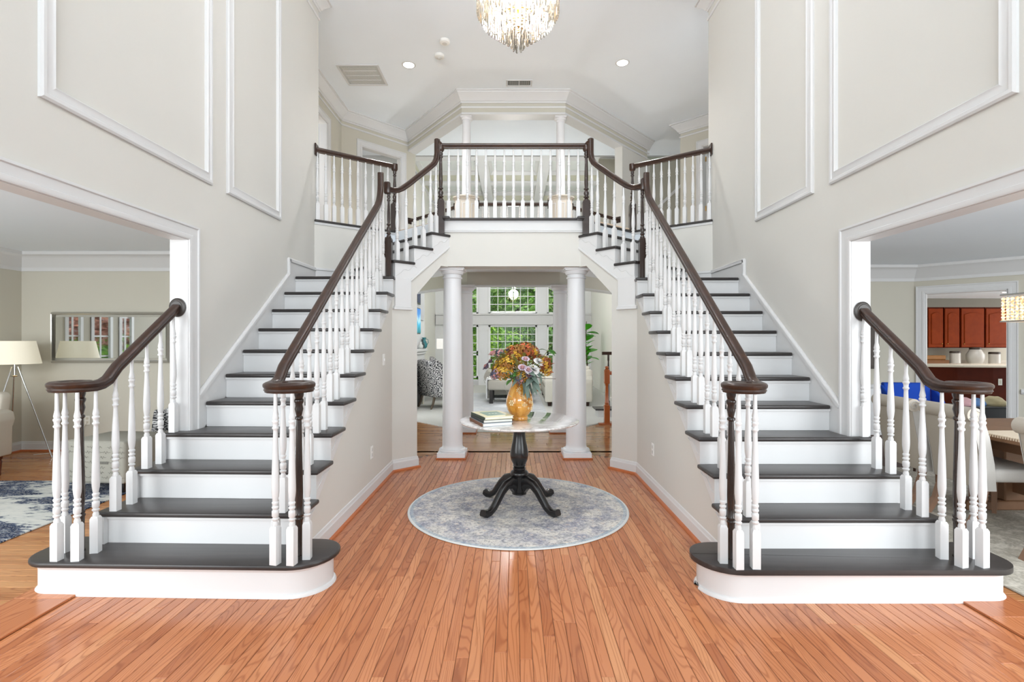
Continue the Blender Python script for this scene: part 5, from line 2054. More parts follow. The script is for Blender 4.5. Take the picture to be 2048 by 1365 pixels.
# ------------------------------------------------------------------ dining room
dn = [(2.5, 7.8), (6.1, 7.8), (8.6, 5.3)]
MB().box(2.5, 6.16, 7.8, 7.92, 0, ZR + 0.05).obj('wall_dining_room_back', WALL2, kind='structure')
wall_with_door('wall_dining_room_corner', (6.1, 7.8), (8.6, 5.3), 0, ZR + 0.05, 0.13, 1.03, 2.15, WALL2)
MB().slab([(2.5, 0.2), (9.0, 0.2), (9.0, 5.2), (6.2, 7.95), (2.5, 7.95)], ZR, ZR + 0.08).obj('ceiling', CEIL, kind='structure')
crown(dn, ZR, CROWN2, low=False, sgn=-1)
WAIN = M('wainscot_white', (234, 235, 236), 0.45, mottle=0.01)
m = MB()
m.box(2.5, 6.08, 7.785, 7.80, 0, 0.72)
m.obj('wall_dining_room_wainscot', WAIN, kind='structure')
m = MB()
m.sweep([(-u, v) for u, v in [(0, 0.70), (0.02, 0.705), (0.035, 0.73), (0.035, 0.75), (0.02, 0.77), (0, 0.775)]], [(2.5, 7.8, 0), (6.1, 7.8, 0)])
m.obj(trim_name(), TRIM, kind='structure')
d45 = Vector((0.7071, -0.7071))
a, b = Vector((6.1, 7.8)) + d45 * 1.16, Vector((8.6, 5.3))
m = MB()
m.sweep([(-u, v) for u, v in [(0, 0.70), (0.02, 0.705), (0.035, 0.73), (0.035, 0.75), (0.02, 0.77), (0, 0.775)]], [(a.x, a.y, 0), (b.x, b.y, 0)])
m.obj(trim_name(), TRIM, kind='structure')
pf = thing('picture', 'dark framed picture on the dining room wall beside the opening post', 'picture', (5.32, 7.78, 1.33))
MB().box(-0.35, 0.22, -0.03, 0, -0.32, 0.32).obj('frame', M('charcoal_frame', (72, 64, 58), 0.4, mottle=.08), pf, bevel=0.006)
MB().box(-0.30, 0.17, -0.033, -0.03, -0.27, 0.27).obj('print', M('dark_print', (88, 80, 74), 0.5, mottle=.2), pf)

m = MB()
m.box(-1.9, 1.6, -1.9, 2.0, 0, 0.012)
tag(m.obj('rug', m_rug('dining_room_rug', 'dining'), loc=(4.75, 3.75, 0.0), bevel=0.004), 'worn beige and grey rug under the dining chairs', 'rug')

TW = M('rustic_table_wood', (134, 98, 70), 0.5, mottle=0.25)
tb = thing('dining_table', 'rustic brown dining table with a cream runner, at the edge of the view', 'table', (4.2, 3.55, 0.012))
m = MB()
m.box(-0.58, 0.58, -1.1, 1.15, 0.665, 0.71)
m.obj('tabletop', TW, tb, bevel=0.006)
m = MB()
m.box(-0.48, 0.48, -0.95, 1.0, 0.58, 0.665)
m.obj('apron', M('table_wood_dark', (104, 72, 48), 0.5, mottle=.2), tb)
for y in (-0.75, 0.8):
    m = MB()
    m.box(-0.10, 0.10, y - 0.08, y + 0.08, 0.08, 0.58)
    m.obj('trestle_leg', TW, tb, bevel=0.01)
    m = MB()
    m.box(-0.40, 0.40, y - 0.07, y + 0.07, 0, 0.08)
    m.obj('trestle_foot', TW, tb, bevel=0.01)
MB().box(-0.04, 0.04, -0.7, 0.75, 0.16, 0.26).obj('stretcher', TW, tb)
rn = thing('table_runner', 'cream woven runner hanging across the dining table edge', 'table runner', (4.2, 3.72, 0.723))
MB().box(-0.575, 0.575, -0.22, 0.30, 0, 0.004).obj('cloth', fabric('runner_cream', (232, 216, 194)), rn)
for k in range(26):
    MB().box(-0.582, -0.574, -0.22 + k * 0.02, -0.208 + k * 0.02, -0.018, 0.003).obj('fringe', fabric('runner_cream', (232, 216, 194)), rn)

LINB = fabric('taupe_linen_chair', (200, 191, 178))
LINF = fabric('pale_linen_chair', (206, 203, 198))
CWD = M('weathered_chair_leg', (150, 116, 94), 0.5, mottle=.15)


def dining_chair(label, loc, rz):
    """scroll-back parsons chair; faces local +X"""
    c = thing('dining_chair', label, 'chair', loc, rz)
    m = MB()
    m.box(-0.20, 0.29, -0.245, 0.245, 0.36, 0.46)
    m.obj('seat', LINF, c, bevel=0.03, bseg=3, smooth=0.8)
    prof = [(-0.20, 0.30), (-0.115, 0.30), (-0.13, 0.50), (-0.165, 0.70), (-0.205, 0.83), (-0.235, 0.86), (-0.285, 0.82), (-0.265, 0.70), (-0.225, 0.50)]
    m = MB()
    m.prism([(x, -0.24, z) for x, z in prof], (0, 0.48, 0))
    m.obj('backrest', LINB, c, bevel=0.012, bseg=2, smooth=0.7)
    for sy in (-1, 1):
        m = MB()
        m.prism([(x * 0.98, sy * 0.243, z) for x, z in prof[:6] + prof[6:]], (0, sy * 0.006, 0))
        m.obj('side_welt', LINF, c)
    m = MB()
    m.tube([(-0.268, -0.25, 0.865), (-0.268, 0.25, 0.865)], 0.055, 18)
    m.obj('scroll', LINB, c, smooth=0.9)
    for sy in (-1, 1):
        m = MB()
        pts = []
        for i in range(17):
            a = -0.6 + i * 0.62
            rr = 0.046 - 0.0025 * i
            pts.append((-0.268 + rr * math.cos(a), sy * 0.252, 0.865 + rr * math.sin(a)))
        m.tube(pts, 0.004, 5)
        m.obj('scroll_piping', LINF, c, smooth=0.8)
    for sy in (-1, 1):
        m = MB()
        path = [(-0.16, sy * 0.20, 0.34), (-0.175, sy * 0.20, 0.24), (-0.215, sy * 0.20, 0.12), (-0.285, sy * 0.20, 0.0)]
        for (p0, p1) in zip(path, path[1:]):
            w0, w1 = 0.024, 0.021
            vs = []
            for P, w in ((p0, w0), (p1, w1)):
                for dx, dy in ((-w, -w), (w, -w), (w, w), (-w, w)):
                    vs.append((P[0] + dx, P[1] + dy, P[2]))
            m.add(vs, [(0, 1, 2, 3), (7, 6, 5, 4), (0, 4, 5, 1), (1, 5, 6, 2), (2, 6, 7, 3), (3, 7, 4, 0)])
        m.obj('leg', CWD, c)
        m = MB()
        m.tube([(0.24, sy * 0.19, 0.37), (0.24, sy * 0.19, 0.0)], [0.03, 0.02], 4)
        m.obj('leg', CWD, c)
    return c


dining_chair('taupe scroll-back dining chair, second from the curled handrail, before the blue chair', (3.72, 4.62, 0.012), math.radians(-4))
dining_chair('taupe scroll-back dining chair right behind the curled handrail', (3.71, 4.04, 0.012), math.radians(-3))
dining_chair('pale dining chair of which only the scrolled top shows at the table end', (3.58, 3.10, 0.012), math.radians(-3))

BLU = fabric('royal_blue_velvet', (34, 72, 170))
bc = thing('dining_chair', 'royal blue upholstered chair at the far end of the dining table', 'chair', (4.58, 5.75, 0), math.radians(-8))
bc.scale = (0.76, 0.9, 1)
m = MB()
m.box(-0.29, 0.29, -0.28, 0.28, 0.34, 0.48)
m.obj('seat', BLU, bc, bevel=0.03, bseg=2, smooth=0.8)
m = MB()
m.prism([(-0.29, 0.2, 0.32), (0.29, 0.2, 0.32), (0.33, 0.28, 0.94), (-0.33, 0.28, 0.94)], (0, 0.09, 0))
m.obj('backrest', BLU, bc, bevel=0.02, bseg=2, smooth=0.8)
for sx in (-1, 1):
    m = MB()
    m.prism([(sx * 0.30, -0.18, 0.45), (sx * 0.30, 0.25, 0.45), (sx * 0.33, 0.30, 0.92), (sx * 0.32, 0.10, 0.80)], (sx * 0.05, 0, 0))
    m.obj('wing', BLU, bc, bevel=0.02, bseg=2, smooth=0.8)
    for y in (-0.23, 0.23):
        m = MB()
        m.tube([(sx * 0.24, y, 0.35), (sx * 0.25, y, 0.0)], [0.024, 0.016], 8)
        m.obj('leg', DARKLEG, bc)

# crystal drum light over the table
dc = thing('chandelier', 'rectangular crystal bead chandelier with warm light over the dining table', 'chandelier', (4.68, 4.2, 0))


def m_bead():
    t = NT('warm_bead_crystal')
    f = t.noise(t.coords((1, 1, 1), 'Object'), 55, 2)
    c = t.ramp(f, [(0.35, (214, 168, 110)), (0.55, (255, 232, 196)), (0.7, (255, 255, 250))])
    t.l(c, t.b.inputs['Base Color'])
    t.l(c, t.b.inputs['Emission Color'])
    t.b.inputs['Emission Strength'].default_value = 0.75
    t.b.inputs['Roughness'].default_value = 0.15
    return t.m


BEAD = m_bead()
m = MB()
for row in range(8):
    for k in range(26):
        m.ball((-0.5 + k * 0.04, -0.16 + (0.01 if row % 2 else 0), 1.605 + row * 0.026), 0.0145, 6, 4)
    for k in range(9):
        m.ball((-0.51, -0.16 + k * 0.04, 1.605 + row * 0.026), 0.0145, 6, 4)
o = m.obj('bead_curtain', BEAD, dc, smooth=1.0)
o['kind'] = 'stuff'
m = MB()
for k in range(26):
    for row in range(3):
        m.ball((-0.42 + k * 0.034, -0.10, 1.585 - row * 0.022), 0.010, 6, 4)
o = m.obj('bead_drops', BEAD, dc, smooth=1.0)
o['kind'] = 'stuff'
m = MB()
for z in (1.59, 1.815):
    frame_path(m, [(0, 0), (0, 0.012), (0.012, 0.012), (0.012, 0)], [(-0.515, -0.165, z), (0.5, -0.165, z), (0.5, 0.16, z), (-0.515, 0.16, z)], (0, 0, 1), closed=True)
m.obj('frame', CHROME, dc)
m = MB()
m.tube([(0, 0, 1.82), (0, 0, ZR)], 0.01, 8)
m.obj('stem', CHROME, dc)
m = MB()
m.lathe([(0.02, ZR - 0.04), (0.06, ZR - 0.03), (0.065, ZR + 0.004)], seg=18)
m.obj('canopy', CHROME, dc, smooth=0.7)
m = MB()
m.box(-0.5, 0.5, -0.15, 0.15, 1.825, 1.83)
m.obj('top_plate', CHROME, dc)

# ------------------------------------------------------------------ kitchen beyond the dining room
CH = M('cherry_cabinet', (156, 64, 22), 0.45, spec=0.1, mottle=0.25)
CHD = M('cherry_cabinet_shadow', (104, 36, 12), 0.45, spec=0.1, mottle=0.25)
KY = 11.2
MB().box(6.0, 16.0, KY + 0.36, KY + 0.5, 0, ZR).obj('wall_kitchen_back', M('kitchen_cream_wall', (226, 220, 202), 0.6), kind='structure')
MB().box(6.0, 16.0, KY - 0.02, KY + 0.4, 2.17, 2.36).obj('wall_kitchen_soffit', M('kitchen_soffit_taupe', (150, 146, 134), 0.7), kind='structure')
MB().slab([(6.25, 7.86), (9.2, 4.91), (16.0, 4.91), (16.0, KY + 0.5), (6.25, KY + 0.5)], 2.36, 2.45).obj('ceiling', CEIL, kind='structure')
KITCH = [(8.70, 0.36, 'first cherry wall cabinet beside the dining room doorway', 1), (9.07, 0.34, 'second cherry wall cabinet, knob at its lower corner beside the third', 1),
         (9.43, 0.34, 'third cherry wall cabinet, with its knob facing the second', -1), (9.79, 0.52, 'fourth and widest cherry wall cabinet, above the white canisters', -1), (10.33, 0.6, 'fifth cherry wall cabinet, partly behind the bead chandelier', -1)]
for x, w, lab, kn in KITCH:
    c = thing('wall_cabinet', lab, 'cabinet', (x, KY, 1.28))
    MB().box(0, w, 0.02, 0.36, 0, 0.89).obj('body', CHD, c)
    dr_ = MB().box(0.012, w - 0.012, 0, 0.02, 0.015, 0.86).obj('door', CH, c, bevel=0.004)
    m = MB()
    m.box(0.07, w - 0.07, -0.012, 0, 0.08, 0.70)
    pts = [(0.07, 0.70), (w - 0.07, 0.70), (w - 0.07, 0.73)]
    arch = [(lerp(w - 0.07, 0.07, i / 10), 0.73 + 0.045 * math.sin(PI * i / 10)) for i in range(11)]
    m.prism([(px_, 0, pz_) for px_, pz_ in pts[:2] + arch], (0, -0.012, 0))
    m.obj('raised_panel', CH, dr_, bevel=0.008)
    m = MB()
    m.ball((w - 0.05 if kn > 0 else 0.05, -0.02, 0.09), 0.014, 8, 6)
    m.obj('knob', BRASS, dr_, smooth=1.0)
bcb = thing('base_cabinet', 'cherry base cabinet run under the cream worktop on the kitchen wall', 'cabinet', (0, 0, 0))
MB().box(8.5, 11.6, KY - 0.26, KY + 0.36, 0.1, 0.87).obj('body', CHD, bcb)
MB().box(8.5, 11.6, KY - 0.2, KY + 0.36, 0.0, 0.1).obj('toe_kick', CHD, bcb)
for k in range(6):
    x = 8.55 + k * 0.5
    d_ = MB().box(x, x + 0.47, KY - 0.28, KY - 0.26, 0.14, 0.68).obj('door', CH, bcb, bevel=0.006)
    m = MB()
    m.ball((x + 0.42, KY - 0.295, 0.6), 0.014, 8, 6)
    m.obj('knob', BRASS, d_, smooth=1.0)
    MB().box(x, x + 0.47, KY - 0.28, KY - 0.26, 0.70, 0.84).obj('drawer', CH, bcb, bevel=0.006)
ct = thing('worktop', 'cream stone worktop along the kitchen wall', 'worktop', (0, 0, 0))
CRM = M('cream_stone', (222, 212, 192), 0.25, mottle=.06)
MB().box(8.45, 11.65, KY - 0.30, KY + 0.36, 0.87, 0.915).obj('slab', CRM, ct, bevel=0.006)
MB().box(8.45, 11.65, KY + 0.33, KY + 0.36, 0.915, 1.0).obj('upstand', CRM, ct)
for x, h, r, lab, nm in ((9.66, 0.30, 0.095, 'white canister with a dark lid beside the plump white jar, nearer the baking tools', 'canister'), (10.10, 0.40, 0.16, 'plump white ceramic jar with a dark rim between the canisters', 'jar'), (10.52, 0.28, 0.10, 'white canister with a dark lid nearest the chandelier', 'canister')):
    c = thing(nm, lab, nm, (x, KY + 0.0, 0.915))
    m = MB()
    if nm == 'jar':
        m.lathe([(0.11, 0), (0.12, 0.02), (r, 0.12), (r, 0.22), (0.10, 0.33)], seg=18)
    else:
        m.lathe([(r, 0), (r, 0.01), (r, h - 0.05)], seg=18)
    m.obj('body', M('canister_white', (236, 232, 222), 0.3), c, smooth=0.7)
    m = MB()
    rr = 0.105 if nm == 'jar' else r + 0.004
    z = 0.33 if nm == 'jar' else h - 0.05
    m.lathe([(rr, z), (rr, z + 0.03), (rr * .9, z + 0.045)], seg=18)
    m.obj('lid', M('lid_dark', (78, 66, 56), 0.4), c, smooth=0.7)
bp = thing('cutting_board', 'brown wooden boards stacked on the worktop by the mixer', 'cutting board', (8.95, KY + 0.05, 0.915))
MB().box(0.0, 0.55, -0.1, 0.1, 0, 0.10).obj('lower_board', M('board_brown', (140, 92, 50), 0.4, mottle=.2), bp, bevel=0.01)
MB().box(0.04, 0.5, -0.08, 0.08, 0.10, 0.2).obj('upper_board', M('board_light', (176, 124, 70), 0.4, mottle=.2), bp, bevel=0.02)
mxr = thing('stand_mixer', 'white stand mixer at the end of the worktop by the doorway', 'mixer', (8.72, KY - 0.02, 0.915))
MB().box(-0.1, 0.12, -0.09, 0.09, 0, 0.03).obj('base', M('mixer_white', (236, 234, 230), 0.3), mxr, bevel=0.01)
MB().box(0.04, 0.12, -0.06, 0.06, 0.03, 0.26).obj('column', M('mixer_white', (236, 234, 230)), mxr, bevel=0.02)
m = MB()
m.tube([(-0.16, 0, 0.30), (0.13, 0, 0.30)], 0.065, 14)
m.obj('head', M('mixer_white', (236, 234, 230)), mxr, smooth=0.7)
m = MB()
m.lathe([(0.06, 0.03), (0.09, 0.1), (0.095, 0.18), (0.09, 0.18)], (-0.06, 0), 16)
m.obj('bowl', CHROME, mxr, smooth=0.7)
# peninsula in front of it: raised bar top, dark cherry back, lower top
pn = thing('kitchen_peninsula', 'dark cherry peninsula with a curved cream bar top facing the dining room', 'kitchen island', (0, 0, 0))
arc = [(7.2, 9.0), (7.75, 8.80), (8.3, 8.72), (8.8, 8.74), (9.1, 8.82)]
m = MB()
m.slab([(x, y + 0.14) for x, y in arc] + [(9.1, 9.3), (7.2, 9.4)], 0, 0.975)
m.obj('body', M('deep_cherry', (80, 28, 10), 0.45, spec=0.1, mottle=.25), pn)
m = MB()
m.slab([(x, y) for x, y in arc] + [(9.15, 9.3), (7.1, 9.4)], 0.975, 1.02)
m.obj('bar_top', CRM, pn, bevel=0.008)
m = MB()
m.box(8.9, 9.10, 8.92, 9.2, 0, 0.97)
m.obj('end_post', CH, pn, bevel=0.006)
MB().box(9.12, 10.6, 8.75, 9.4, 0.80, 0.845).obj('lower_top', M('white_quartz', (228, 224, 214), 0.2, mottle=.03), pn, bevel=0.008)
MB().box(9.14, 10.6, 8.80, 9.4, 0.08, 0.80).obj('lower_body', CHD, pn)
for k in range(3):
    d_ = MB().box(9.17 + k * 0.42, 9.56 + k * 0.42, 8.78, 8.80, 0.12, 0.60).obj('door', CH, pn, bevel=0.008)
    m = MB()
    m.ball((9.22 + k * 0.42, 8.765, 0.5), 0.016, 8, 6)
    m.obj('knob', BRASS, d_, smooth=1.0)
    MB().box(9.17 + k * 0.42, 9.56 + k * 0.42, 8.78, 8.80, 0.62, 0.77).obj('drawer', CH, pn, bevel=0.006)
po = thing('outlet', 'white outlet on the dark end of the kitchen peninsula', 'outlet', (8.42, 8.862, 0.72))
MB().box(-0.035, 0.035, -0.008, 0, -0.056, 0.056).obj('plate', M('outlet_white', (238, 236, 226)), po, bevel=0.003)
MB().box(-0.014, 0.014, -0.010, -0.007, -0.03, 0.03).obj('socket', M('socket_cream', (214, 208, 190)), po)
MB().box(10.7, 11.6, 9.0, 9.1, 0, 2.4).obj('wall_kitchen_end', CH, kind='structure')
lb = thing('laundry_basket', 'black plastic basket heaped with clothes on the kitchen floor', 'basket', (6.93, 7.62, -0.05))
m = MB()
m.slab(rounded(-0.32, 0.32, -0.2, 0.2, .05, .05, .05, .05, 4), 0.10, 0.50)
m.obj('basket_tub', M('black_plastic', (30, 32, 36), 0.35, mottle=0), lb, smooth=0.6)
m = MB()
m.slab(rounded(-0.35, 0.35, -0.23, 0.23, .06, .06, .06, .06, 4), 0.50, 0.525)
m.obj('basket_rim', M('black_plastic', (30, 32, 36)), lb, bevel=0.006)
MB().box(-0.3, 0.3, -0.18, 0.18, 0.0, 0.10).obj('basket_foot', M('black_plastic', (30, 32, 36)), lb, bevel=0.01)
for k, (x, y, z, r, col, lab) in enumerate(((-0.26, -0.05, 0.555, (0.10, 0.10, 0.08), (222, 176, 180), 'pink folded garment on top of the black basket'), (-0.05, 0.0, 0.545, (0.12, 0.12, 0.075), (98, 138, 190), 'blue garment on top of the black basket'), (0.2, 0.0, 0.555, (0.17, 0.16, 0.09), (202, 188, 150), 'khaki garment on top of the black basket'))):
    g_ = thing('folded_garment', lab, 'clothes', (6.93 + x, 7.62 + y, z - 0.05))
    m = MB()
    m.ball((0, 0, 0), r, 12, 8)
    for i, p in enumerate(m.v):
        m.v[i] = (p[0] * (1 + .18 * math.sin(p[2] * 60 + k)), p[1] * (1 + .15 * math.sin(p[0] * 50)), p[2] * (1 + 0.25 * math.sin(p[0] * 30 + p[1] * 22)))
    m.obj('cloth', M('garment_%d' % k, col, 0.9, mottle=.2), g_, smooth=1.0)
for k, (x, y) in enumerate(((8.35, 8.6), (9.35, 8.3), (9.35, 9.7))):
    rl_ = thing('recessed_light', ['recessed kitchen ceiling light beside the doorway casing', 'recessed kitchen ceiling light nearest the dining room', 'recessed kitchen ceiling light nearest the cabinets'][k], 'ceiling light', (x, y, 2.36))
    m = MB()
    m.lathe([(0.075, -0.006), (0.095, -0.004), (0.095, 0.0)], seg=20)
    m.obj('trim_ring', TRIM, rl_)
    m = MB()
    m.lathe([(0.07, -0.008), (0.07, -0.006)], seg=20)
    m.obj('lens', M('lens_glow', (255, 255, 255), 0.5, emit=(255, 252, 244), strength=6.0, mottle=0), rl_)
    d = bpy.data.lights.new('kitchen_spot', 'SPOT')
    d.energy = 60
    d.spot_size = 2.4
    d.spot_blend = 0.6
    d.shadow_soft_size = 0.07
    o = bpy.data.objects.new('kitchen_spot', d)
    COL.objects.link(o)
    o.location = (x, y, 2.34)
kc = thing('wall_shelf', 'small pale shelf with hooks on the kitchen wall under the bead chandelier', 'shelf', (9.2, 7.9, 1.36))
MB().box(-0.14, 0.14, -0.05, 0.05, 0, 0.06).obj('ledge', M('shelf_pale', (222, 214, 196), 0.5), kc, bevel=0.004)
m = MB()
m.tube([(-0.05, -0.03, 0.0), (-0.05, -0.05, -0.08), (-0.03, -0.06, -0.2)], 0.016, 8)
m.obj('hook', BLACK, kc)
m = MB()
m.box(-0.02, 0.16, 0.05, 0.07, -0.3, 0.4)
m.obj('back_board', M('shelf_pale', (222, 214, 196)), kc)
# ------------------------------------------------------------------ round rug and pedestal table in the foyer
m = MB()
m.lathe([(0.93, 0), (0.936, 0.004), (0.93, 0.009)], seg=96)
tag(m.obj('round_rug', m_rug('round_rug', 'round'), loc=(0.04, 4.42, 0.0), smooth=0.5), 'round pale grey-blue patterned rug under the pedestal table', 'rug')


def m_marble():
    t = NT('grey_marble')
    v = t.coords((1.2, 3.0, 1.2), 'Object', rot=(0, 0, 0.35))
    n = t.noise(v, 2.6, 6, 0.62, 1.6)
    f = t.math('ABSOLUTE', t.math('SUBTRACT', n, 0.5))
    c = t.ramp(f, [(0.0, (186, 180, 174)), (0.03, (214, 210, 206)), (0.09, (236, 234, 232)), (0.3, (243, 242, 240))])
    t.l(c, t.b.inputs['Base Color'])
    t.b.inputs['Roughness'].default_value = 0.045
    t.b.inputs['Specular IOR Level'].default_value = 1.0
    t.b.inputs['Coat Weight'].default_value = 1.0
    t.b.inputs['Coat IOR'].default_value = 1.9
    t.b.inputs['Coat Roughness'].default_value = 0.01
    return t.m


TBX, TBY = 0.05, 4.40
ta = thing('pedestal_table', 'round marble-topped table on a black turned pedestal with four curved feet', 'table', (TBX, TBY, 0.009))
ZT = 0.746
m = MB()
m.lathe([(0.49, ZT - 0.022), (0.503, ZT - 0.019), (0.51, ZT - 0.010), (0.508, ZT - 0.003), (0.50, ZT)], seg=96)
m.obj('marble_top', m_marble(), ta, smooth=0.5)
m = MB()
m.lathe([(0.20, ZT - 0.045), (0.21, ZT - 0.036), (0.21, ZT - 0.022)], seg=32)
m.obj('top_plate', BLACK, ta, smooth=0.5)
m = MB()
m.lathe([(0.050, 0.105), (0.062, 0.11), (0.062, 0.125), (0.056, 0.13), (0.056, 0.262), (0.062, 0.268), (0.078, 0.276), (0.081, 0.286), (0.074, 0.30), (0.058, 0.312), (0.050, 0.318), (0.056, 0.326), (0.056, 0.333), (0.046, 0.338), (0.05, 0.346), (0.056, 0.352), (0.052, 0.36), (0.062, 0.38),
         (0.074, 0.41), (0.079, 0.44), (0.077, 0.475), (0.068, 0.52), (0.056, 0.575), (0.051, 0.62), (0.053, 0.66), (0.06, ZT - 0.045)], seg=40)
m.obj('pedestal', BLACK, ta, smooth=0.8)
for k in range(4):
    a = PI / 4 + k * PI / 2 + 0.02
    ax, ay = Vector((math.cos(a), math.sin(a), 0)), Vector((-math.sin(a), math.cos(a), 0))
    cl = [(0.045, 0.20, 0.070), (0.10, 0.225, 0.048), (0.16, 0.215, 0.036), (0.215, 0.17, 0.032), (0.26, 0.115, 0.03), (0.305, 0.062, 0.027), (0.35, 0.034, 0.026), (0.395, 0.032, 0.029), (0.425, 0.042, 0.026)]
    vs, fs = [], []
    for i, (u, z, h) in enumerate(cl):
        p0, p1 = cl[max(0, i - 1)], cl[min(len(cl) - 1, i + 1)]
        tn = Vector((p1[0] - p0[0], p1[1] - p0[1])).normalized()
        nn = Vector((-tn.y, tn.x))
        hw = 0.030 - 0.006 * math.sin(PI * i / 8) + (0.004 if i > 6 else 0)
        for (sh, sw) in ((-1, -0.75), (-1, 0.75), (-.6, 1), (.55, 1), (.8, .8), (1, .35), (1, -.35), (.8, -.8), (.55, -1), (-.6, -1)):
            q_ = Vector((u, z)) + nn * h * sh
            vs.append(tuple(ax * q_.x + ay * hw * sw + Vector((0, 0, max(0.001, q_.y)))))
    K = 10
    for i in range(len(cl) - 1):
        for j in range(K):
            fs.append((i * K + j, i * K + (j + 1) % K, (i + 1) * K + (j + 1) % K, (i + 1) * K + j))
    fs.append(tuple(range(K)))
    fs.append(tuple(range((len(cl) - 1) * K, len(cl) * K)))
    m = MB()
    m.add(vs, fs)
    m.obj('foot', BLACK, ta, smooth=0.9)

# books
ZB = ZT + 0.009
BKS = [('bottom book of the stack on the marble table, blue-grey cover and brown spine', (0.255, 0.36, 0.027), (-0.188, 4.225), 0.36, (112, 70, 44), (150, 160, 172), 0.0),
       ('middle book of the stack on the marble table, dark cover with white pages', (0.25, 0.345, 0.024), (-0.182, 4.232), 0.36, (40, 44, 44), (58, 62, 58), 0.027),
       ('top book of the stack, cream cover with a green picture', (0.25, 0.335, 0.022), (-0.178, 4.24), 0.40, (52, 64, 52), (226, 218, 178), 0.051)]
for lab, (bw, bd, bh), (bx, by), rz, spine, cover, z in BKS:
    b = thing('book', lab, 'book', (bx, by, ZB + z), rz, None)
    k = lab.split()[0]
    SPN = M('spine_' + k, spine, 0.5, mottle=.15)
    COV = M('cover_' + k, cover, 0.4, mottle=.05)
    MB().box(-bw / 2 + 0.008, bw / 2 - 0.006, -bd / 2 + 0.006, bd / 2 - 0.006, 0.003, bh - 0.003).obj('pages', M('page_white', (238, 236, 228), 0.7, mottle=.03), b)
    MB().box(-bw / 2, bw / 2, -bd / 2, bd / 2, bh - 0.003, bh).obj('cover', COV, b)
    MB().box(-bw / 2, bw / 2, -bd / 2, bd / 2, 0, 0.003).obj('back_cover', COV, b)
    MB().box(-bw / 2 - 0.003, -bw / 2 + 0.004, -bd / 2, bd / 2, 0, bh).obj('spine', SPN, b, bevel=0.002)
    if k == 'top':
        MB().box(-0.075, 0.085, -0.10, 0.11, bh, bh + 0.0006).obj('cover_picture', M('green_cover_picture', (112, 144, 126), 0.4, mottle=.25), b)
        for i in range(3):
            MB().box(-0.03 + i * 0.028, -0.012 + i * 0.028, -0.012, 0.014, bh + 0.0006, bh + 0.001).obj('cover_mark', M('pale_mark', (214, 224, 212), 0.5), b)

# vase
VX, VY = 0.052, 4.385


def m_vase():
    t = NT('honey_glaze')
    v = t.coords((1, 1, 1), 'Object')
    n = t.noise(t.coords((14, 14, 2.2), 'Object'), 1.6, 4, 0.6)
    c = t.ramp(n, [(0.3, (176, 112, 34)), (0.5, (206, 142, 54)), (0.7, (222, 168, 82))])
    n2 = t.noise(v, 90, 2)
    c = t.mix(t.math('MULTIPLY', t.math('GREATER_THAN', n2, 0.64), 0.35), c, s2l((132, 76, 24)))
    t.l(c, t.b.inputs['Base Color'])
    t.b.inputs['Roughness'].default_value = 0.12
    t.b.inputs['Coat Weight'].default_value = 0.6
    t.b.inputs['Coat Roughness'].default_value = 0.05
    return t.m


HON = m_vase()
va = thing('vase', 'honey-yellow glazed vase with raised flowers on the marble table', 'vase', (VX, VY, ZB))
VP = [(0.066, 0), (0.071, 0.004), (0.071, 0.028), (0.066, 0.034), (0.085, 0.055), (0.105, 0.09), (0.116, 0.135), (0.114, 0.175), (0.102, 0.22), (0.086, 0.262), (0.071, 0.298), (0.066, 0.32), (0.071, 0.342), (0.076, 0.35), (0.070, 0.35), (0.060, 0.32)]
m = MB()
m.lathe(VP, seg=40)
m.obj('vase_body', HON, va, smooth=0.9)


def vr(h):
    for (r0, h0), (r1, h1) in zip(VP, VP[1:]):
        if h0 <= h <= h1:
            return lerp(r0, r1, (h - h0) / max(1e-6, h1 - h0))
    return 0.08


CRE = M('cream_relief', (232, 206, 158), 0.25, mottle=.15)
AMB = M('amber_relief', (196, 132, 60), 0.2, mottle=.25)


def relief(angle, h, scale, petals, mat):
    m = MB()
    r = vr(h)
    c = Vector((r * math.cos(angle), r * math.sin(angle), h))
    n = Vector((math.cos(angle), math.sin(angle), 0))
    tn = Vector((-n.y, n.x, 0))
    for k in range(petals):
        a = k * 2 * PI / petals
        p = c + tn * math.cos(a) * scale + Vector((0, 0, 1)) * math.sin(a) * scale + n * 0.003
        m.ball(p, scale * 0.5, 7, 5)
    m.ball(c + n * 0.005, scale * 0.45, 7, 5)
    m.obj('relief_flower', mat, va, smooth=1.0)


F = -PI / 2
relief(F - 0.62, 0.155, 0.018, 6, CRE)
rs = random.Random(5)
for k in range(24):
    u = k / 23
    relief(F + lerp(-0.15, 0.25, u % 0.5 * 2) + rs.uniform(-.08, .08) + (0.35 if k > 11 else 0), lerp(0.27, 0.15, u) + rs.uniform(-.015, .015), rs.uniform(0.006, 0.012), 5, CRE if k % 3 else AMB)
for k in range(14):
    relief(F + 0.85 + rs.uniform(-.22, .3), rs.uniform(0.10, 0.22), rs.uniform(0.007, 0.012), 5, CRE if k % 2 else AMB)
for k in range(12):
    relief(F + rs.uniform(-1.2, 1.3), rs.uniform(0.29, 0.335), rs.uniform(0.008, 0.013), 5, AMB)

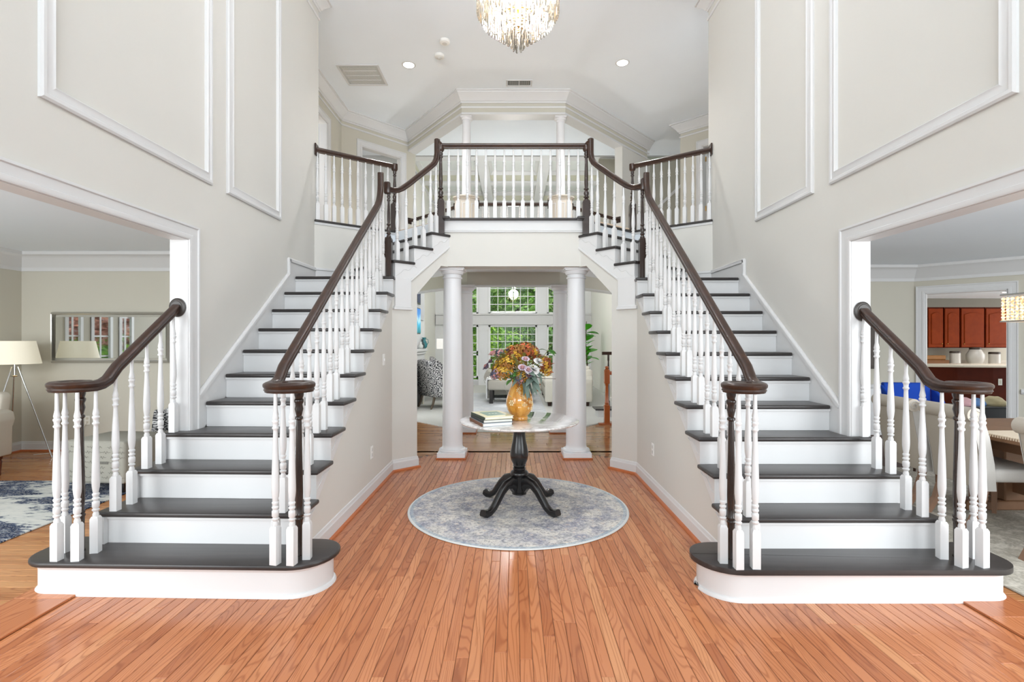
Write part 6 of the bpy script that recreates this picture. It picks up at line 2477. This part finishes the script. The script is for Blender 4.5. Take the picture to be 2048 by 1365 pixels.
# bouquet
bq = thing('flower_arrangement', 'faux bouquet of golden hydrangea, white mums, pink roses and dusty leaves in the honey vase', 'flowers', (VX, VY, ZB + 0.33))
GOLD = [M('petal_gold_%d' % i, c, 0.6, mottle=.2) for i, c in enumerate(((186, 140, 30), (146, 96, 30), (200, 160, 56), (130, 66, 30), (184, 88, 46), (136, 120, 48)))]
WHITE = M('petal_white', (240, 238, 236), 0.6, mottle=.03)
PINK = [M('petal_pink_%d' % i, c, 0.6, mottle=.08) for i, c in enumerate(((222, 178, 178), (196, 140, 140), (214, 196, 210)))]
MAUVE = M('petal_mauve', (112, 98, 118), 0.6, mottle=.25)
RUST = M('leaf_rust', (156, 84, 34), 0.5, mottle=.3)
DUSTY = M('leaf_dusty', (104, 122, 112), 0.6, mottle=.25)
GREEN = M('leaf_green', (84, 132, 66), 0.5, mottle=.3)
OLIVE = M('leaf_olive', (120, 118, 58), 0.6, mottle=.3)


def flower_mesh(name, mats, kind, seed):
    r = random.Random(seed)
    m = MB()
    if kind == 'hydrangea':
        for k in range(34):
            # little four-petal florets over a dome
            u = (k + 0.5) / 34
            th, ph = math.acos(1 - 1.5 * u), k * 2.399
            c = Vector((math.sin(th) * math.cos(ph), math.sin(th) * math.sin(ph), math.cos(th) * 0.85)) * 0.062
            n = c.normalized()
            t1 = n.orthogonal().normalized()
            t2 = n.cross(t1)
            m.cur = r.randrange(len(mats))
            for j in range(4):
                a = j * PI / 2 + r.random()
                d = t1 * math.cos(a) + t2 * math.sin(a)
                w = n.cross(d)
                L = 0.021
                p = c + n * r.uniform(0, 0.008)
                m.add([p, p + d * L * .6 + w * L * .45 + n * .003, p + d * L + n * .001, p + d * L * .6 - w * L * .45 + n * .003], [(0, 1, 2, 3)])
    elif kind == 'mum':
        for ring in range(5):
            cnt = 6 + ring * 3
            tilt = 0.15 + ring * 0.36
            for j in range(cnt):
                a = j * 2 * PI / cnt + ring
                d = Vector((math.cos(a) * math.sin(tilt), math.sin(a) * math.sin(tilt), math.cos(tilt)))
                w = Vector((-math.sin(a), math.cos(a), 0))
                L = 0.03 + 0.006 * ring
                p = Vector((0, 0, 0))
                m.add([p, p + d * L * .7 + w * L * .22, p + d * L, p + d * L * .7 - w * L * .22], [(0, 1, 2, 3)])
    else:   # rose: cupped spiral petals
        for ring in range(4):
            cnt = 3 + ring
            R = 0.007 + ring * 0.006
            for j in range(cnt):
                a0 = j * 2 * PI / cnt + ring * 0.7
                vs = []
                for zz, rr in ((0, 0.5), (0.016, 1.0), (0.03 - ring * 0.004, 1.12 + 0.1 * ring)):
                    for da in (-0.5, 0, 0.5):
                        a = a0 + da * 2 * PI / cnt * 1.25
                        vs.append((R * rr * math.cos(a), R * rr * math.sin(a), zz))
                m.cur = min(ring // 2, len(mats) - 1)
                m.add(vs, [(0, 1, 4, 3), (1, 2, 5, 4), (3, 4, 7, 6), (4, 5, 8, 7)])
    return m.mesh(name, mats, smooth=1.2)


HYD = [flower_mesh('hydrangea', [GOLD[0], GOLD[1], GOLD[2]], 'hydrangea', 1), flower_mesh('hydrangea', [GOLD[0], GOLD[3], GOLD[5]], 'hydrangea', 2), flower_mesh('hydrangea', [GOLD[4], GOLD[3], GOLD[1]], 'hydrangea', 3)]
HYM = flower_mesh('hydrangea', [MAUVE, M('petal_slate', (78, 84, 108), .6), PINK[1]], 'hydrangea', 4)
MUM = flower_mesh('mum', [WHITE], 'mum', 5)
ROSE = [flower_mesh('rose', [PINK[0], PINK[2]], 'rose', 6), flower_mesh('rose', [PINK[1], PINK[0]], 'rose', 7), flower_mesh('rose', [M('petal_dusk', (178, 130, 124), .6), MAUVE], 'rose', 8)]


def stick(me, nm, x, y, z, sc=1.0, stem=True):
    d = Vector((x, y, z + 0.10)).normalized()
    o = put(nm, me, bq, (x, y, z))
    o.rotation_euler = d.to_track_quat('Z', 'Y').to_euler()
    o.scale = [sc] * 3
    if stem:
        m = MB()
        m.tube([(0, 0, -0.06), (x * .35, y * .35, z * .45), (x, y, z)], 0.0028, 5)
        m.obj('stem', OLIVE, bq, smooth=1.0)
    return o


# positions measured from the vase mouth: x across, y towards the back, z up
for (x, y, z, k, sc) in ((-0.13, -0.12, 0.09, 0, 1.15), (-0.10, -0.13, 0.16, 0, 1.1), (-0.17, -0.06, 0.10, 1, 1.0), (-0.02, -0.05, 0.25, 2, 1.1), (0.05, -0.06, 0.27, 2, 1.1), (0.10, -0.02, 0.25, 1, 1.0), (-0.05, -0.10, 0.21, 1, 1.0), (0.20, -0.08, 0.16, 1, 1.0), (0.22, -0.04, 0.10, 0, 0.85), (0.02, -0.14, 0.05, 0, 0.8), (-0.06, 0.08, 0.24, 0, 1.1), (0.12, 0.10, 0.20, 2, 1.1), (-0.15, 0.10, 0.15, 1, 1.0), (0.0, 0.14, 0.14, 0, 1.0)):
    stick(HYD[k], 'hydrangea', x, y, z, sc)
for (x, y, z, sc) in ((0.115, -0.17, 0.11, 1.05), (0.155, -0.14, 0.17, 0.95), (0.075, -0.18, 0.10, 0.8)):
    stick(MUM, 'mum', x, y, z, sc)
for (x, y, z, k, sc) in ((0.02, -0.18, 0.115, 0, 1.1), (0.045, -0.17, 0.185, 0, 1.0), (0.065, -0.19, 0.10, 0, 1.0), (-0.22, -0.05, 0.23, 1, 1.2), (-0.27, -0.06, 0.12, 2, 1.2), (-0.24, -0.03, 0.165, 2, 0.9), (-0.10, 0.0, 0.26, 2, 0.8), (0.07, -0.18, 0.06, 2, 0.8)):
    stick(ROSE[k], 'rose', x, y, z, sc)
for (x, y, z, sc) in ((-0.19, -0.13, 0.075, 0.7), (-0.17, -0.02, 0.24, 0.6), (-0.21, -0.09, 0.06, 0.6), (0.0, -0.16, 0.03, 0.6)):
    stick(HYM, 'hydrangea', x, y, z, sc)
LF = {'d': leaf_mesh('leaf', 0.13, 0.017, DUSTY, 0.5, 0.2), 'g': leaf_mesh('leaf', 0.075, 0.024, GREEN, 0.4, 0.2), 'r': leaf_mesh('leaf', 0.11, 0.028, RUST, 0.3, 0.35), 'o': leaf_mesh('leaf', 0.085, 0.02, OLIVE, 0.35, 0.2)}


def leaf(kind, x, y, z, az, el, sc=1.0):
    o = put('leaf', LF[kind], bq, (x, y, z))
    o.rotation_euler = (random.uniform(-.6, .6), -el, az)
    o.scale = [sc] * 3


rs = random.Random(11)
for k in range(26):
    leaf('d', 0.06 + rs.uniform(-.05, .10), -0.12, 0.04 + rs.uniform(-.03, .06), F + rs.uniform(-0.9, 1.6), rs.uniform(-1.2, 0.3), rs.uniform(.8, 1.3))
for k in range(9):
    leaf('g', -0.04 + rs.uniform(-.1, .08), -0.10, 0.02 + rs.uniform(0, .06), F + rs.uniform(-1.2, 0.8), rs.uniform(-.6, 0.4), rs.uniform(.8, 1.2))
for k in range(7):
    leaf('r', 0.16 + rs.uniform(-.03, .05), -0.08, 0.07 + rs.uniform(0, .09), F + rs.uniform(0.3, 1.9), rs.uniform(-.2, 0.9), rs.uniform(.8, 1.1))
for k in range(60):
    a = rs.uniform(0, 2 * PI)
    R = rs.uniform(0.08, 0.22)
    leaf('o' if k % 3 else 'g', R * math.cos(a), R * math.sin(a), rs.uniform(0.05, 0.23), a, rs.uniform(0, 1.0), rs.uniform(.7, 1.1))
m = MB()
m.tube([(0.10, -0.04, 0.12), (0.19, -0.05, 0.20), (0.235, -0.06, 0.26), (0.25, -0.06, 0.30), (0.275, -0.06, 0.325)], [0.003, .003, .0025, .002, .0012], 6)
m.obj('tendril', OLIVE, bq, smooth=1.0)
for az, el in ((0.2, 0.0), (2.6, 0.5), (-0.4, -0.2), (1.2, 0.3)):
    leaf('g', 0.235, -0.06, 0.26, az, el, 1.0)
m = MB()
m.tube([(0.08, -0.10, 0.06), (0.18, -0.13, 0.035), (0.30, -0.13, 0.03)], [0.0035, .003, .0025], 6)
m.obj('tendril', M('twig_brown', (96, 88, 82), .7), bq, smooth=1.0)
for pts in ([(-0.08, -0.10, 0.02), (-0.13, -0.14, -0.02), (-0.11, -0.15, -0.08), (-0.07, -0.14, -0.12)], [(-0.12, -0.08, 0.04), (-0.24, -0.1, 0.045), (-0.30, -0.1, 0.02), (-0.29, -0.1, -0.01)]):
    m = MB()
    m.tube(pts, 0.0018, 5)
    m.obj('tendril', M('twig_pale', (150, 150, 140), .7), bq, smooth=1.0)
for k in range(9):
    m = MB()
    c = (0.13 + rs.uniform(-.02, .04), -0.13, -0.015 - rs.uniform(0, .07))
    m.ball(c, 0.006, 7, 5)
    m.tube([c, (0.09, -0.10, 0.03)], 0.001, 4)
    m.obj('berry', RUST, bq, smooth=1.0)

# ------------------------------------------------------------------ crystal chandelier
CX, CY = 0.035, 4.0


def m_crystal():
    t = NT('crystal_rod')
    t.t.nodes.remove(t.b)
    tr_ = t.n('ShaderNodeBsdfTransparent')
    tr_.inputs['Color'].default_value = (0.97, 0.96, 0.94, 1)
    gl = t.n('ShaderNodeBsdfGlossy')
    gl.inputs['Roughness'].default_value = 0.08
    rf = t.n('ShaderNodeBsdfTranslucent')
    rf.inputs['Color'].default_value = (0.72, 0.66, 0.55, 1)
    fr = t.n('ShaderNodeFresnel')
    fr.inputs['IOR'].default_value = 1.45
    m1 = t.n('ShaderNodeMixShader')
    m2 = t.n('ShaderNodeMixShader')
    m1.inputs[0].default_value = 0.2
    t.l(tr_.outputs[0], m1.inputs[1])
    t.l(rf.outputs[0], m1.inputs[2])
    t.l(fr.outputs[0], m2.inputs[0])
    t.l(m1.outputs[0], m2.inputs[1])
    t.l(gl.outputs[0], m2.inputs[2])
    t.l(m2.outputs[0], t.t.nodes['Material Output'].inputs['Surface'])
    return t.m


CRY = m_crystal()
cd = thing('chandelier', 'tiered crystal prism chandelier with brass rings hanging over the round table', 'chandelier', (CX, CY, 0))
rodm = {}


def rod(L):
    k = round(L, 2)
    if k not in rodm:
        m = MB()
        m.lathe([(0.004, 0), (0.009, 0.008), (0.009, k - 0.006), (0.004, k)], seg=5)
        rodm[k] = m.mesh('crystal_rod', CRY)
    return rodm[k]


TIERS = [(0.315, 4.34, 0.365, 58), (0.268, 4.16, 0.26, 48), (0.218, 4.08, 0.22, 38), (0.168, 4.02, 0.20, 30), (0.122, 3.96, 0.175, 22), (0.08, 3.91, 0.16, 14), (0.038, 3.87, 0.17, 7)]
for r, zt, L, n in TIERS:
    for k in range(n):
        a = 2 * PI * k / n
        o = put('crystal_rod', rod(L), cd, (r * math.cos(a), r * math.sin(a), zt - L))
        o.rotation_euler = (0, 0, a)
    m = MB()
    m.tube([(r * math.cos(2 * PI * i / 32), r * math.sin(2 * PI * i / 32), zt) for i in range(33)], 0.006, 6)
    m.obj('brass_ring', BRASS, cd, smooth=1.0)
BULB = M('bulb_glow', (255, 250, 240), 0.4, emit=(255, 236, 206), strength=14.0, mottle=0)
for k in range(8):
    a = k * PI / 4 + 0.2
    m = MB()
    m.ball((0.24 * math.cos(a), 0.24 * math.sin(a), 4.12), (0.018, 0.018, 0.03), 10, 7)
    m.obj('bulb', BULB, cd, smooth=1.0)
    m = MB()
    m.tube([(0.24 * math.cos(a), 0.24 * math.sin(a), 4.145), (0.24 * math.cos(a), 0.24 * math.sin(a), 4.22), (0, 0, 4.26)], 0.007, 6)
    m.obj('arm', BRASS, cd, smooth=1.0)
for k in range(4):
    a = k * PI / 2
    m = MB()
    m.ball((0.12 * math.cos(a), 0.12 * math.sin(a), 3.98), (0.018, 0.018, 0.03), 10, 7)
    m.obj('bulb', BULB, cd, smooth=1.0)
    m = MB()
    m.tube([(0.12 * math.cos(a), 0.12 * math.sin(a), 4.0), (0.05 * math.cos(a), 0.05 * math.sin(a), 4.06), (0, 0, 4.1)], 0.006, 6)
    m.obj('arm', BRASS, cd, smooth=1.0)
m = MB()
m.tube([(0, 0, 3.88), (0, 0, ZC - 0.02)], 0.012, 10)
m.obj('stem', BRASS, cd, smooth=1.0)
m = MB()
m.lathe([(0.02, -0.05), (0.07, -0.03), (0.075, 0.0)], seg=20, z=ZC)
m.obj('canopy', BRASS, cd, smooth=0.8)
d = bpy.data.lights.new('chandelier_light', 'POINT')
d.energy = 120
d.color = (0.97, 0.98, 1.0)
d.shadow_soft_size = 0.15
o = bpy.data.objects.new('chandelier_light', d)
COL.objects.link(o)
o.location = (CX, CY, 4.0)
d2 = bpy.data.lights.new('chandelier_ceiling_fill', 'POINT')  # added above the rods to brighten the ceiling; no bulbs here
d2.energy = 55
d2.color = (0.97, 0.98, 1.0)
d2.shadow_soft_size = 0.12
o = bpy.data.objects.new('chandelier_ceiling_fill', d2)
COL.objects.link(o)
o.location = (CX, CY, 4.5)

# ------------------------------------------------------------------ ceiling fixtures, switches
for k, (x, y) in enumerate(((-1.58, 7.72), (1.63, 7.66))):
    r_ = thing('recessed_light', ['recessed ceiling light beside the square return grille', 'recessed ceiling light on the dining room side of the foyer ceiling'][k], 'ceiling light', (x, y, ZC))
    m = MB()
    m.lathe([(0.085, -0.008), (0.105, -0.005), (0.105, 0.0)], seg=24)
    m.obj('trim_ring', TRIM, r_)
    m = MB()
    m.lathe([(0.08, -0.010), (0.08, -0.008)], seg=24)
    m.obj('lens', M('lens_glow_bright', (255, 255, 255), 0.5, emit=(255, 252, 246), strength=9.0, mottle=0), r_)
    d = bpy.data.lights.new('foyer_spot', 'SPOT')
    d.energy = 240
    d.spot_size = 2.2
    d.spot_blend = 0.7
    d.shadow_soft_size = 0.08
    o = bpy.data.objects.new('foyer_spot', d)
    COL.objects.link(o)
    o.location = (x, y, ZC - 0.03)
for k, (x, y) in enumerate(((-0.955, 7.10), (-1.08, 7.46))):
    sd = thing('smoke_detector', ['white smoke detector on the ceiling, the one nearer the chandelier', 'white smoke detector with a stepped body, nearer the recessed light'][k], 'smoke detector', (x, y, ZC))
    m = MB()
    m.lathe([(0.052, -0.045), (0.068, -0.035), (0.072, -0.012), (0.072, 0)], seg=24)
    m.obj('housing', M('detector_white', (236, 235, 230), 0.5, mottle=0), sd, smooth=0.6)
    m = MB()
    m.lathe([(0.02, -0.05 - 0.012 * k), (0.034, -0.046), (0.034, -0.043)], seg=18)
    m.obj('sensor', M('detector_grey', (206, 204, 198), 0.5, mottle=0), sd, smooth=0.6)


def grille(name, label, cx, cy, w, l, slats, bars, mat):
    g_ = thing(name, label, 'vent', (cx, cy, ZC))
    MB().box(-w / 2, w / 2, -l / 2, l / 2, -0.004, 0).obj('backing', M('vent_shadow', (190, 190, 186), 0.7, mottle=0), g_)
    m = MB()
    frame_path(m, [(0, 0), (0, 0.014), (-0.03, 0.014), (-0.03, 0)], [(-w / 2, -l / 2, 0), (w / 2, -l / 2, 0), (w / 2, l / 2, 0), (-w / 2, l / 2, 0)], (0, 0, -1), closed=True)
    m.obj('frame', TRIM, g_)
    for i in range(slats):
        x = -w / 2 + 0.035 + (w - 0.07) * (i + 0.5) / slats
        MB().box(x - 0.004, x + 0.004, -l / 2 + 0.03, l / 2 - 0.03, -0.012, -0.004).obj('slat', mat, g_)
    for i in range(1, bars + 1):
        y = -l / 2 + l * i / (bars + 1)
        MB().box(-w / 2 + 0.03, w / 2 - 0.03, y - 0.006, y + 0.006, -0.014, -0.003).obj('bar', TRIM, g_)


grille('return_grille', 'large square white return air grille on the foyer ceiling', -2.36, 8.02, 0.58, 0.56, 26, 3, M('vent_white', (222, 222, 218), 0.5, mottle=0))
m_v = M('vent_grey', (176, 176, 172), 0.5, mottle=0)
g_ = thing('supply_vent', 'small two-part supply vent on the ceiling above the bridge', 'vent', (0.09, 8.26, ZC))
MB().box(-0.18, 0.18, -0.07, 0.07, -0.004, 0).obj('backing', M('vent_dark', (104, 104, 100), 0.7, mottle=0), g_)
m = MB()
frame_path(m, [(0, 0), (0, 0.012), (-0.02, 0.012), (-0.02, 0)], [(-0.19, -0.08, 0), (0.19, -0.08, 0), (0.19, 0.08, 0), (-0.19, 0.08, 0)], (0, 0, -1), closed=True)
m.box(-0.008, 0.008, -0.07, 0.07, -0.014, 0)
m.obj('frame', TRIM, g_)
for i in range(20):
    x = -0.165 + 0.33 * (i + 0.5) / 20
    if abs(x) < 0.012:
        continue
    MB().box(x - 0.003, x + 0.003, -0.06, 0.06, -0.012, -0.004).obj('slat', m_v, g_)


def plate(name, label, loc, nx, rocker):
    p = thing(name, label, 'switch' if rocker else 'outlet', loc)
    m = MB()
    m.box(0 if nx > 0 else -0.006, 0.006 if nx > 0 else 0, -0.036, 0.036, -0.058, 0.058)
    m.obj('plate', M('plate_white', (240, 240, 238), 0.35, mottle=0), p, bevel=0.002)
    if rocker:
        m = MB()
        m.box(0.006 * nx if nx > 0 else -0.014, 0.014 if nx > 0 else -0.006, -0.006, 0.006, -0.012, 0.012)
        m.obj('toggle', M('plate_white', (240, 240, 238)), p)
    else:
        for dz in (-0.024, 0.024):
            m = MB()
            m.box(0.005 if nx > 0 else -0.008, 0.008 if nx > 0 else -0.005, -0.016, 0.016, dz - 0.015, dz + 0.015)
            m.obj('socket', M('socket_grey', (206, 206, 202), 0.4, mottle=0), p)


plate('light_switch', 'white toggle switch on the wall under the living room side stair', (-1.325, 5.22, 1.24), 1, True)
plate('outlet', 'white outlet on the wall under the living room side stair', (-1.325, 4.78, 0.39), 1, False)
plate('outlet', 'white outlet on the wall under the dining room side stair', (1.325, 4.86, 0.40), -1, False)

# ------------------------------------------------------------------ outside: lawn, trees
MB().box(-90, 90, 16.7, 200, -1.2, -1.0).obj('ground', M('lawn_green', (96, 128, 60), 0.9, mottle=.2), kind='structure')
MB().box(-40, LXW - 0.2, -10, 16.7, -0.7, -0.5).obj('ground', M('lawn_green', (96, 128, 60)), kind='structure')


def m_leaves(name, stops):
    t = NT(name)
    f = t.noise(t.coords(), 1.6, 4, 0.7)
    f2 = t.noise(t.coords(), 17, 2, 0.6)
    t.l(t.ramp(t.math('ADD', t.math('MULTIPLY', f, 0.5), t.math('MULTIPLY', f2, 0.5)), stops), t.b.inputs['Base Color'])
    t.b.inputs['Roughness'].default_value = 0.6
    t.b.inputs['Subsurface Weight'].default_value = 0.0
    t.b.inputs['Transmission Weight'].default_value = 0.0
    return t.m


LG = m_leaves('tree_leaves_green', [(0.36, (70, 120, 40)), (0.46, (130, 190, 74)), (0.54, (180, 222, 120)), (0.64, (232, 246, 190))])
LD = m_leaves('tree_leaves_dark', [(0.36, (40, 70, 36)), (0.48, (80, 124, 60)), (0.58, (140, 180, 96)), (0.66, (206, 226, 156))])
LR = m_leaves('tree_leaves_red', [(0.36, (96, 52, 40)), (0.48, (168, 104, 84)), (0.6, (214, 160, 136)), (0.7, (150, 170, 90))])
LB = m_leaves('bush_leaves_bright', [(0.36, (56, 100, 30)), (0.48, (120, 180, 40)), (0.6, (190, 226, 70)), (0.7, (226, 240, 140))])
BARK = M('tree_bark', (88, 74, 60), 0.9, mottle=.2)


def tree(name, label, x, y, z0, h, r, mat, n=3000, size=0.16, seed=1, trunk=True, squash=1.0):
    rs = random.Random(seed)
    t_ = thing(name, label, 'tree' if trunk else 'shrub', (x, y, z0))
    m = MB()
    m.tube([(0, 0, 0), (0.05, 0, h * .4), (0, 0.05, h * .85)], [0.16 if trunk else .05, 0.12 if trunk else .04, 0.03], 8)
    m.obj('trunk', BARK, t_, smooth=0.8)
    blobs = []
    for k in range(16):
        a = rs.uniform(0, 2 * PI)
        u = rs.random() ** 0.6
        blobs.append((Vector((math.cos(a) * r * .75 * u, math.sin(a) * r * .75 * u, h * rs.uniform(0.16 if trunk else .2, 0.92))), rs.uniform(.35, .6) * r))
    vs, fs = [], []
    for k in range(n):
        c, br = blobs[k % len(blobs)]
        d = Vector((rs.gauss(0, 1), rs.gauss(0, 1), rs.gauss(0, 1) * squash)).normalized()
        p = c + d * br * rs.uniform(0.7, 1.0)
        nn = (d + Vector((rs.uniform(-.7, .7), rs.uniform(-.7, .7), rs.uniform(-.2, .9)))).normalized()
        t1 = nn.orthogonal().normalized()
        t1 = (t1 * math.cos(k) + nn.cross(t1) * math.sin(k))
        t2 = nn.cross(t1)
        s = size * rs.uniform(.7, 1.3)
        i = len(vs)
        vs += [p - t1 * s * .6, p + t2 * s * .3, p + t1 * s * .6, p - t2 * s * .3]
        fs.append((i, i + 1, i + 2, i + 3))
    me = bpy.data.meshes.new('foliage')
    me.from_pydata([tuple(v) for v in vs], [], fs)
    me.materials.append(mat)
    o = put('foliage', me, t_)
    o['kind'] = 'stuff'


tree('tree', 'bright green tree outside the great room, filling the middle of the big windows', 0.1, 23.0, -1.0, 8.5, 2.4, LG, 5200, 0.24, 1)
tree('tree', 'green tree outside the great room, behind the column on the living room side', -3.2, 22.5, -1.0, 8.0, 2.2, LG, 4600, 0.24, 2)
tree('tree', 'dark tree outside the great room, behind the column on the dining room side', 3.0, 23.5, -1.0, 8.5, 2.3, LD, 4600, 0.24, 3)
tree('tree', 'darker tree further off in the yard, between the bright one and the dark one', 1.7, 27.5, -1.0, 11.0, 3.2, LD, 5000, 0.32, 4)
tree('tree', 'pale green tree further off in the yard, behind the bright one', -1.9, 27.5, -1.0, 11.0, 3.2, LG, 5000, 0.32, 5)
tree('shrub', 'bright shrub close outside the lower great room windows', -0.5, 19.6, -1.0, 3.0, 1.2, LB, 2600, 0.15, 6, trunk=False)
tree('shrub', 'dark shrub close outside the lower great room windows', 1.1, 20.0, -1.0, 3.0, 1.2, LD, 2600, 0.15, 7, trunk=False)
for k_, (x_, lab_) in enumerate(((-3.6, 'round green shrub at the back of the yard, furthest on the living room side'), (-0.7, 'round green shrub at the back of the yard, behind the bright tree'), (1.3, 'round green shrub at the back of the yard, behind the dark tree'), (4.2, 'round green shrub at the back of the yard, furthest on the dining room side'))):
    tree('shrub', lab_, x_, 32.5, -1.0, 5.0, 2.3, LG, 2600, 0.32, 20 + k_, trunk=False)
tree('tree', 'red-leaved maple outside the living room windows, seen in the wide mirror', -10.2, 1.6, -0.5, 4.6, 1.5, LR, 4200, 0.15, 8)
tree('tree', 'second red-leaved maple outside the living room windows, seen in the wide mirror', -10.8, -0.6, -0.5, 4.8, 1.7, LR, 4200, 0.15, 9)
tree('shrub', 'lime green shrub under the living room windows, seen in the wide mirror', -8.7, 2.9, -0.5, 1.85, 0.9, LB, 2600, 0.11, 10, trunk=False)
tree('shrub', 'second lime green shrub under the living room windows, seen in the wide mirror', -8.9, 1.5, -0.5, 1.9, 0.9, LB, 2600, 0.11, 11, trunk=False)

# ------------------------------------------------------------------ repeats carry one group each
GROUPS = {'staircase': 'mirrored staircases of the foyer', 'column': 'round white columns', 'railing': 'dark railings with white balusters', 'book': 'books stacked on the marble table',
          'ceiling light': 'recessed ceiling lights', 'smoke detector': 'smoke detectors on the ceiling', 'cabinet': 'cherry kitchen cabinets', 'canister': 'white canisters on the kitchen worktop',
          'tree': 'trees outside the windows', 'shrub': 'shrubs outside the windows', 'outlet': 'white wall outlets', 'pedestal': 'pedestals on the bridge', 'clothes': 'clothes in the black basket'}
for o in list(SC.objects):
    if o.parent is None and o.get('category') in GROUPS and not o.get('group'):
        o['group'] = GROUPS[o['category']]
    if o.parent is None and o.name.split('.')[0] == 'dining_chair' and 'taupe' in o['label']:
        o['group'] = 'scroll-back dining chairs'
    if o.parent is None and o.name.split('.')[0] == 'wing_chair' and 'damask' in o['label']:
        o['group'] = 'damask wing chairs by the fireplace'
